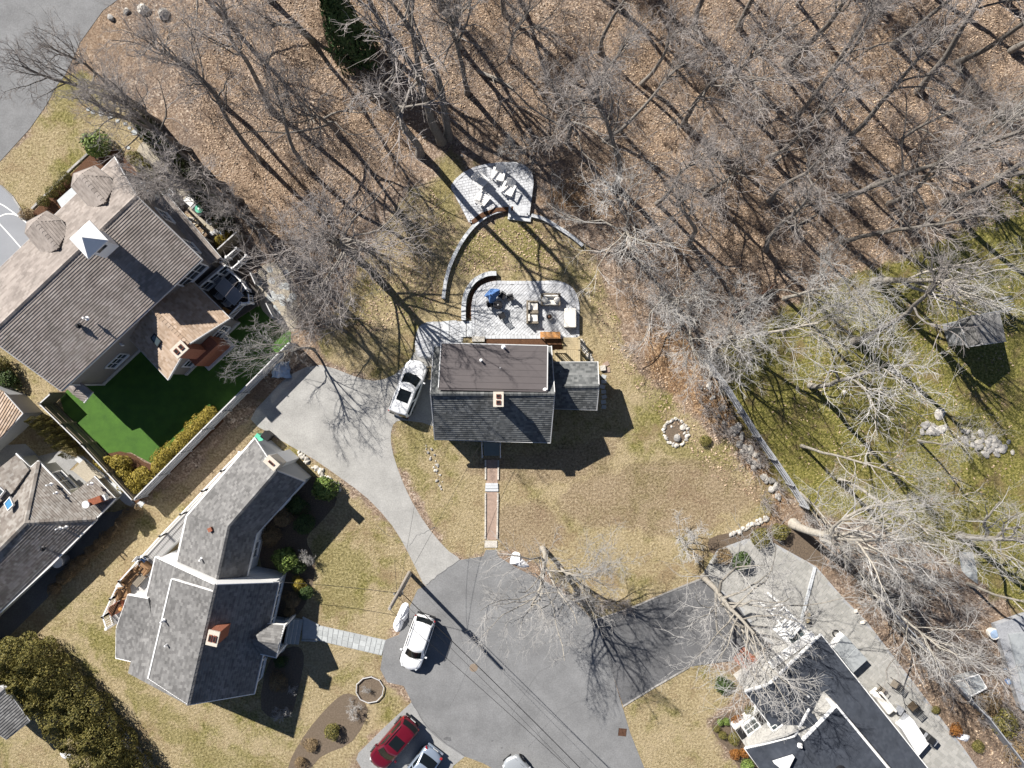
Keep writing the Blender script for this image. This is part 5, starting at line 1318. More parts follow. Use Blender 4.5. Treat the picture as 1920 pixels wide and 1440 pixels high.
for lb, nm, x, y, r_, h_, m_ in (('dark round pot behind the green lidded bin', 'pot', 392, 411, .2, .35, 'black'), ('grey watering can shaped bucket by the orange tub', 'bucket', 398, 418, .24, .5, 'greyplastic'), ('orange rimmed tub beside the grey bucket', 'tub', 406, 414, .3, .35, 'orangep'), ('white plastic pot, left of the pair by the yellow shrub', 'pot', 401, 440, .17, .4, 'whitevinyl'), ('white plastic pot, right of the pair by the yellow shrub', 'pot', 408, 436, .17, .4, 'whitevinyl'), ('pale blue bucket at the end of the gravel path', 'bucket', 421, 437, .2, .4, 'palebluecloth')):
    p = P(x, y); o = thing(nm, lb, nm, (p.x, p.y, 0))
    MB().cyl((0, 0, 0), r_ * .8, h_, 18, r_).build('body', M[m_], o, True); MB().cyl((0, 0, h_ - .02), r_ * 1.06, .04, 18).build('rim', M[m_], o, True); MB().cyl((0, 0, h_ + .021), r_ * .85, .006, 18).build('opening', M['dark'] if m_ != 'whitevinyl' else M['trim'], o, True)
rr = random.Random(8); lp_ = thing('timber_offcuts', 'scattered pale timber offcuts along the taupe house wall', 'timber', P(375, 418))
for i in range(16):
    p = P(356 + i * 2.6 + rr.uniform(-4, 4), 405 + i * 2.2 + rr.uniform(-4, 4)); MB().box((p.x, p.y, .04 + .015 * (i % 4)), (rr.uniform(.3, .7), .09, .05), rr.uniform(-1, 1)).build('board', M['deckwood'] if i % 2 else M['rockpale'], lp_)
# round garden hoop on the lawn near the road
p = P(694, 1292)
o = thing('hoop_edging', 'white ring edging round a bare patch on the lawn', 'edging', (p.x, p.y, 0))
hp = [(1.13 * math.cos(a) * (1 + .03 * math.sin(3 * a)), 1.05 * math.sin(a)) for a in [2 * math.pi * k / 10 + .2 for k in range(10)]]
for i in range(10):
    a, b = hp[i], hp[(i + 1) % 10]; MB().beam((a[0], a[1], .16), (b[0], b[1], .16), .05, .07).build('rail', M['trim'], o, True); MB().box((a[0], a[1], .1), (.05, .05, .2)).build('stake', M['trim'], o, True)
MB().cyl((0, 0, 0), 1.08, .02, 24).build('bed', M['soil'], o, True)
# dark planting beds round the white house
sheet('garden_bed', [(490, 960), (560, 895), (600, 900), (632, 935), (605, 975), (575, 1010), (590, 1050), (585, 1100), (560, 1150), (520, 1160), (480, 1010)], M['darkmulch'], .01, 3)
sheet('garden_bed', [(505, 1240), (550, 1212), (570, 1230), (560, 1290), (540, 1345), (490, 1330)], M['soil'], .01, 3)
sheet('garden_bed', [(540, 1440), (570, 1380), (620, 1320), (655, 1300), (690, 1330), (660, 1390), (600, 1420), (560, 1470)], M['soil'], .01, 3)
rocks = thing('rock_bed', 'bed of pale stones between the white gable and the driveway', 'rock bed', P(585, 875))
rr = random.Random(14)
for i in range(44):
    t = rr.random(); p = P(560 + 75 * t + rr.uniform(-5, 3), 845 + 65 * t + rr.uniform(-2, 9)); stone(p.x, p.y, rr.uniform(.08, .26), rocks, True, rnd=rr)
for x, y, m_, lb in ((497, 818, 'black', 'black wheelie bin behind the corner of the white house'), (483, 823, 'teal', 'teal lidded bin tucked behind the white house corner')):
    p = P(x + 10, y - 2); o = thing('bin', lb, 'bin', (p.x, p.y, 0), .9); MB().box((0, 0, .5), (.55, .6, .95), 0, 1.12).build('body', M[m_], o, True, bevel=.03); MB().box((0, 0, 1.02), (.66, .7, .08)).build('lid', M[m_], o, True, bevel=.02)
    for s in (-1, 1): MB().box((-.3, s * .25, .1), (.1, .06, .2)).build('wheel', M['tyre'], o, True)
# brick strip behind the long fence
sheet('path', [(432, 885), (470, 840), (482, 850), (440, 900), (420, 925), (412, 915)], M['brickpath'], .012, 0)
# ================================================================ UTILITY POLE AND WIRES
base = P(768, 1074); o = thing('utility_pole', 'grey wooden utility pole with wires beside the asphalt circle', 'utility pole', base)
ht = 8.7
MB().tube([(0, 0, -.2), (0, 0, ht * .5), (-.05, -.03, ht)], [.17, .145, .12], 12).build('pole', M['pole'], o, True)
MB().beam((-.35, .0, 5.3), (.35, .0, 5.3), .1, .1).build('crossarm', M['darkmetal'], o, True)
for x, z in ((-.3, 5.42), (.3, 5.42), (0, 8.72)): MB().cyl((x, 0, z - .02), .06, .16, 10).build('insulator', M['metal'], o, True)
MB().cyl((.22, .05, 5.6), .1, .5, 12).build('junction_can', M['darkmetal'], o, True); MB().box((.17, -.05, 2.6), (.06, .08, 5.2)).build('riser_pipe', M['greyplastic'], o, True)
def wire(a, b, sag, r=.014):
    a = Vector(a); b = Vector(b); return [a + (b - a) * (i / 20) - Vector((0, 0, sag * 4 * (i / 20) * (1 - i / 20))) for i in range(21)]
def span(label, a, b, sag, r=.014):
    mb = MB().tube(wire(a, b, sag), r, 5); return solo(mb, 'overhead_wire', M['wire'], label, 'wire', a)
top = base + Vector((-.05, -.03, ht + .1)); arm = base + Vector((0, 0, 5.4))
span('uppermost overhead wire running from the pole top to the lower right', top, P(1060, 1440, 8.2) + (P(1060, 1440, 8.2) - top) * .35, .5, .016)
span('thick overhead cable running from the pole arm to the lower right', arm + Vector((.3, 0, .1)), P(1082, 1440, 5.6) + (P(1082, 1440, 5.6) - arm) * .35, .45, .028)
span('thin overhead cable just below the thick one', arm + Vector((-.3, 0, .1)), P(1066, 1440, 5.2) + (P(1066, 1440, 5.2) - arm) * .35, .55, .012)
span('service wire from the pole to the gable of the white house', arm, P(512, 1091, 3.0), .35, .018)
span('service wire from the pole to the front of the centre house', arm, P(905, 826, 2.9), .6, .012)
span('service wire from the pole up the driveway towards the fence', arm, P(780, 930, 4.6), .3, .01)
gy_a = base + Vector((0, 0, 6.0)); span('yellow sleeved guy wire leaning from the pole to the lawn', gy_a, P(740, 1050), .0, .014)
# ================================================================ DARK ROOFED HOUSE (lower right)
o = thing('house', 'pale stone house with dark blue grey roof and white trim at lower right', 'house', P(1530, 1330))
dh = o
def wl_(pts, m): return wall_face(o, pts, m)
nE0, nE1 = (1539, 1190, 3.0), (1780, 1492, 3.0)      # north-east eave
pk0, pk1 = (1441, 1284, 5.2), (1690, 1600, 5.2)      # ridge
sE0, sE1 = (1397, 1297, 3.0), (1600, 1560, 3.0)      # south-west eave
roof_plane(o, [nE0, nE1, pk1, pk0], M['sh_char'], .16)
roof_plane(o, [sE0, pk0, pk1, sE1], M['sh_char'], .16)
ridge_cap(o, P(*pk0) + Vector((0, 0, .05)), P(*pk1) + Vector((0, 0, .05)), M['sh_char'], True)
fascia(o, [nE0, nE1], M['white'], .12, .18, .06); fascia(o, [nE0, pk0, sE0], M['white'], .12, .2, .06, name='rake_board'); fascia(o, [sE0, (1449, 1366, 3.0)], M['white'], .1, .18, .06)
A0, A1, A2 = P(1530, 1193, 2.9), P(1441, 1279, 5.05), P(1398, 1290, 2.9)
dd = Vector((.62, -.78, 0)).normalized()
a_, m_, b_ = A0 + dd * .15, A1 + dd * .15, A2 + dd * .15
ff = (b_ - a_); ff.z = 0; tpk = .78; 
pm = a_ + ff * tpk; pm.z = 5.0
wall_face(o, [zz(a_, 0), zz(a_, 2.95), pm, zz(b_, 2.95), zz(b_, 0)][::-1], M['stonewall'])
c1 = P(1778, 1500, 2.9); c2 = P(1610, 1560, 2.9)
wall_face(o, [zz(a_, 0), zz(c1, 0), zz(c1, 2.9), zz(a_, 2.9)], M['stonewall']); wall_face(o, [zz(b_, 0), zz(b_, 2.9), zz(c2, 2.9), zz(c2, 0)], M['stonewall'])
window(o, a_, b_, .14, .8, 2.3, 1.1, (-1, 1), panes=2)
# big pale window bench beside the pergola
bw = a_ + ff * .16 + Vector((-.45, .5, 0)); rzf = math.atan2(ff.y, ff.x)
MB().box((bw.x, bw.y, 1.15), (1.9, 1.0, 2.3), rzf).build('bay_wall', M['white'], o)
MB().box((bw.x + .05, bw.y - .05, 2.34), (1.25, .6, .06), rzf).build('bay_roof_light', M['skyglass'], o)
MB().beam(zz(a_, 2.9) + Vector((-.3, .3, 0)), zz(a_ + ff * .62, 2.9) + Vector((-.3, .3, 0)), .55, .25).build('cornice', M['white'], o)
# front wing to the lower left: gable facing the photo's upper left
F0, F1 = (1396, 1404, 3.5), (1447, 1366, 3.5)
wpk = (1516, 1332, 5.7)
q0, q1, q2 = P(1397, 1404, 3.4), P(1462, 1366, 4.6), P(1517, 1332, 5.6)
roof_plane(o, [(1397, 1404, 3.5), (1490, 1380, 4.9), (1640, 1560, 4.9), (1530, 1590, 3.5)], M['sh_char'], .16)
roof_plane(o, [(1490, 1380, 4.9), (1518, 1331, 6.0), (1680, 1540, 6.0), (1640, 1562, 4.9)], M['sh_char'], .16)
fascia(o, [(1397, 1404, 3.5), (1490, 1380, 4.9), (1518, 1331, 6.0)], M['white'], .12, .2, .06, name='rake_board')
fascia(o, [(1397, 1404, 3.5), (1470, 1500, 3.5)], M['white'], .12, .2, .06)
w0 = P(1398, 1400, 3.4); w1 = P(1490, 1376, 4.8); w2 = P(1517, 1332, 5.8)
lowp = P(1360, 1368); hp_ = P(1428, 1312)
wv = (P(1447, 1364, 3.4) - w0); wv.z = 0
wE = w0 + wv * 1.35
wall_face(o, [zz(w0, 0), zz(w0, 3.4), zz(w0 + wv * 1.2, 5.0), zz(w0 + wv * 2.3, 5.9), zz(w0 + wv * 2.3, 0)], M['stonewall'])
wall_face(o, [zz(w0, 0), zz(P(1500, 1540, 3.4), 0), zz(P(1500, 1540, 3.4), 3.4), zz(w0, 3.4)], M['white'])
W1 = window(o, w0, w0 + wv * 1.0, .5, 1.2, 2.5, 1.2, (-1, 1), m=M['skyglass'])
for t0 in (.12, .88):
    c_ = w0 + wv * t0; MB().box((c_.x - .05, c_.y + .06, 1.85), (.5, .06, 1.4), math.atan2(wv.y, wv.x)).build('shutter', M['dark'], o)
window(o, w0, w0 + wv * 2.3, .5, 2.9, 3.9, .9, (-1, 1), m=M['skyglass'])
b0 = w0 + Vector((-.06, .05, 0)); MB().beam(zz(b0, .35), zz(b0 + wv * 1.3, .35), .16, .7).build('base_board', M['white'], o)
# tall dormer block behind
e0, e1, e2 = (1503, 1387, 5.2), (1568, 1323, 6.3), (1553, 1312, 6.4)
roof_plane(o, [(1505, 1388, 6.0), (1568, 1323, 6.3), (1740, 1530, 6.3), (1665, 1590, 6.0)], M['sh_char'], .16, name='dormer_roof')
fascia(o, [(1505, 1388, 6.0), (1568, 1323, 6.3), (1700, 1482, 6.3)], M['white'], .14, .22, .05)
d0, d1 = P(1505, 1387, 5.9), P(1567, 1324, 6.2)
wall_face(o, [zz(d0, 4.4), zz(d0, 5.9), zz(d1, 6.2), zz(d1, 3.6)], M['stonewall'])
d2 = P(1700, 1482, 6.2); wall_face(o, [zz(d1, 3.4), zz(d1, 6.15), zz(d2, 6.15), zz(d2, 3.4)][::-1], M['stonewall'])
roof_plane(o, [(1548, 1310, 6.4), (1556, 1311, 6.4), (1571, 1325, 6.4), (1563, 1331, 6.4)], M['white'], 0, name='parapet')
# front facing white gablet on the lowest slope
roof_plane(o, [(1452, 1432, 4.5), (1490, 1420, 5.0), (1475, 1450, 4.6)], M['white'], 0, name='gablet', thick=.4)
vent_pipe(o, 1500, 1398, 5.1, .25, .09); vent_pipe(o, 1513, 1304, 4.4, .3, .08); vent_pipe(o, 1576, 1444, 6.2, .2, .16, M['darkmetal'])
# brick base by the corner
p = P(1398, 1236); solo(MB().box((p.x, p.y, .25), (1.6, 1.3, .5), -.75), 'brick_planter', M['brick'], 'low red brick planter beside the pale stone house corner', 'planter', (p.x, p.y, 0))
# ---- patio of tan pavers
pt = [(1312, 1086), (1345, 1030), (1400, 1010), (1440, 1012), (1530, 1062), (1580, 1120), (1625, 1165), (1690, 1250), (1805, 1400), (1860, 1480), (1700, 1560), (1560, 1360), (1480, 1230), (1420, 1190), (1380, 1130)]
po = struct(MB().prism(pxpoly(pt), -.2, .03), 'patio', M['joint'])
pavers(po, pxpoly(pt), (.34, .28), math.radians(-40), .055, M['pavertan'])
A_, B_ = P(1527, 1063), P(1500, 1168); rail = thing('stone_curb', 'long pale granite strip dividing the tan paver patio', 'curb', (A_ + B_) / 2)
for i in range(5): MB().beam(A_ + (B_ - A_) * (i / 5 + .003) + Vector((0, 0, .1)), A_ + (B_ - A_) * ((i + 1) / 5 - .003) + Vector((0, 0, .1)), .22, .14).build('kerb_stone', M['granite'], rail)
# ---- pergola
o = thing('pergola', 'white open pergola with crossbars at the pale stone house corner', 'pergola', P(1450, 1165))
k = [P(1463, 1131, 2.6), P(1502, 1172, 2.6), P(1484, 1196, 2.6), P(1444, 1146, 2.6)]
for a_, b_ in ((0, 1), (1, 2), (2, 3), (3, 0)): MB().beam(k[a_], k[b_], .12, .16).build('beam', M['white'], o)
for i in range(1, 6): MB().beam(k[0] + (k[1] - k[0]) * (i / 6) + Vector((0, 0, .1)), k[3] + (k[2] - k[3]) * (i / 6) + Vector((0, 0, .1)), .06, .1).build('crossbar', M['white'], o)
for q in k: MB().beam(zz(q, 0), q, .14, .14).build('post', M['white'], o)
# ---- patio clutter
def cover_box(label, pts, h, mt, ms, name, cat):
    """a covered tub or table: pts are its top corners at height h"""
    q = [P(*p_, h) for p_ in pts]; c_ = sum(q, Vector()) / len(q); o = thing(name, label, cat, (c_.x, c_.y, .05))
    MB().prism([(p_.x + (c_.x - p_.x) * .04, p_.y + (c_.y - p_.y) * .04) for p_ in q], .05, h - .1).build('body', ms, o)
    mb = MB(); n = len(q); 
    for half in (0, 1):
        a, b, c2_, d = (q[0], q[1], q[2], q[3]); m1, m2 = (a + d) / 2, (b + c2_) / 2
        f = [a, b, m2, m1] if half == 0 else [m1, m2, c2_, d]; cc_ = sum(f, Vector()) / 4; f = [p_ + (cc_ - p_) * .012 for p_ in f]
        MB().prism([(p_.x, p_.y) for p_ in f], h - .1, h + .02).build('cover_half', mt, o, bevel=.03)
    return o
cover_box('grey covered hot tub with a pale side on the tan patio', [(1563, 1216), (1584, 1190), (1627, 1237), (1600, 1262)], 1.0, M['greytarp'], M['whitevinyl'], 'hot_tub', 'hot tub')
cover_box('white covered hot tub next to the black barbecue', [(1690, 1366), (1712, 1348), (1742, 1395), (1722, 1418)], 1.0, M['whitevinyl'], M['whitevinyl'], 'hot_tub', 'hot tub')
p = P(1733, 1397)
p = P(1744, 1386, .9); o = thing('barbecue', 'black gas barbecue at the end of the tan patio', 'barbecue', (p.x, p.y, .05), -.65)
MB().box((0, 0, .45), (1.2, .55, .8)).build('cabinet', M['black'], o, True, bevel=.02); MB().box((0, 0, .98), (.75, .55, .26), 0, .8).build('hood', M['black'], o, True, bevel=.04); MB().tube([(-.3, -.3, 1.0), (.3, -.3, 1.0)], .02).build('handle', M['metal'], o, True)
for s in (-1, 1): MB().box((s * .5, 0, .87), (.22, .5, .04)).build('side_shelf', M['greyplastic'], o, True)
p = P(1655, 1316, .4); o = thing('lounge_cover', 'long white covered bench along the dark roof edge', 'covered bench', (p.x, p.y, .05), math.radians(-52))
MB().box((0, 0, .35), (2.3, .75, .65), 0, .82).build('cover', M['cushion'], o, True, bevel=.12); MB().box((0, .3, .75), (2.0, .2, .3)).build('backrest', M['cushion'], o, True, bevel=.1)
for lb, x, y, a in (('dark brown patio chair with tan seat near the white covered bench', 1645, 1289, .9), ('dark brown patio chair nearest the patio edge, upper', 1671, 1277, 2.6)):
    q = P(x, y); chair(lb, q.x, q.y, .055, a, M['black'], M['wicker'], s=1.15)
q = P(1703, 1318); chair('dark brown reclining chair beside the small patio tables', q.x, q.y, .055, 2.3, M['black'], M['stem'], s=1.3); q = P(1716, 1326); solo(MB().box((q.x, q.y, .25), (.5, .5, .12), .6).box((q.x, q.y, .12), (.35, .35, .22), .6), 'footstool', M['black'], 'dark footstool in front of the reclining chair', 'footstool', (q.x, q.y, .055))
for lb, x, y in (('square grey patio table, upper of the two', 1686, 1331), ('square grey patio table, lower of the two', 1697, 1345)):
    q = P(x, y, .4); o = thing('patio_table', lb, 'table', (q.x, q.y, .055), math.radians(-35)); MB().box((0, 0, .4), (.62, .62, .05)).build('table_top', M['greyplastic'], o, True)
    for a in (-1, 1):
        for b in (-1, 1): MB().box((a * .25, b * .25, .19), (.05, .05, .38)).build('leg', M['greyplastic'], o, True)
for lb, x, y in (('round wooden stump at the pergola, upper of two', 1511, 1149), ('round wooden stump at the pergola, lower of two', 1510, 1160)):
    q = P(x, y); o = thing('wooden_stump', lb, 'stump', (q.x, q.y, .05)); MB().cyl((0, 0, 0), .2, .42, 16, .19).build('bark', M['pole'], o, True); MB().cyl((0, 0, .42), .18, .008, 16).build('cut_face', M['deckwood'], o, True)
q = P(1566, 1187); o = thing('hose_reel', 'coiled dark hose lying on the tan patio', 'hose', (q.x, q.y, .055)); mb = MB()
mb.tube([((.3 - .002 * k) * math.cos(k * .35), (.3 - .002 * k) * math.sin(k * .35), .03 + .001 * k) for k in range(60)], .018, 5); mb.build('coil', M['black'], o, True)
for lb, x, y in (('small orange brown boulder at the upper patio edge', 1618, 1167), ('small orange brown boulder by the patio hedge', 1604, 1146)): boulder(lb, x, y, .24, True)
# planting bed with low shrubs in front (shrubs come later)
sheet('garden_bed', [(1334, 1362), (1345, 1345), (1372, 1335), (1410, 1330), (1440, 1360), (1400, 1400), (1430, 1450), (1395, 1450), (1365, 1405), (1345, 1385)], M['darkmulch'], .012, 3)
sheet('garden_bed', [(1330, 1010), (1390, 995), (1440, 985), (1500, 990), (1545, 1040), (1535, 1062), (1440, 1014), (1400, 1012), (1340, 1040)], M['darkmulch'], .012, 3)
p = P(1808, 1380); snow('white sheet of leftover snow beyond the tan patio', [(1795, 1373), (1806, 1376), (1818, 1380), (1814, 1390), (1802, 1388), (1793, 1382)], .2, 8)
# ---- fences on the right
board_fence('grey weathered board fence running diagonally between the two back lawns', [(1316, 676), (1352, 722), (1384, 772), (1412, 816), (1442, 858), (1474, 905), (1500, 946)], 1.7, M['fencegrey'], M['fencegrey'], side=-1)
board_fence('dark grey board fence beyond the tan patio', [(1640, 1120), (1700, 1185), (1760, 1258), (1830, 1330), (1900, 1420), (1960, 1500)], 1.7, M['fencegrey'], M['fencegrey'])
board_fence('short rusty board fence in the leaf litter above the green lawn', [(1372, 590), (1442, 540)], 1.0, M['iron'], M['iron'])
line_ = thing('stone_row', 'row of tumbled field stones along the foot of the grey diagonal fence', 'stone wall', P(1420, 860)); rr = random.Random(77)
for i in range(70):
    t = rr.random(); x = 1330 + 150 * t + rr.uniform(-14, 6) - 10; y = 708 + 232 * t ** .95 + rr.uniform(-4, 8); p = P(x, y); stone(p.x, p.y, rr.uniform(.1, .36) * (1 if t > .3 else .6), line_, i % 4 == 0, rnd=rr)
row2 = thing('stone_row', 'low row of pale stones at the edge of the dry lawn and dark bed', 'stone wall', P(1400, 990))
for i in range(34):
    t = i / 34; p = P(1370 + 70 * t + rr.uniform(-3, 3), 1002 - 32 * t + rr.uniform(-3, 3)); stone(p.x, p.y, rr.uniform(.12, .24), row2, i % 3 > 0, rnd=rr)
# rock outcrops on the green lawn
for lb, cx, cy, w_, h_, n, big in (('long rocky outcrop on the green lawn, left part', 1752, 806, 34, 10, 22, .4), ('rocky outcrop on the green lawn, middle part', 1806, 822, 16, 14, 14, .34), ('rocky outcrop on the green lawn, right part', 1856, 834, 36, 16, 30, .42)):
    oc = thing('rock_outcrop', lb, 'rock outcrop', P(cx, cy))
    for i in range(n): p = P(cx + rr.gauss(0, .5) * w_, cy + rr.gauss(0, .5) * h_); stone(p.x, p.y, rr.uniform(.14, big), oc, i % 5 == 0, rnd=rr, flat=.4)
boulder('flat pale boulder alone above the rocky outcrop', 1761, 776, .5, True, .35); boulder('small pale boulder on the green lawn right of the outcrop', 1898, 848, .25, True, .4); boulder('tiny white boulder in the grass under the leaning tree', 1583, 736, .18, True, .4)
for lb, x, y, r_ in (('mossy boulder with a pale top at the head of the road verge', 271, 18, .55), ('dark mossy boulder right of the pale topped one', 308, 28, .6), ('small boulder left of the pale topped one at the road verge', 238, 22, .3), ('small boulder at the edge of the road below the larger ones', 208, 34, .3), ('lone pale boulder in the leaf litter of the wood, right', 1786, 182, .22), ('small pale rock in the leaf litter above the upper patio', 795, 258, .16), ('small round rock beside the upper patio', 866, 292, .14)): boulder(lb, x, y, r_, 'pale' in lb)
# ---- playhouse shed on the green lawn
o = thing('shed', 'grey roofed garden shed casting a long shadow on the green lawn', 'shed', P(1800, 620))
gable(o, ((1800, 600, 2.5), (1815, 650, 2.5)), ((1873, 583, 2.5), (1886, 640, 2.5)), ((1824, 592, 3.6), (1842, 646, 3.6)), M['sh_grey'], M['fencegrey'], M['fencegrey'], .15)
q = P(1862, 574); ld = thing('climbing_frame', 'pale wooden climbing frame leaning at the garden shed', 'climbing frame', (q.x, q.y, 0), .3)
for x in (-.35, .35):
    for y in (-.5, .5): MB().box((x, y, .9), (.08, .08, 1.8)).build('post', M['trim'], ld, True)
for i in range(6): MB().box((0, -.5 + i * .2, 1.75), (.8, .07, .05)).build('rung', M['trim'], ld, True)
# ---- pale structure at the right edge
o = thing('deck', 'pale blue grey raised deck with dark cover at the right edge', 'deck', P(1900, 1230))
pd = [(1866, 1172), (1930, 1150), (2010, 1290), (1990, 1370), (1915, 1330)]
boards(o, [P2(*p_, .8) for p_ in pd], .8, math.radians(40), .16, M['fencegrey']); MB().prism([P2(p_[0] + 3, p_[1] + 2, .7) for p_ in pd], 0, .76).build('deck_frame', M['fencegrey'], o)
MB().prism([P2(*p_, .95) for p_ in ((1892, 1190), (1935, 1185), (1985, 1285), (1920, 1300))], .8, .95).build('dark_cover', M['greytarp'], o)
for lb, nm, x, y, m_, s in (('white and blue bundle on the deck edge at the right', 'bundle', 1857, 1185, 'cushion', .45), ('small blue tub by the deck at the right edge', 'tub', 1888, 1276, 'bluecloth', .22), ('pale tub beside the small blue tub', 'tub', 1882, 1254, 'greyplastic', .25)):
    q = P(x, y); t_ = thing(nm, lb, nm, (q.x, q.y, 0)); MB().cyl((0, 0, 0), s * .85, s * 1.1, 14, s).build('body', M[m_], t_, True); MB().cyl((0, 0, s * 1.1), s * .8, .03, 14, s * .5).build('top', M['palebluecloth'], t_, True)
# trampoline-like white frame beyond the dark fence
q = [P(1790, 1278, .8), P(1835, 1265, .8), P(1850, 1290, .8), P(1818, 1307, .8)]
o = thing('cold_frame', 'white framed glass cold frame beyond the dark grey fence', 'cold frame', P(1820, 1285))
for a_, b_ in ((0, 1), (1, 2), (2, 3), (3, 0)): MB().beam(q[a_], q[b_], .07, .07).build('frame', M['white'], o)
MB().prism([(v.x, v.y) for v in q], .0, .74).build('box', M['greytarp'], o)
sheet('path', [(1797, 1035), (1824, 1035), (1832, 1070), (1833, 1095), (1812, 1080), (1803, 1070)], M['bluestone'], .012, 0)
# ---- bottom left shed
o = thing('shed', 'grey roofed shed at the bottom left edge in front of the hedge', 'shed', P(10, 1320))
gable(o, ((56, 1351, 2.4), (12, 1386, 2.4)), ((-20, 1278, 2.4), (-70, 1320, 2.4)), ((10, 1290, 3.3), (-50, 1345, 3.3)), M['sh_grey'], M['greysiding'], M['trim'], .15)
# white picket fence behind the big hedge
q = [P(135, 1250), P(200, 1330), P(262, 1400), P(320, 1470)]; o = thing('picket_fence', 'low grey picket fence half hidden behind the big evergreen hedge', 'fence', P(220, 1350))
for a_, b_ in zip(q[:-1], q[1:]):
    mb = MB(); n = int((b_ - a_).length / .16)
    for i in range(n): s_ = a_ + (b_ - a_) * (i / n); mb.beam(s_, s_ + Vector((0, 0, 1.1)), .07, .03)
    for z in (.25, .9): mb.beam(a_ + Vector((0, 0, z)), b_ + Vector((0, 0, z)), .05, .08)
    mb.build('panel', M['trim'], o)
# ================================================================ CARS
def car(label, px, py, rz, paint, L_=4.7, W_=1.88, HT=1.68, kind='suv', group='parked cars', sunroof=False, rails=True, roofm=None):
    """front towards +x"""
    o = thing('car', label, 'car', P(px, py, .9) * 1.0, rz, group); o.location.z = .02; FR[o] = Matrix.Translation(o.location) @ Matrix.Rotation(rz, 4, 'Z')
    hl, hw = L_ / 2, W_ / 2; belt = .98 if kind == 'suv' else .9; hood = belt + .02; nose = .66
    # lower body: loft of sections along x (x, half width, sill z, belt z)
    secs = [(-hl, .62, .45, .72), (-hl + .06, .8, .34, belt - .1), (-hl + .22, .95, .27, belt), (-hl + .7, 1.0, .24, belt + .01), (-.4, 1.0, .22, belt), (.55, 1.0, .22, belt - .01), (hl - 1.15, 1.0, .24, hood), (hl - .7, .98, .26, hood - .05), (hl - .32, .96, .3, hood - .12), (hl - .08, .88, .36, nose + .08), (hl + .02, .74, .45, nose - .06)]
    rows = []
    bows = {0: -.16, 1: -.16, 2: -.1, 7: .1, 8: .22, 9: .34, 10: .36}
    for si, (x, w, z0, z1) in enumerate(secs):
        y = hw * w; r_ = []
        for yy, z in ((-.86, z0), (-.985, z0 + .1), (-1.0, z0 + (z1 - z0) * .5), (-.965, z1 - .1), (-.9, z1 - .015), (-.6, z1 + .03), (0, z1 + .045), (.6, z1 + .03), (.9, z1 - .015), (.965, z1 - .1), (1.0, z0 + (z1 - z0) * .5), (.985, z0 + .1), (.86, z0)): r_.append((x - bows.get(si, 0) * yy * yy, y * yy, z))
        rows.append(r_)
    mb = MB().grid(rows); mb.add(rows[0], [tuple(range(12, -1, -1))]); mb.add(rows[-1], [tuple(range(13))])
    body = mb.build('body', paint, o, True, True)
    s_ = body.modifiers.new('subdivision', 'SUBSURF'); s_.levels = 1; s_.render_levels = 1
    # cabin
    if kind == 'suv': xb0, xr0, xr1, xb1 = -hl + .14, -hl + .36, hl - 2.1, hl - 1.2
    else: xb0, xr0, xr1, xb1 = -hl + .55, -hl + 1.3, hl - 2.15, hl - 1.3
    yb, yr = hw * .9, hw * .77; zb, zr = belt - .02, HT - .02
    def ring(x0, x1, y, z, n=5):
        # rounded rectangle seen from above
        return [(x0, -y * .86, z), (x0 + .12, -y, z), ((x0 + x1) / 2, -y * 1.02, z), (x1 - .26, -y, z), (x1 - .06, -y * .8, z), (x1 + .1, 0, z), (x1 - .06, y * .8, z), (x1 - .26, y, z), ((x0 + x1) / 2, y * 1.02, z), (x0 + .12, y, z), (x0, y * .86, z), (x0 - .05, 0, z)]
    r0, r1 = ring(xb0, xb1, yb, zb), ring(xr0, xr1, yr, zr - .03); r2 = ring(xr0 + .12, xr1 - .14, yr * .86, zr + .025); rc = [((xr0 + xr1) / 2 + (p[0] - (xr0 + xr1) / 2) * .5, p[1] * .5, zr + .045) for p in r2]
    mb = MB().grid([r0, r1, r2, rc], True); mb.add(rc, [tuple(range(12))])
    mb.build('cabin', roofm or paint, o, True, True)
    def pane(name, a, b, c, d, k0=.08, k1=.12, out=.012):
        A_, B_, C_, D_ = (Vector(v) for v in (a, b, c, d)); n = (B_ - A_).cross(D_ - A_).normalized()
        f = lambda u, v: (A_ * (1 - u) + B_ * u) * (1 - v) + (D_ * (1 - u) + C_ * u) * v
        cen = (A_ + B_ + C_ + D_) / 4
        if n.dot(cen - Vector((0, 0, .6))) < 0: n = -n
        q = [[f(u, v) + n * out for u in (k0, .5, 1 - k0)] for v in (k1, 1 - k1)]
        return MB().grid(q).build(name, M['carglass'], o, True)
    # windscreens wrap over two facets each
    def screen(name, i0, i1, i2):
        rows_ = []
        for t in (.1, .5, .9):
            q_ = [Vector(r0[i]).lerp(Vector(r1[i]), t) + Vector((.014 if i1 == 5 else -.014, 0, .012)) for i in (i0, i1, i2)]
            rows_.append([tuple(q_[0] * (u * (u - 1) / 2) + q_[1] * (1 - u * u) + q_[2] * (u * (u + 1) / 2)) for u in (-1, -.66, -.33, 0, .33, .66, 1)])
        return MB().grid(rows_).build(name, M['carglass'], o, True, True)
    screen('windscreen', 4, 5, 6); screen('rear_window', 10, 11, 0)
    for a, b in ((1, 2), (2, 3)): pane('side_window', r0[a], r0[b], r1[b], r1[a])
    for a, b in ((7, 8), (8, 9)): pane('side_window', r0[a], r0[b], r1[b], r1[a])
    if sunroof: MB().box(((xr0 + xr1) / 2 + .25, 0, zr + .045), (.95, .95, .03)).build('sunroof', M['carglass'], o, True, bevel=.01)
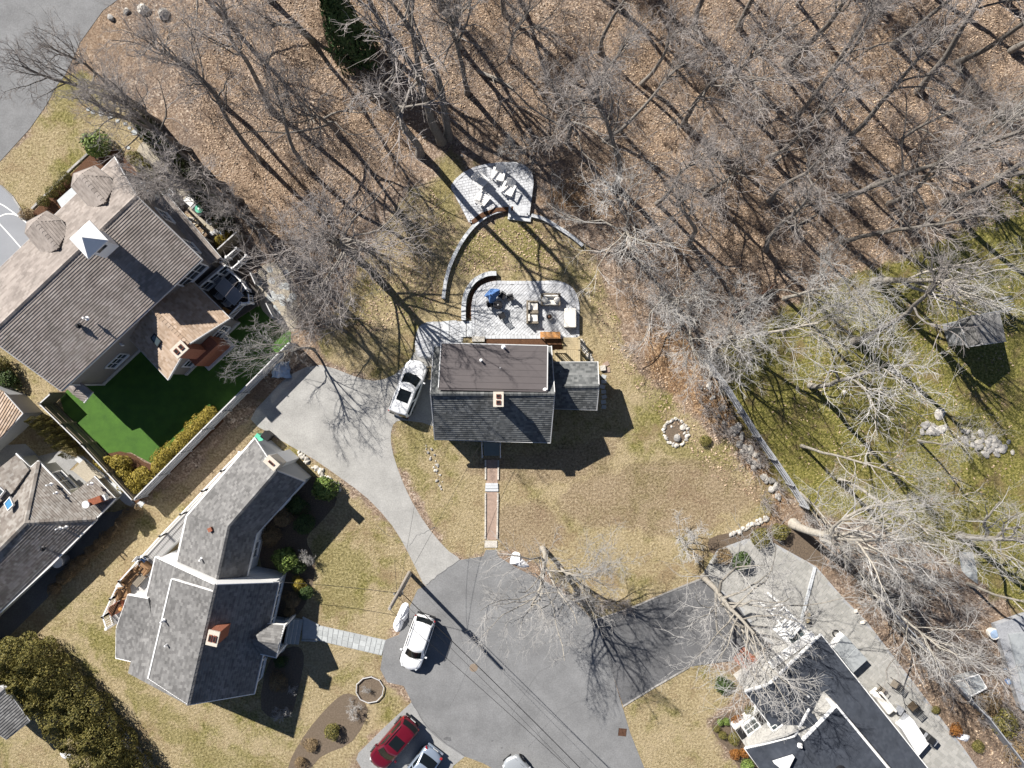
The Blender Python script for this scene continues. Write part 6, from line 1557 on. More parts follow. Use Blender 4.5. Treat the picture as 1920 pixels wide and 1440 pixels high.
    if rails:
        for s in (-1, 1): MB().tube([(xr0 + .1, s * yr * .93, zr + .0), (xr0 + .25, s * yr * .93, zr + .075), (xr1 - .35, s * yr * .93, zr + .075), (xr1 - .15, s * yr * .93, zr + .0)], .022, 6).build('roof_rail', M['darkmetal'] if paint is not M['carwhite'] else M['metal'], o, True)
    for s in (-1, 1):
        MB().box((xb1 - .35, s * (hw + .1), belt + .06), (.14, .2, .14), 0, .85).build('mirror', paint, o, True, bevel=.03)
        MB().box((hl - .36, s * hw * .64, .74), (.3, .2, .1), -s * .5).build('headlamp', M['headlamp'], o, True, bevel=.03)
        MB().box((-hl + .22, s * hw * .8, .88 if kind == 'suv' else .78), (.12, .2, .24), s * .3).build('tail_lamp', M['taillamp'], o, True, bevel=.03)
        for x in (-hl + .9, hl - .92):
            w = MB(); n = 20
            for yy in (0,): pass
            t = MB(); ring_ = lambda r_, y: [(x + r_ * math.cos(2 * math.pi * i / n), y, .335 + r_ * math.sin(2 * math.pi * i / n)) for i in range(n)]
            yo, yi = s * (hw - .0), s * (hw - .22)
            t.grid([ring_(.2, yo), ring_(.31, yo + s * .0), ring_(.335, yo - s * .04), ring_(.335, yi), ring_(.1, yi)], True)
            ty = t.build('wheel', M['tyre'], o, True); c_ = MB(); a_ = ring_(.205, yo - s * .03); c_.add(a_, [tuple(range(n))])
            for k in range(5): g_ = 2 * math.pi * k / 5; c_.beam((x, yo - s * .01, .335), (x + .2 * math.cos(g_), yo - s * .01, .335 + .2 * math.sin(g_)), .05, .03)
            c_.build('rim', M['rim'], ty, True)
            arch = MB(); 
            arch.tube([(x + .4 * math.cos(a), s * (hw - .01), .335 + .4 * math.sin(a)) for a in [math.pi * i / 10 for i in range(11)]], .035, 5); arch.build('wheel_arch', M['tyre'], o, True)
    MB().box((hl - .06, 0, .5), (.06, .8, .18), 0).build('grille', M['black'], o, True); MB().box((-hl + .0, 0, .62), (.03, .5, .13)).build('number_plate', M['plate'], o, True)
    MB().box((-hl + .05, 0, .4), (.14, W_ * .82, .16)).build('rear_bumper', M['black'] if kind == 'suv' else paint, o, True, bevel=.03)
    # shut lines of the bonnet
    b_ = MB(); zc = hood + .055
    for s in (-1, 1): b_.beam((xb1 + .02, s * hw * .78, hood + .02), (hl - .35, s * hw * .6, hood - .11), .014, .012)
    b_.build('bonnet_seams', M['black'], o, True)
    w_ = MB()
    for y0, y1 in ((-.5, .05), (.1, .6)): w_.beam((xb1 + .06, y0, belt + .045), (xb1 - .02, y1, belt + .09), .02, .015)
    w_.build('wipers', M['black'], o, True)
    return o
car('white suv with dark sunroof parked beside the centre house', 765.5, 728, math.radians(69), M['carwhite'], 4.75, 1.92, 1.7, sunroof=True)
car('white suv with roof rails parked at the left edge of the asphalt circle', 781.5, 1207, math.radians(-108.5), M['carwhite'], 4.6, 1.86, 1.72)
car('dark red wagon with roof rails parked on the lower driveway', 737, 1396, math.radians(-131), M['carred'], 4.75, 1.82, 1.62, sunroof=True)
car('silver blue saloon beside the dark red wagon, cut by the bottom edge', 783, 1452, math.radians(52) + math.pi, M['carblue'], 4.6, 1.82, 1.48, 'saloon', rails=False)
car('silver saloon at the bottom edge of the road', 985, 1466, math.radians(130), M['carsilver'], 4.6, 1.82, 1.48, 'saloon', rails=False)
# ================================================================ VEGETATION
def np_mesh(name, verts, faces, m, k):
    me_ = bpy.data.meshes.new(name); verts = np.asarray(verts, np.float32); faces = np.asarray(faces, np.int32)
    me_.vertices.add(len(verts)); me_.vertices.foreach_set('co', verts.ravel())
    me_.loops.add(faces.size); me_.loops.foreach_set('vertex_index', faces.ravel())
    me_.polygons.add(len(faces)); me_.polygons.foreach_set('loop_start', np.arange(0, faces.size, k, dtype=np.int32))
    me_.update(calc_edges=True); me_.materials.append(m); return me_
def tubes(name, segs, m, k=3):
    """segs: rows of p0(3) p1(3) r0 r1 -> one mesh of tapered k-sided tubes"""
    s = np.asarray(segs, float); p0, p1, r0, r1 = s[:, 0:3], s[:, 3:6], s[:, 6], s[:, 7]; n = len(s)
    d = p1 - p0; d /= np.linalg.norm(d, axis=1, keepdims=True) + 1e-9
    ref = np.where(np.abs(d[:, 2:3]) < .9, np.array([[0, 0, 1.]]), np.array([[1., 0, 0]]))
    a = np.cross(d, ref); a /= np.linalg.norm(a, axis=1, keepdims=True) + 1e-9; b = np.cross(a, d)
    v = np.zeros((n, 2, k, 3))
    for i in range(k):
        t = 2 * math.pi * i / k; o_ = a * math.cos(t) + b * math.sin(t)
        v[:, 0, i] = p0 + o_ * r0[:, None]; v[:, 1, i] = p1 + o_ * r1[:, None]
    base = (np.arange(n) * 2 * k)[:, None]
    f = np.stack([np.concatenate([base + i, base + (i + 1) % k, base + k + (i + 1) % k, base + k + i], 1) for i in range(k)], 1).reshape(-1, 4)
    me_ = np_mesh(name, v.reshape(-1, 3), f, m, 4)
    if k > 4: me_.shade_smooth()
    return me_
def grow(seed, h, kind):
    """skeleton of a bare tree: returns trunk, limb and twig segments"""
    rr = random.Random(seed); T, Lm, Tw = [], [], []
    prm = dict(forest=(.56, 11, .27, .58, .34), spread=(.26, 13, .50, .95, .46), small=(.12, 10, .42, .8, .4), oak=(.34, 11, .52, .95, .50), fan=(.38, 9, .55, .62, .5), tall=(.64, 8, .30, .62, .34))[kind]
    clear, nl, lim_len, ang, _ = prm
    rad = dict(tall=.22, forest=.2, spread=.19, small=.07,  oak=.42, fan=.19)[kind] * (h / 14) ** .5
    def rnd_dir(d, an):
        d = Vector(d); ref = Vector((0, 0, 1)) if abs(d.z) < .9 else Vector((1, 0, 0)); a = d.cross(ref).normalized(); b = a.cross(d); t = rr.uniform(0, 6.283)
        return (d * math.cos(an) + (a * math.cos(t) + b * math.sin(t)) * math.sin(an)).normalized()
    def branch(p, d, L_, r, lvl, store, up):
        n = (10, 6, 4, 3, 2)[lvl]; q = Vector(p); d = Vector(d); pts = [(q.copy(), r)]; dirs = []
        for i in range(n):
            j = (.08, .2, .26, .3, .3)[lvl]
            d = (d + Vector((rr.gauss(0, j), rr.gauss(0, j), rr.gauss(0, j * .7) + up))).normalized()
            q2 = q + d * (L_ / n); tip = (.34, .3, .35, .4, .5)[lvl]; ra = r * (1 - (1 - tip) * i / n); rb = r * (1 - (1 - tip) * (i + 1) / n)
            store.append((*q, *q2, ra, rb)); q = q2; pts.append((q.copy(), rb)); dirs.append(d.copy())
        return pts, dirs
    def at(pts, dirs, t):
        k = min(int(t * len(dirs)), len(dirs) - 1); u = t * len(dirs) - k
        return pts[k][0].lerp(pts[k + 1][0], u), pts[k][1] + (pts[k + 1][1] - pts[k][1]) * u, dirs[k]
    tp, td = branch((0, 0, -.15), (rr.gauss(0, .05), rr.gauss(0, .05), 1), h * (.86 if kind in ('forest', 'fan', 'tall') else .62 if kind == 'oak' else .72), rad, 0, T, .03)
    for i in range(nl):
        t = clear + (1 - clear) * ((i + .6) / nl) ** .85; t = min(t, 1.0); p, r, d = at(tp, td, min(t, .999))
        an = ang * rr.uniform(.65, 1.25) * (1.15 - .5 * (t - clear) / (1 - clear)); L1 = h * lim_len * rr.uniform(.7, 1.2) * (1.12 - .5 * (t - clear) / (1 - clear))
        lp_, ld_ = branch(p, rnd_dir(d, an), L1, max(r * rr.uniform(.45, .7), .035), 1, Lm, .07)
        for j in range(4 if kind == 'tall' else 6 if kind != 'small' else 5):
            t2 = .22 + .78 * (j + rr.random()) / 6; p2, r2, d2 = at(lp_, ld_, min(t2, .99)); L2 = L1 * rr.uniform(.34, .6) * (1.15 - .5 * t2)
            sp, sd = branch(p2, rnd_dir(d2, rr.uniform(.45, .95)), L2, max(r2 * .6, .02), 2, Tw, .05)
            for k in range(3 if kind == 'tall' else 5):
                t3 = .2 + .8 * (k + rr.random()) / 5; p3, r3, d3 = at(sp, sd, min(t3, .99)); L3 = L2 * rr.uniform(.35, .65)
                up_, ud = branch(p3, rnd_dir(d3, rr.uniform(.4, .9)), L3, .0115, 3, Tw, .04)
                for l in range(4):
                    t4 = .15 + .85 * (l + rr.random()) / 5; p4, r4, d4 = at(up_, ud, min(t4, .99))
                    branch(p4, rnd_dir(d4, rr.uniform(.4, .95)), max(L3 * rr.uniform(.35, .75), .18), .0075, 4, Tw, .03)
    return T, Lm, Tw
def tree_proto(seed, h, kind, mb_, mt_):
    T, Lm, Tw = grow(seed, h, kind)
    # flare at the foot
    T[0] = T[0][:6] + (T[0][6] * 1.45, T[0][7])
    return tubes('trunk', T, mb_, 9), tubes('limbs', Lm, mb_, 5), tubes('twigs', Tw, mt_, 3), h
PROTO = dict(
    tall=[tree_proto(700 + i, 16, 'tall', M['bark'], M['twig']) for i in range(2)],
    forest=[tree_proto(100 + i, 15, 'forest', M['bark'], M['twig']) for i in range(4)],
    spread=[tree_proto(200 + i, 12, 'spread', M['palebark'], M['paletwig']) for i in range(3)],
    brown=[tree_proto(300 + i, 11, 'spread', M['bark'], M['twig']) for i in range(2)],
    fan=[tree_proto(400 + i, 15, 'fan', M['palebark'], M['paletwig']) for i in range(2)],
    small=[tree_proto(500 + i, 5, 'small', M['palebark'], M['paletwig']) for i in range(2)],
    oak=[tree_proto(600, 15, 'oak', M['palebark'], M['paletwig'])],
)
TREES = []
def tree(label, px, py, h, kind, var=0, rz=None, lean=(0, 0), group='bare trees', fat=1.0):
    tr_, li, tw, h0 = PROTO[kind][var % len(PROTO[kind])]; x, y = P2(px, py); s = h / h0
    o = thing('bare_tree', label, 'tree', (x, y, ground_z(x, y)), 0, group)
    o.rotation_euler = (lean[1], lean[0], R.uniform(0, 6.28) if rz is None else rz); o.rotation_mode = 'XYZ'
    if lean != (0, 0):
        o.rotation_euler = (Matrix.Rotation(lean[0], 3, 'Y') @ Matrix.Rotation(-lean[1], 3, 'X') @ Matrix.Rotation(R.uniform(0, 6.28) if rz is None else rz, 3, 'Z')).to_euler()
    o.scale = (s * fat, s * fat, s)
    a = link('trunk', tr_, o); link('limbs', li, a); link('crown', tw, o)
    TREES.append(o); return o
# trees one can pick out
for a in (
    ('thick bare tree behind the upper patio with its foot nearest the paving', 828, 264, 17, 'tall', 0, 0.3, (-.02, .05), 1.5),
    ('second trunk of the pair of bare trees behind the upper patio', 840, 258, 16, 'tall', 1, 1.3, (.05, .05), 1.4),
    ('bare tree left of the pair behind the upper patio, curved trunk', 787, 290, 16, 'tall', 0, 2.0, (-.05, .05), 1.3),
    ('bare tree above the right end of the upper patio wall', 1063, 268, 13, 'brown', 0, 1.0, (0, .08), 1.0),
    ('slender bare tree leaning hard to the upper right above the patio', 1134, 263, 13, 'forest', 3, .4, (.42, .2), .9),
    ('short broken bare tree just behind the upper patio, drooping branches', 1006, 283, 4, 'small', 0, 0, (-.75, .1), 1.2),
    ('bare tree right of the patio wall end with pale radiating branches', 1165, 462, 12, 'spread', 0, 1.5, (0, .04), 1.0),
    ('bare tree at the wood edge left of the lawn, long shadow to the house', 690, 500, 15, 'brown', 1, .5, (-.08, .03), 1.0),
    ('bare tree beside the one whose shadow reaches the house roof', 668, 478, 14, 'brown', 0, 2.5, (-.05, .05), 1.0),
    ('bare tree at the lawn edge above the driveway head', 648, 622, 9, 'brown', 1, 4.2, (-.1, .05), .85),
    ('pale bare tree spreading over the board fence at the driveway head', 588, 655, 9, 'spread', 1, 1.1, (-.32, .05), .8),
    ('pale bare tree right of the lawn with branches hanging towards the stone ring', 1292, 596, 10, 'spread', 2, .2, (-.16, -.12), 1.0),
    ('pale bare tree right of the lower patio at the lawn edge', 1236, 560, 10, 'spread', 0, 3.0, (.0, -.05), .9),
    ('pale bare tree at the upper end of the grey diagonal fence', 1330, 655, 11, 'spread', 1, 5.0, (.05, -.02), .95),
    ('pale bare tree at the foot of the grey fence, leaning over the green lawn', 1361, 634, 13, 'spread', 2, 1.9, (.14, .06), .9),
    ('bare tree with a long bare trunk in the middle of the green lawn', 1519, 723, 16.5, 'fan', 0, .0, (.03, .0), .95),
    ('slim bare tree on the green lawn below the long bare trunk', 1503, 836, 12.5, 'fan', 1, .8, (.05, -.0), .75),
    ('slim pale bare tree at the lower end of the green lawn', 1574, 900, 14, 'fan', 0, 2.2, (.02, -.02), .8),
    ('pale bare tree on the green lawn close to the rocky outcrop', 1722, 826, 9, 'fan', 1, 3.7, (.02, -.1), .8),
    ('thick pale tree with a long trunk at the top of the green lawn', 1640, 528, 14, 'oak', 0, 1.0, (.06, .02), .7),
    ('bare tree at the edge of the litter above the green lawn', 1470, 560, 12, 'spread', 0, 2.0, (.1, .02), .9),
    ('very thick old tree beside the stone row and dark bed', 1488, 982, 15, 'oak', 0, 2.7, (.06, -.06), .8),
    ('thick white trunked tree leaving the frame at the right', 1800, 1004, 13, 'oak', 0, 4.0, (.02, 0), .75),
    ('slender tree below the white trunked one at the right edge', 1814, 1094, 11, 'fan', 1, 1.4, (.05, 0), .8),
    ('bare tree at the top of the asphalt circle with pale spreading crown', 1017, 1029, 12, 'spread', 1, .6, (.02, -.05), 1.15),
    ('second pale bare tree at the top of the asphalt circle, right of the first', 1048, 1062, 9, 'spread', 2, 2.4, (.05, -.02), 1.1),
    ('pale bare tree between the dark driveway and the white pergola', 1342, 1104, 10, 'spread', 2, 1.2, (-.14, -.08), .95),
    ('bare tree at the lower end of the grey diagonal fence', 1500, 925, 9, 'spread', 2, .4, (.05, -.05), .9),
    ('dark trunked tree on the green lawn left of the shed', 1600, 640, 15, 'tall', 1, 1.0, (.04, .0), 1.2),
    ('bare tree at the top of the dark driveway over the stone house', 1320, 1082, 13, 'spread', 0, 3.8, (.02, -.04), 1.3),
    ('small pale bare tree on the dry lawn above the dark driveway', 1268, 1008, 4.5, 'small', 1, 0, (0, 0), 1.3),
    ('bare tree behind the tan patio beside the dark grey fence', 1612, 1090, 12, 'spread', 2, .9, (.05, -.05), .9),
    ('bare tree between the dark grey fence and the tan patio hedge', 1668, 1168, 9, 'brown', 0, 1.9, (.02, -.05), .9),
    ('bare tree under the old thick tree, near the stone row end', 1540, 1010, 11, 'spread', 1, 2.9, (.08, -.03), .85),
    ('thick forked tree in the middle of the upper wood', 861, 90, 14, 'oak', 0, .4, (0, .03), .55),
    ('bare tree with dark trunk right of the evergreen at the top', 738, 112, 15, 'forest', 2, .9, (-.04, .05), 1.2),
    ('bare tree at the wood edge whose forked trunk stands right of centre', 1283, 232, 14, 'brown', 1, .2, (.1, .06), .9),
    ('bare tree above the shed shadow at the right end of the wood', 1768, 300, 13, 'oak', 0, 5.0, (.12, .02), .55),
    ('bare multi-stemmed tree in the upper right of the wood', 1685, 265, 10, 'brown', 0, 3.0, (.12, .12), .9),
    ): tree(*a[:7], lean=a[7], fat=a[8])
# row of tall thin trees along the hedge of the taupe house
for i, (x, y) in enumerate(((262, 198), (298, 230), (322, 262), (356, 282), (384, 318), (420, 345), (452, 376), (478, 412), (508, 440))):
    names = ['first', 'second', 'third', 'fourth', 'fifth', 'sixth', 'seventh', 'eighth', 'ninth']
    tree('%s tall thin bare tree from the road in the row beside the evergreen hedge' % names[i], x, y, 12.5 + (i * 37 % 5) * .6, 'forest', i, None, (R.uniform(-.03, .03), R.uniform(-.03, .03)), 'row of tall thin bare trees', .95)
# the rest of the wood
rr = random.Random(21); spots = []
def clear_of(x, y, d):
    return all((x - a) ** 2 + (y - b) ** 2 > d * d for a, b in spots)
for o_ in TREES: spots.append((960 + o_.location.x * F / H, 720 - o_.location.y * F / H))
wood = [(420, 40), (560, -60), (900, -170), (1300, -170), (1900, -120), (1980, 260), (1780, 400), (1600, 470), (1420, 520), (1250, 470), (1140, 380), (1020, 260), (880, 240), (760, 300), (640, 380), (600, 440), (520, 400), (420, 300), (340, 170)]
cnt = 0; wt = []
for _ in range(6000):
    x, y = rr.uniform(300, 1980), rr.uniform(-170, 540)
    if not inside(x, y, wood) or not clear_of(x, y, 79): continue
    if 1180 < x < 1420 and 180 < y < 420 and rr.random() < .6: continue
    if (760 < x < 1010 and y > 190) or (590 < x < 740 and y < 190): continue
    spots.append((x, y)); wt.append((x, y))
    if len(wt) > 57: break
ORDN = ['first', 'second', 'third', 'fourth', 'fifth', 'sixth', 'seventh', 'eighth', 'ninth', 'tenth', 'eleventh', 'twelfth', 'thirteenth', 'fourteenth', 'fifteenth', 'sixteenth', 'seventeenth', 'eighteenth', 'nineteenth', 'twentieth']
bands = {'above the top edge, only its shadow in view': [], 'in the upper band of the wood': [], 'in the middle band of the wood': [], 'in the lowest band of the wood': []}
for x, y in wt: bands[list(bands)[0 if y < 0 else 1 if y < 130 else 2 if y < 270 else 3]].append((x, y))
for bn, lst in bands.items():
    for i, (x, y) in enumerate(sorted(lst)):
        kd = rr.choice(('forest', 'forest', 'forest', 'forest', 'brown')); hh = rr.uniform(12.5, 17.5) if kd == 'forest' else rr.uniform(10, 14)
        tree('%s %s tree from the left %s' % (ORDN[i], 'bare', bn), x, y, hh, kd, rr.randrange(4), rr.uniform(0, 6.28), (rr.gauss(0, .05), rr.gauss(0, .05)), 'trees of the wood', rr.uniform(.8, 1.15))
# ---------------------------------------------------------------- undergrowth and fallen leaves (uncountable)
def scrub(n, zonefn, hmin, hmax, m, name, label, seed, stems=7):
    rr = random.Random(seed); S = []; c = 0
    while c < n:
        x, y = zonefn(rr); c += 1; z = ground_z(x, y); h = rr.uniform(hmin, hmax)
        for k in range(stems):
            d = Vector((rr.gauss(0, .42), rr.gauss(0, .42), 1)).normalized(); p = Vector((x + rr.gauss(0, .12), y + rr.gauss(0, .12), z - .05)); L_ = h * rr.uniform(.6, 1.1); r_ = .016
            for i in range(3):
                d = (d + Vector((rr.gauss(0, .2), rr.gauss(0, .2), rr.gauss(0, .1)))).normalized(); p2 = p + d * L_ / 3; S.append((*p, *p2, r_, r_ * .75)); r_ *= .75
                for t in range(2):
                    e = (d + Vector((rr.gauss(0, .6), rr.gauss(0, .6), rr.gauss(0, .4)))).normalized(); q = p.lerp(p2, rr.random()); q2 = q + e * L_ * rr.uniform(.15, .4); S.append((*q, *q2, .009, .006))
                    e2 = (e + Vector((rr.gauss(0, .5), rr.gauss(0, .5), rr.gauss(0, .4)))).normalized(); S.append((*q.lerp(q2, .5), *(q.lerp(q2, .5) + e2 * L_ * .2), .007, .005))
                p = p2
    o = link(name, tubes(name, S, m, 3)); return tag(o, label, 'undergrowth', kind='stuff')
def in_px(poly):
    xs = [p[0] for p in poly]; ys = [p[1] for p in poly]
    def f(rr):
        while True:
            x, y = rr.uniform(min(xs), max(xs)), rr.uniform(min(ys), max(ys))
            if inside(x, y, poly): return P2(x, y)
    return f
scrub(330, in_px([(330, 120), (520, -30), (1960, -30), (1960, 380), (1750, 440), (1480, 540), (1400, 640), (1240, 560), (1120, 420), (1010, 290), (820, 255), (700, 330), (640, 480), (560, 480), (480, 420)]), .7, 2.4, M['browntwig'], 'undergrowth', 'thin brown undergrowth of bare stems across the wood', 1)
def multi(polys, w):
    fs = [in_px(p) for p in polys]
    return lambda rr: rr.choices(fs, w)[0](rr)
scrub(240, multi([[(480, 400), (600, 430), (700, 470), (660, 600), (600, 640), (540, 600), (500, 480)], [(1130, 450), (1250, 480), (1400, 640), (1380, 720), (1300, 700), (1190, 620)], [(1300, 690), (1400, 800), (1470, 930), (1440, 960), (1380, 850), (1290, 740)], [(1500, 960), (1640, 1000), (1800, 1080), (1840, 1200), (1920, 1300), (1920, 1420), (1800, 1330), (1650, 1150), (1550, 1060)], [(1030, 1060), (1120, 1120), (1180, 1130), (1120, 1160), (1060, 1110)]], (3, 3, 2, 5, 1)), .7, 2.2, M['twig'], 'undergrowth', 'tangle of bare shrub stems along the wood and fence edges', 2, 9)
def leaves(n, zonefn, size, m, name, label, seed):
    rr = random.Random(seed); V = np.zeros((n, 4, 3)); g = np.random.default_rng(seed)
    pos = np.array([zonefn(rr) for _ in range(n)]); zz_ = np.array([ground_z(x, y) for x, y in pos])
    ang = g.uniform(0, 6.283, n); s = g.uniform(*size, n); tx = g.normal(0, .45, n); ty = g.normal(0, .45, n)
    for i, (a, b) in enumerate(((-1, -.55), (1, -.55), (1, .55), (-1, .55))):
        dx = s * a; dy = s * b; V[:, i, 0] = pos[:, 0] + dx * np.cos(ang) - dy * np.sin(ang); V[:, i, 1] = pos[:, 1] + dx * np.sin(ang) + dy * np.cos(ang)
        V[:, i, 2] = zz_ + .035 + dx * tx + dy * ty
    o = link(name, np_mesh(name, V.reshape(-1, 3), np.arange(n * 4).reshape(-1, 4), m, 4)); return tag(o, label, 'leaves', kind='stuff')
leaves(62000, in_px([(300, 60), (420, -60), (1990, -60), (1990, 380), (1750, 460), (1480, 560), (1390, 640), (1330, 640), (1130, 440), (1010, 310), (1000, 300), (820, 250), (700, 340), (640, 480), (600, 600), (540, 480), (430, 420), (400, 340)]), (.03, .07), M['litter'], 'fallen_leaves', 'dry brown leaves covering the floor of the wood', 3)
leaves(5200, multi([[(1000, 410), (1100, 470), (1180, 650), (1330, 760), (1440, 900), (1460, 960), (1340, 900), (1200, 740), (1120, 620), (1090, 500)], [(700, 470), (800, 340), (860, 430), (830, 560), (780, 600), (660, 640)], [(880, 430), (1000, 420), (1060, 470), (1050, 520), (940, 505), (850, 520)], [(1400, 700), (1600, 560), (1900, 500), (1900, 950), (1700, 950), (1500, 880)], [(1640, 1120), (1760, 1240), (1900, 1420), (1860, 1440), (1700, 1290)]], (3, 3, 2, 3, 2)), (.035, .08), M['litter'], 'fallen_leaves', 'scattered dry leaves on the lawns', 4)
# ---------------------------------------------------------------- evergreen and leafy shrubs
def foliage(seed, n, shape, m, leaf=.09, aspect=1.7):
    g = np.random.default_rng(seed); u = g.normal(size=(n, 3)); u /= np.linalg.norm(u, axis=1, keepdims=True)
    bumps = g.normal(size=(14, 3)); bumps /= np.linalg.norm(bumps, axis=1, keepdims=True); amp = g.uniform(.05, .28, 14)
    rad = np.ones(n) * .8
    for b, a in zip(bumps, amp): rad += a * np.clip((u @ b - .75) / .25, 0, 1)
    rad *= 1 - .45 * g.random(n) ** 2.2
    p = u * rad[:, None]
    if shape == 'cone':
        t = g.random(n) ** .8; a = g.uniform(0, 6.283, n); r_ = (1 - t) ** .75 * (1 + .18 * np.sin(a * 5 + t * 9)) * (1 - .5 * g.random(n) ** 2); p = np.stack([r_ * np.cos(a), r_ * np.sin(a), t * 2 - 1], 1); u = np.stack([np.cos(a), np.sin(a), np.full(n, .4)], 1)
    if shape == 'column':
        t = g.random(n); a = g.uniform(0, 6.283, n); r_ = np.clip(1 - np.abs(t * 2 - .8) ** 3.0, .05, 1) ** .6 * (1 + .15 * np.sin(a * 4 + t * 11)) * (1 - .4 * g.random(n) ** 2); p = np.stack([r_ * np.cos(a), r_ * np.sin(a), t * 2 - 1], 1); u = np.stack([np.cos(a), np.sin(a), np.full(n, .5)], 1)
    nrm = u + g.normal(0, .6, (n, 3)); nrm /= np.linalg.norm(nrm, axis=1, keepdims=True)
    ref = g.normal(size=(n, 3)); a_ = np.cross(nrm, ref); a_ /= np.linalg.norm(a_, axis=1, keepdims=True); b_ = np.cross(nrm, a_)
    s = leaf * g.uniform(.6, 1.3, n)[:, None]; V = np.stack([p - a_ * s * aspect, p - b_ * s * .6, p + a_ * s * aspect, p + b_ * s * .6], 1)
    return np_mesh('foliage', V.reshape(-1, 3), np.arange(n * 4).reshape(-1, 4), m, 4)
FOL = {}
def fol(key, seed, n, shape, m, leaf, aspect=1.7): FOL[key] = [foliage(seed + i, n, shape, M[m], leaf, aspect) for i in range(2)]
fol('bright', 1, 1500, 'ball', 'bright', .085); fol('deep', 11, 1700, 'ball', 'deepgreen', .07); fol('dark', 21, 2200, 'column', 'evergreen', .06); fol('olive', 31, 6000, 'column', 'olive', .032)
fol('gold', 41, 1700, 'ball', 'gold', .06, 2.2); fol('rusty', 51, 1000, 'ball', 'rusty', .08); fol('ball_olive', 61, 1500, 'ball', 'olive', .065); fol('arb', 71, 2200, 'column', 'olive', .05); fol('dead', 81, 1200, 'ball', 'deadleaf', .05, 3.0); fol('pine', 91, 5200, 'cone', 'conifer', .05, 2.4)
STEM = MB().tube([(0, 0, -1.0), (.03, .02, 0), (0, .05, .7)], [.1, .07, .03], 6).build('stem', M['stem'], mesh_only=True)
def shrub(label, px, py, r, h, key, var=0, name='shrub', cat='shrub', group=None, ry=None):
    x, y = P2(px, py); o = thing(name, label, cat, (x, y, ground_z(x, y)), R.uniform(0, 6.28), group)
    f = link('foliage', FOL[key][var % 2], o); f.scale = (r, (ry or r), h * .53); f.location = (0, 0, h * .5)
    s = link('stem', STEM, o); s.scale = (r * .6, r * .6, h * .5); s.location = (0, 0, h * .5); return o
PL = lambda a, b, n: [(a[0] + (b[0] - a[0]) * (i / (n - 1)), a[1] + (b[1] - a[1]) * (i / (n - 1))) for i in range(n)]
ORD = ['first', 'second', 'third', 'fourth', 'fifth', 'sixth', 'seventh', 'eighth', 'ninth', 'tenth', 'eleventh', 'twelfth', 'thirteenth', 'fourteenth', 'fifteenth', 'sixteenth', 'seventeenth', 'eighteenth']
shrub('bright leafy rhododendron at the corner of the taupe house bed', 190, 278, 1.05, 1.7, 'bright', 0)
for i, (x, y) in enumerate(((131, 337), (117, 351), (104, 365), (90, 380))): shrub('%s clipped brown green shrub from the rhododendron in the kerbed bed' % ORD[i], x, y, .5, .95, 'ball_olive', i, group='clipped shrubs in the kerbed bed')
shrub('dark low shrub between the court and the kerbed bed', 54, 405, .55, .8, 'dead', 1)
for i, (x, y) in enumerate(PL((262, 300), (318, 362), 7)): shrub('%s dark shrub from the road in the hedge against the taupe gable' % ORD[i], x, y, .62, 1.2, 'ball_olive', i, group='hedge against the taupe gable')
for i, (x, y) in enumerate(PL((276, 236), (428, 420), 15)): shrub('%s dark arborvitae from the road in the hedge along the gravel path' % ORD[i], x + R.uniform(-3, 3), y + R.uniform(-3, 3), .72, 2.5, 'dark', i, 'arborvitae', 'arborvitae', 'arborvitae hedge along the gravel path')
shrub('yellow green shrub at the end of the gravel path by the brown fence', 418, 454, .6, .9, 'gold', 0); shrub('small yellow green shrub by the gravel path clutter', 430, 440, .35, .5, 'gold', 1)
for i, (x, y) in enumerate(((92, 787), (104, 797), (117, 809), (128, 821), (140, 833), (153, 847))): shrub('%s slim arborvitae from the shed in the row along the left fence' % ORD[i], x, y, .42, 2.7, 'arb', i, 'arborvitae', 'arborvitae', 'row of slim arborvitae')
for i, (x, y) in enumerate(PL((404, 770), (300, 872), 11)): shrub('%s golden shrub from the driveway in the hedge inside the board fence' % ORD[i], x + R.uniform(-3, 2), y + R.uniform(-2, 3), R.uniform(.6, .75), R.uniform(1.0, 1.4), 'gold', i, group='golden hedge inside the board fence')
for lb, x, y, r_ in (('golden shrub at the left tip of the turf yard bed', 208, 868, .7), ('golden shrub right of the left tip of the turf yard bed', 230, 866, .75), ('golden shrub in the middle of the turf yard bed', 236, 890, .75), ('golden shrub in the lower corner of the turf yard bed', 254, 905, .8), ('golden shrub where the yard bed meets the long hedge', 274, 890, .85), ('golden shrub deep in the corner of the two yard fences', 262, 918, .6)): shrub(lb, x, y, r_, 1.3, 'gold', int(x), group='golden shrubs in the turf yard bed')
for i, (x, y) in enumerate(PL((258, 955), (110, 1098), 12)): shrub('%s dry brown bush from the fence corner in the row behind the cream house' % ORD[i], x + R.uniform(-3, 3), y + R.uniform(-3, 3), .55, .9, 'dead', i, group='dry hedge behind the cream house')
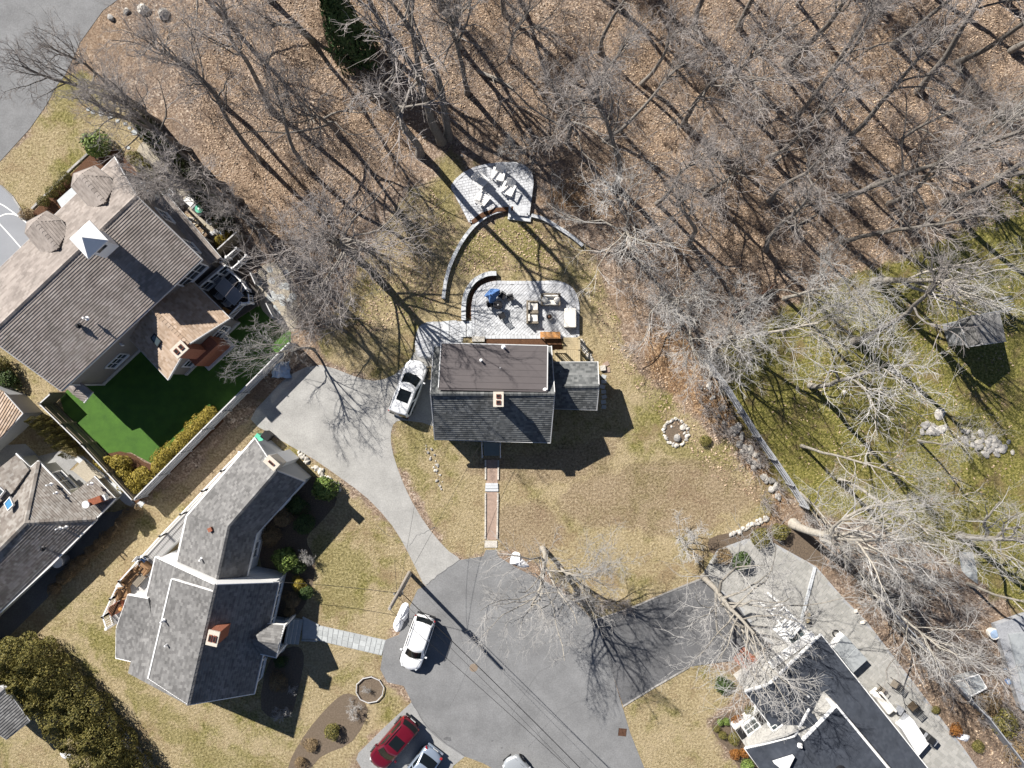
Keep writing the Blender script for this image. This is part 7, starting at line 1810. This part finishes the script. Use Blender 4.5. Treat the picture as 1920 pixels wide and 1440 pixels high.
# big evergreen hedge at the bottom left
hx = 20
hp2 = [(40, 1225), (75, 1228), (20, 1255), (60, 1265), (100, 1262), (90, 1300), (130, 1298), (125, 1335), (160, 1330), (150, 1370), (190, 1365), (170, 1405), (215, 1400), (200, 1440), (240, 1435), (-10, 1230), (215, 1470), (265, 1470)]
for i, (x, y) in enumerate(hp2): shrub('%s big olive evergreen of the hedge, counted from the top at bottom left' % ORD[i], x + hx, y - 8, R.uniform(1.3, 1.65), R.uniform(3.3, 4.0), 'olive', i, 'evergreen_bush', 'evergreen', 'big evergreen hedge at the bottom left')
for lb, x, y, r_, h_, k in (
    ('bright round rhododendron at the driveway corner of the white house', 612, 912, 1.0, 1.6, 'bright'), ('bright round rhododendron by the inner corner of the white house', 541, 1043, 1.0, 1.9, 'bright'), ('dark leafy shrub right of the inner corner rhododendron', 564, 1058, .6, 1.2, 'deep'),
    ('yellow olive shrub by the corner of the white gable', 563, 1091, .55, .9, 'gold'), ('dark shrub in the shade below the white gable corner', 577, 1108, .6, 1.0, 'deep'), ('dull brown shrub under the front window of the white house', 553, 1122, .7, .9, 'dead'), ('dull low shrub beside the porch of the white house', 545, 1145, .5, .7, 'dead'),
    ('shaded shrub against the wing of the white house, upper', 560, 945, .8, 1.2, 'deep'), ('shaded shrub against the wing of the white house, middle', 535, 968, .85, 1.1, 'dead'), ('shaded shrub against the wing of the white house, lower', 512, 1002, .85, 1.1, 'dead'), ('shaded shrub in the bed right of the wing', 575, 980, .9, 1.0, 'deep'), ('shaded shrub under the second front window', 528, 1238, .5, .8, 'deep'), ('shaded shrub below the porch', 524, 1275, .8, .9, 'dead'),
    ('olive shrub in the dark bed near the red wagon', 625, 1365, .7, 1.0, 'ball_olive'), ('brown dried shrub at the bottom edge bed', 585, 1395, .6, .5, 'dead'), ('olive shrub at the lower end of the dark bed', 565, 1425, .5, .6, 'dead'),
    ('olive rounded shrub by the stone row at the dry lawn corner', 1420, 1003, .8, 1.2, 'ball_olive'), ('olive shrub right of the rounded one, under the old tree', 1457, 995, .75, 1.1, 'ball_olive'), ('dark shrub at the edge of the tan patio', 1385, 1048, .8, 1.2, 'deep'), ('brown green shrub in the dark bed left', 1355, 1040, .7, 1.0, 'dead'),
    ('small green ball shrub at the bed tip, left of a pair', 1349, 1352, .28, .45, 'bright'), ('small green ball shrub at the bed tip, right of a pair', 1361, 1350, .3, .45, 'bright'), ('small green shrub at the bed edge below the pair', 1342, 1365, .3, .4, 'ball_olive'), ('rust coloured round shrub by the white bay', 1383, 1347, .5, .7, 'rusty'), ('olive round shrub below the white bay', 1372, 1380, .5, .7, 'ball_olive'), ('pale olive shrub at the bed edge', 1352, 1376, .35, .5, 'ball_olive'), ('rust coloured shrub lower in the front bed', 1376, 1410, .45, .6, 'rusty'), ('red and green shrub against the front wall', 1394, 1408, .42, .6, 'rusty'), ('bright green shrub at the bottom of the front bed', 1399, 1432, .55, .7, 'bright'), ('olive shrub in the bed beside the stone corner', 1402, 1330, .45, .7, 'ball_olive'), ('blue green shrub under the bare tree at the stone house', 1352, 1280, .7, .9, 'deep'),
    ('red brown shrub beyond the tan patio', 1787, 1365, .5, .7, 'rusty'), ('olive shrub beyond the tan patio by the path', 1828, 1395, .5, .6, 'ball_olive'), ('small olive shrub left of the rust soil', 1752, 1330, .35, .4, 'ball_olive'),
    ('dark olive shrub behind the cold frame, upper', 1842, 1312, 1.0, 1.4, 'dead'), ('dark olive shrub behind the cold frame, middle', 1868, 1345, 1.1, 1.4, 'ball_olive'), ('dark olive shrub behind the cold frame, lower', 1900, 1395, 1.2, 1.5, 'dead'), ('dark leafy bush in the shade at the left frame edge', 8, 690, 1.0, 1.6, 'ball_olive'), ('dark leafy bush below the first one at the left frame edge', 22, 712, .9, 1.3, 'deep'),
    ('olive bush at the foot of the grey diagonal fence', 1322, 825, .5, .5, 'ball_olive')): shrub(lb, x, y, r_, h_, k, int(x))
# evergreen in the wood
shrub('dark green conifer at the top of the wood', 668, 98, 2.0, 9.5, 'pine', 0, 'conifer', 'conifer')
# bare ornamental shrubs
def bare_shrub(label, px, py, s, var=0, kind='small', squash=.8):
    tr_, li, tw, h0 = PROTO[kind][var]; x, y = P2(px, py); o = thing('bare_shrub', label, 'shrub', (x, y, -.3 * s), R.uniform(0, 6.28)); k = s / h0 * 1.7
    o.scale = (k * 1.15, k * 1.15, k * squash); a = link('trunk', tr_, o); link('limbs', li, a); link('crown', tw, o); return o
bare_shrub('pinkish bare ornamental shrub on the lawn by the white house', 585, 1048, 1.5, 0); bare_shrub('pale bare coral-like shrub in the shade below the porch', 537, 1335, 1.3, 1); bare_shrub('small pale bare shrub above the coral-like one', 547, 1288, .8, 0); bare_shrub('brown bare shrub with a fan of shadow beside the ring edging', 662, 1330, 1.3, 1); bare_shrub('bare shrub in the ring edging', 692, 1292, .8, 0); bare_shrub('large bare shrub on the lawn right of the circle tree', 1090, 1105, 2.2, 0)

# ---------------------------------------------------------------- fallen logs in the wood
for lb, a, b, r_ in (('pale fallen log lying in the litter above the upper patio', (896, 132), (962, 168), .16), ('long thin fallen log in the right half of the wood', (1450, 305), (1500, 270), .07), ('fallen log near the lower edge of the wood, right of centre', (1480, 430), (1540, 398), .08), ('short fallen log in the left part of the wood', (560, 190), (590, 230), .09), ('fallen log below the conifer at the top of the wood', (700, 150), (742, 132), .1), ('fallen log near the right edge of the wood', (1790, 130), (1830, 190), .09), ('fallen log among the litter left of the leaning slender tree', (1085, 180), (1100, 225), .1)):
    A_, B_ = P(*a), P(*b); A_.z = ground_z(A_.x, A_.y) + r_ * .7; B_.z = ground_z(B_.x, B_.y) + r_ * .6; M_ = (A_ + B_) / 2 + Vector((.1, .06, .02))
    rr_ = random.Random(int(a[0])); d_ = (B_ - A_).normalized(); sd = Vector((-d_.y, d_.x, 0))
    mb = MB().tube([A_, A_.lerp(M_, .5), M_, M_.lerp(B_, .5), B_], [r_, r_ * .95, r_ * .85, r_ * .7, r_ * .5], 8)
    for i in range(4):
        t = rr_.uniform(.3, .95); q = A_.lerp(B_, t); s_ = rr_.choice((-1, 1)); mb.tube([q, q + (d_ * .5 + sd * s_ * .6 + Vector((0, 0, .25))) * rr_.uniform(.5, 1.1)], [r_ * .35, r_ * .12], 5)
    solo(mb, 'fallen_log', M['palebark'], lb, 'log', ((A_.x + B_.x) / 2, (A_.y + B_.y) / 2, 0))
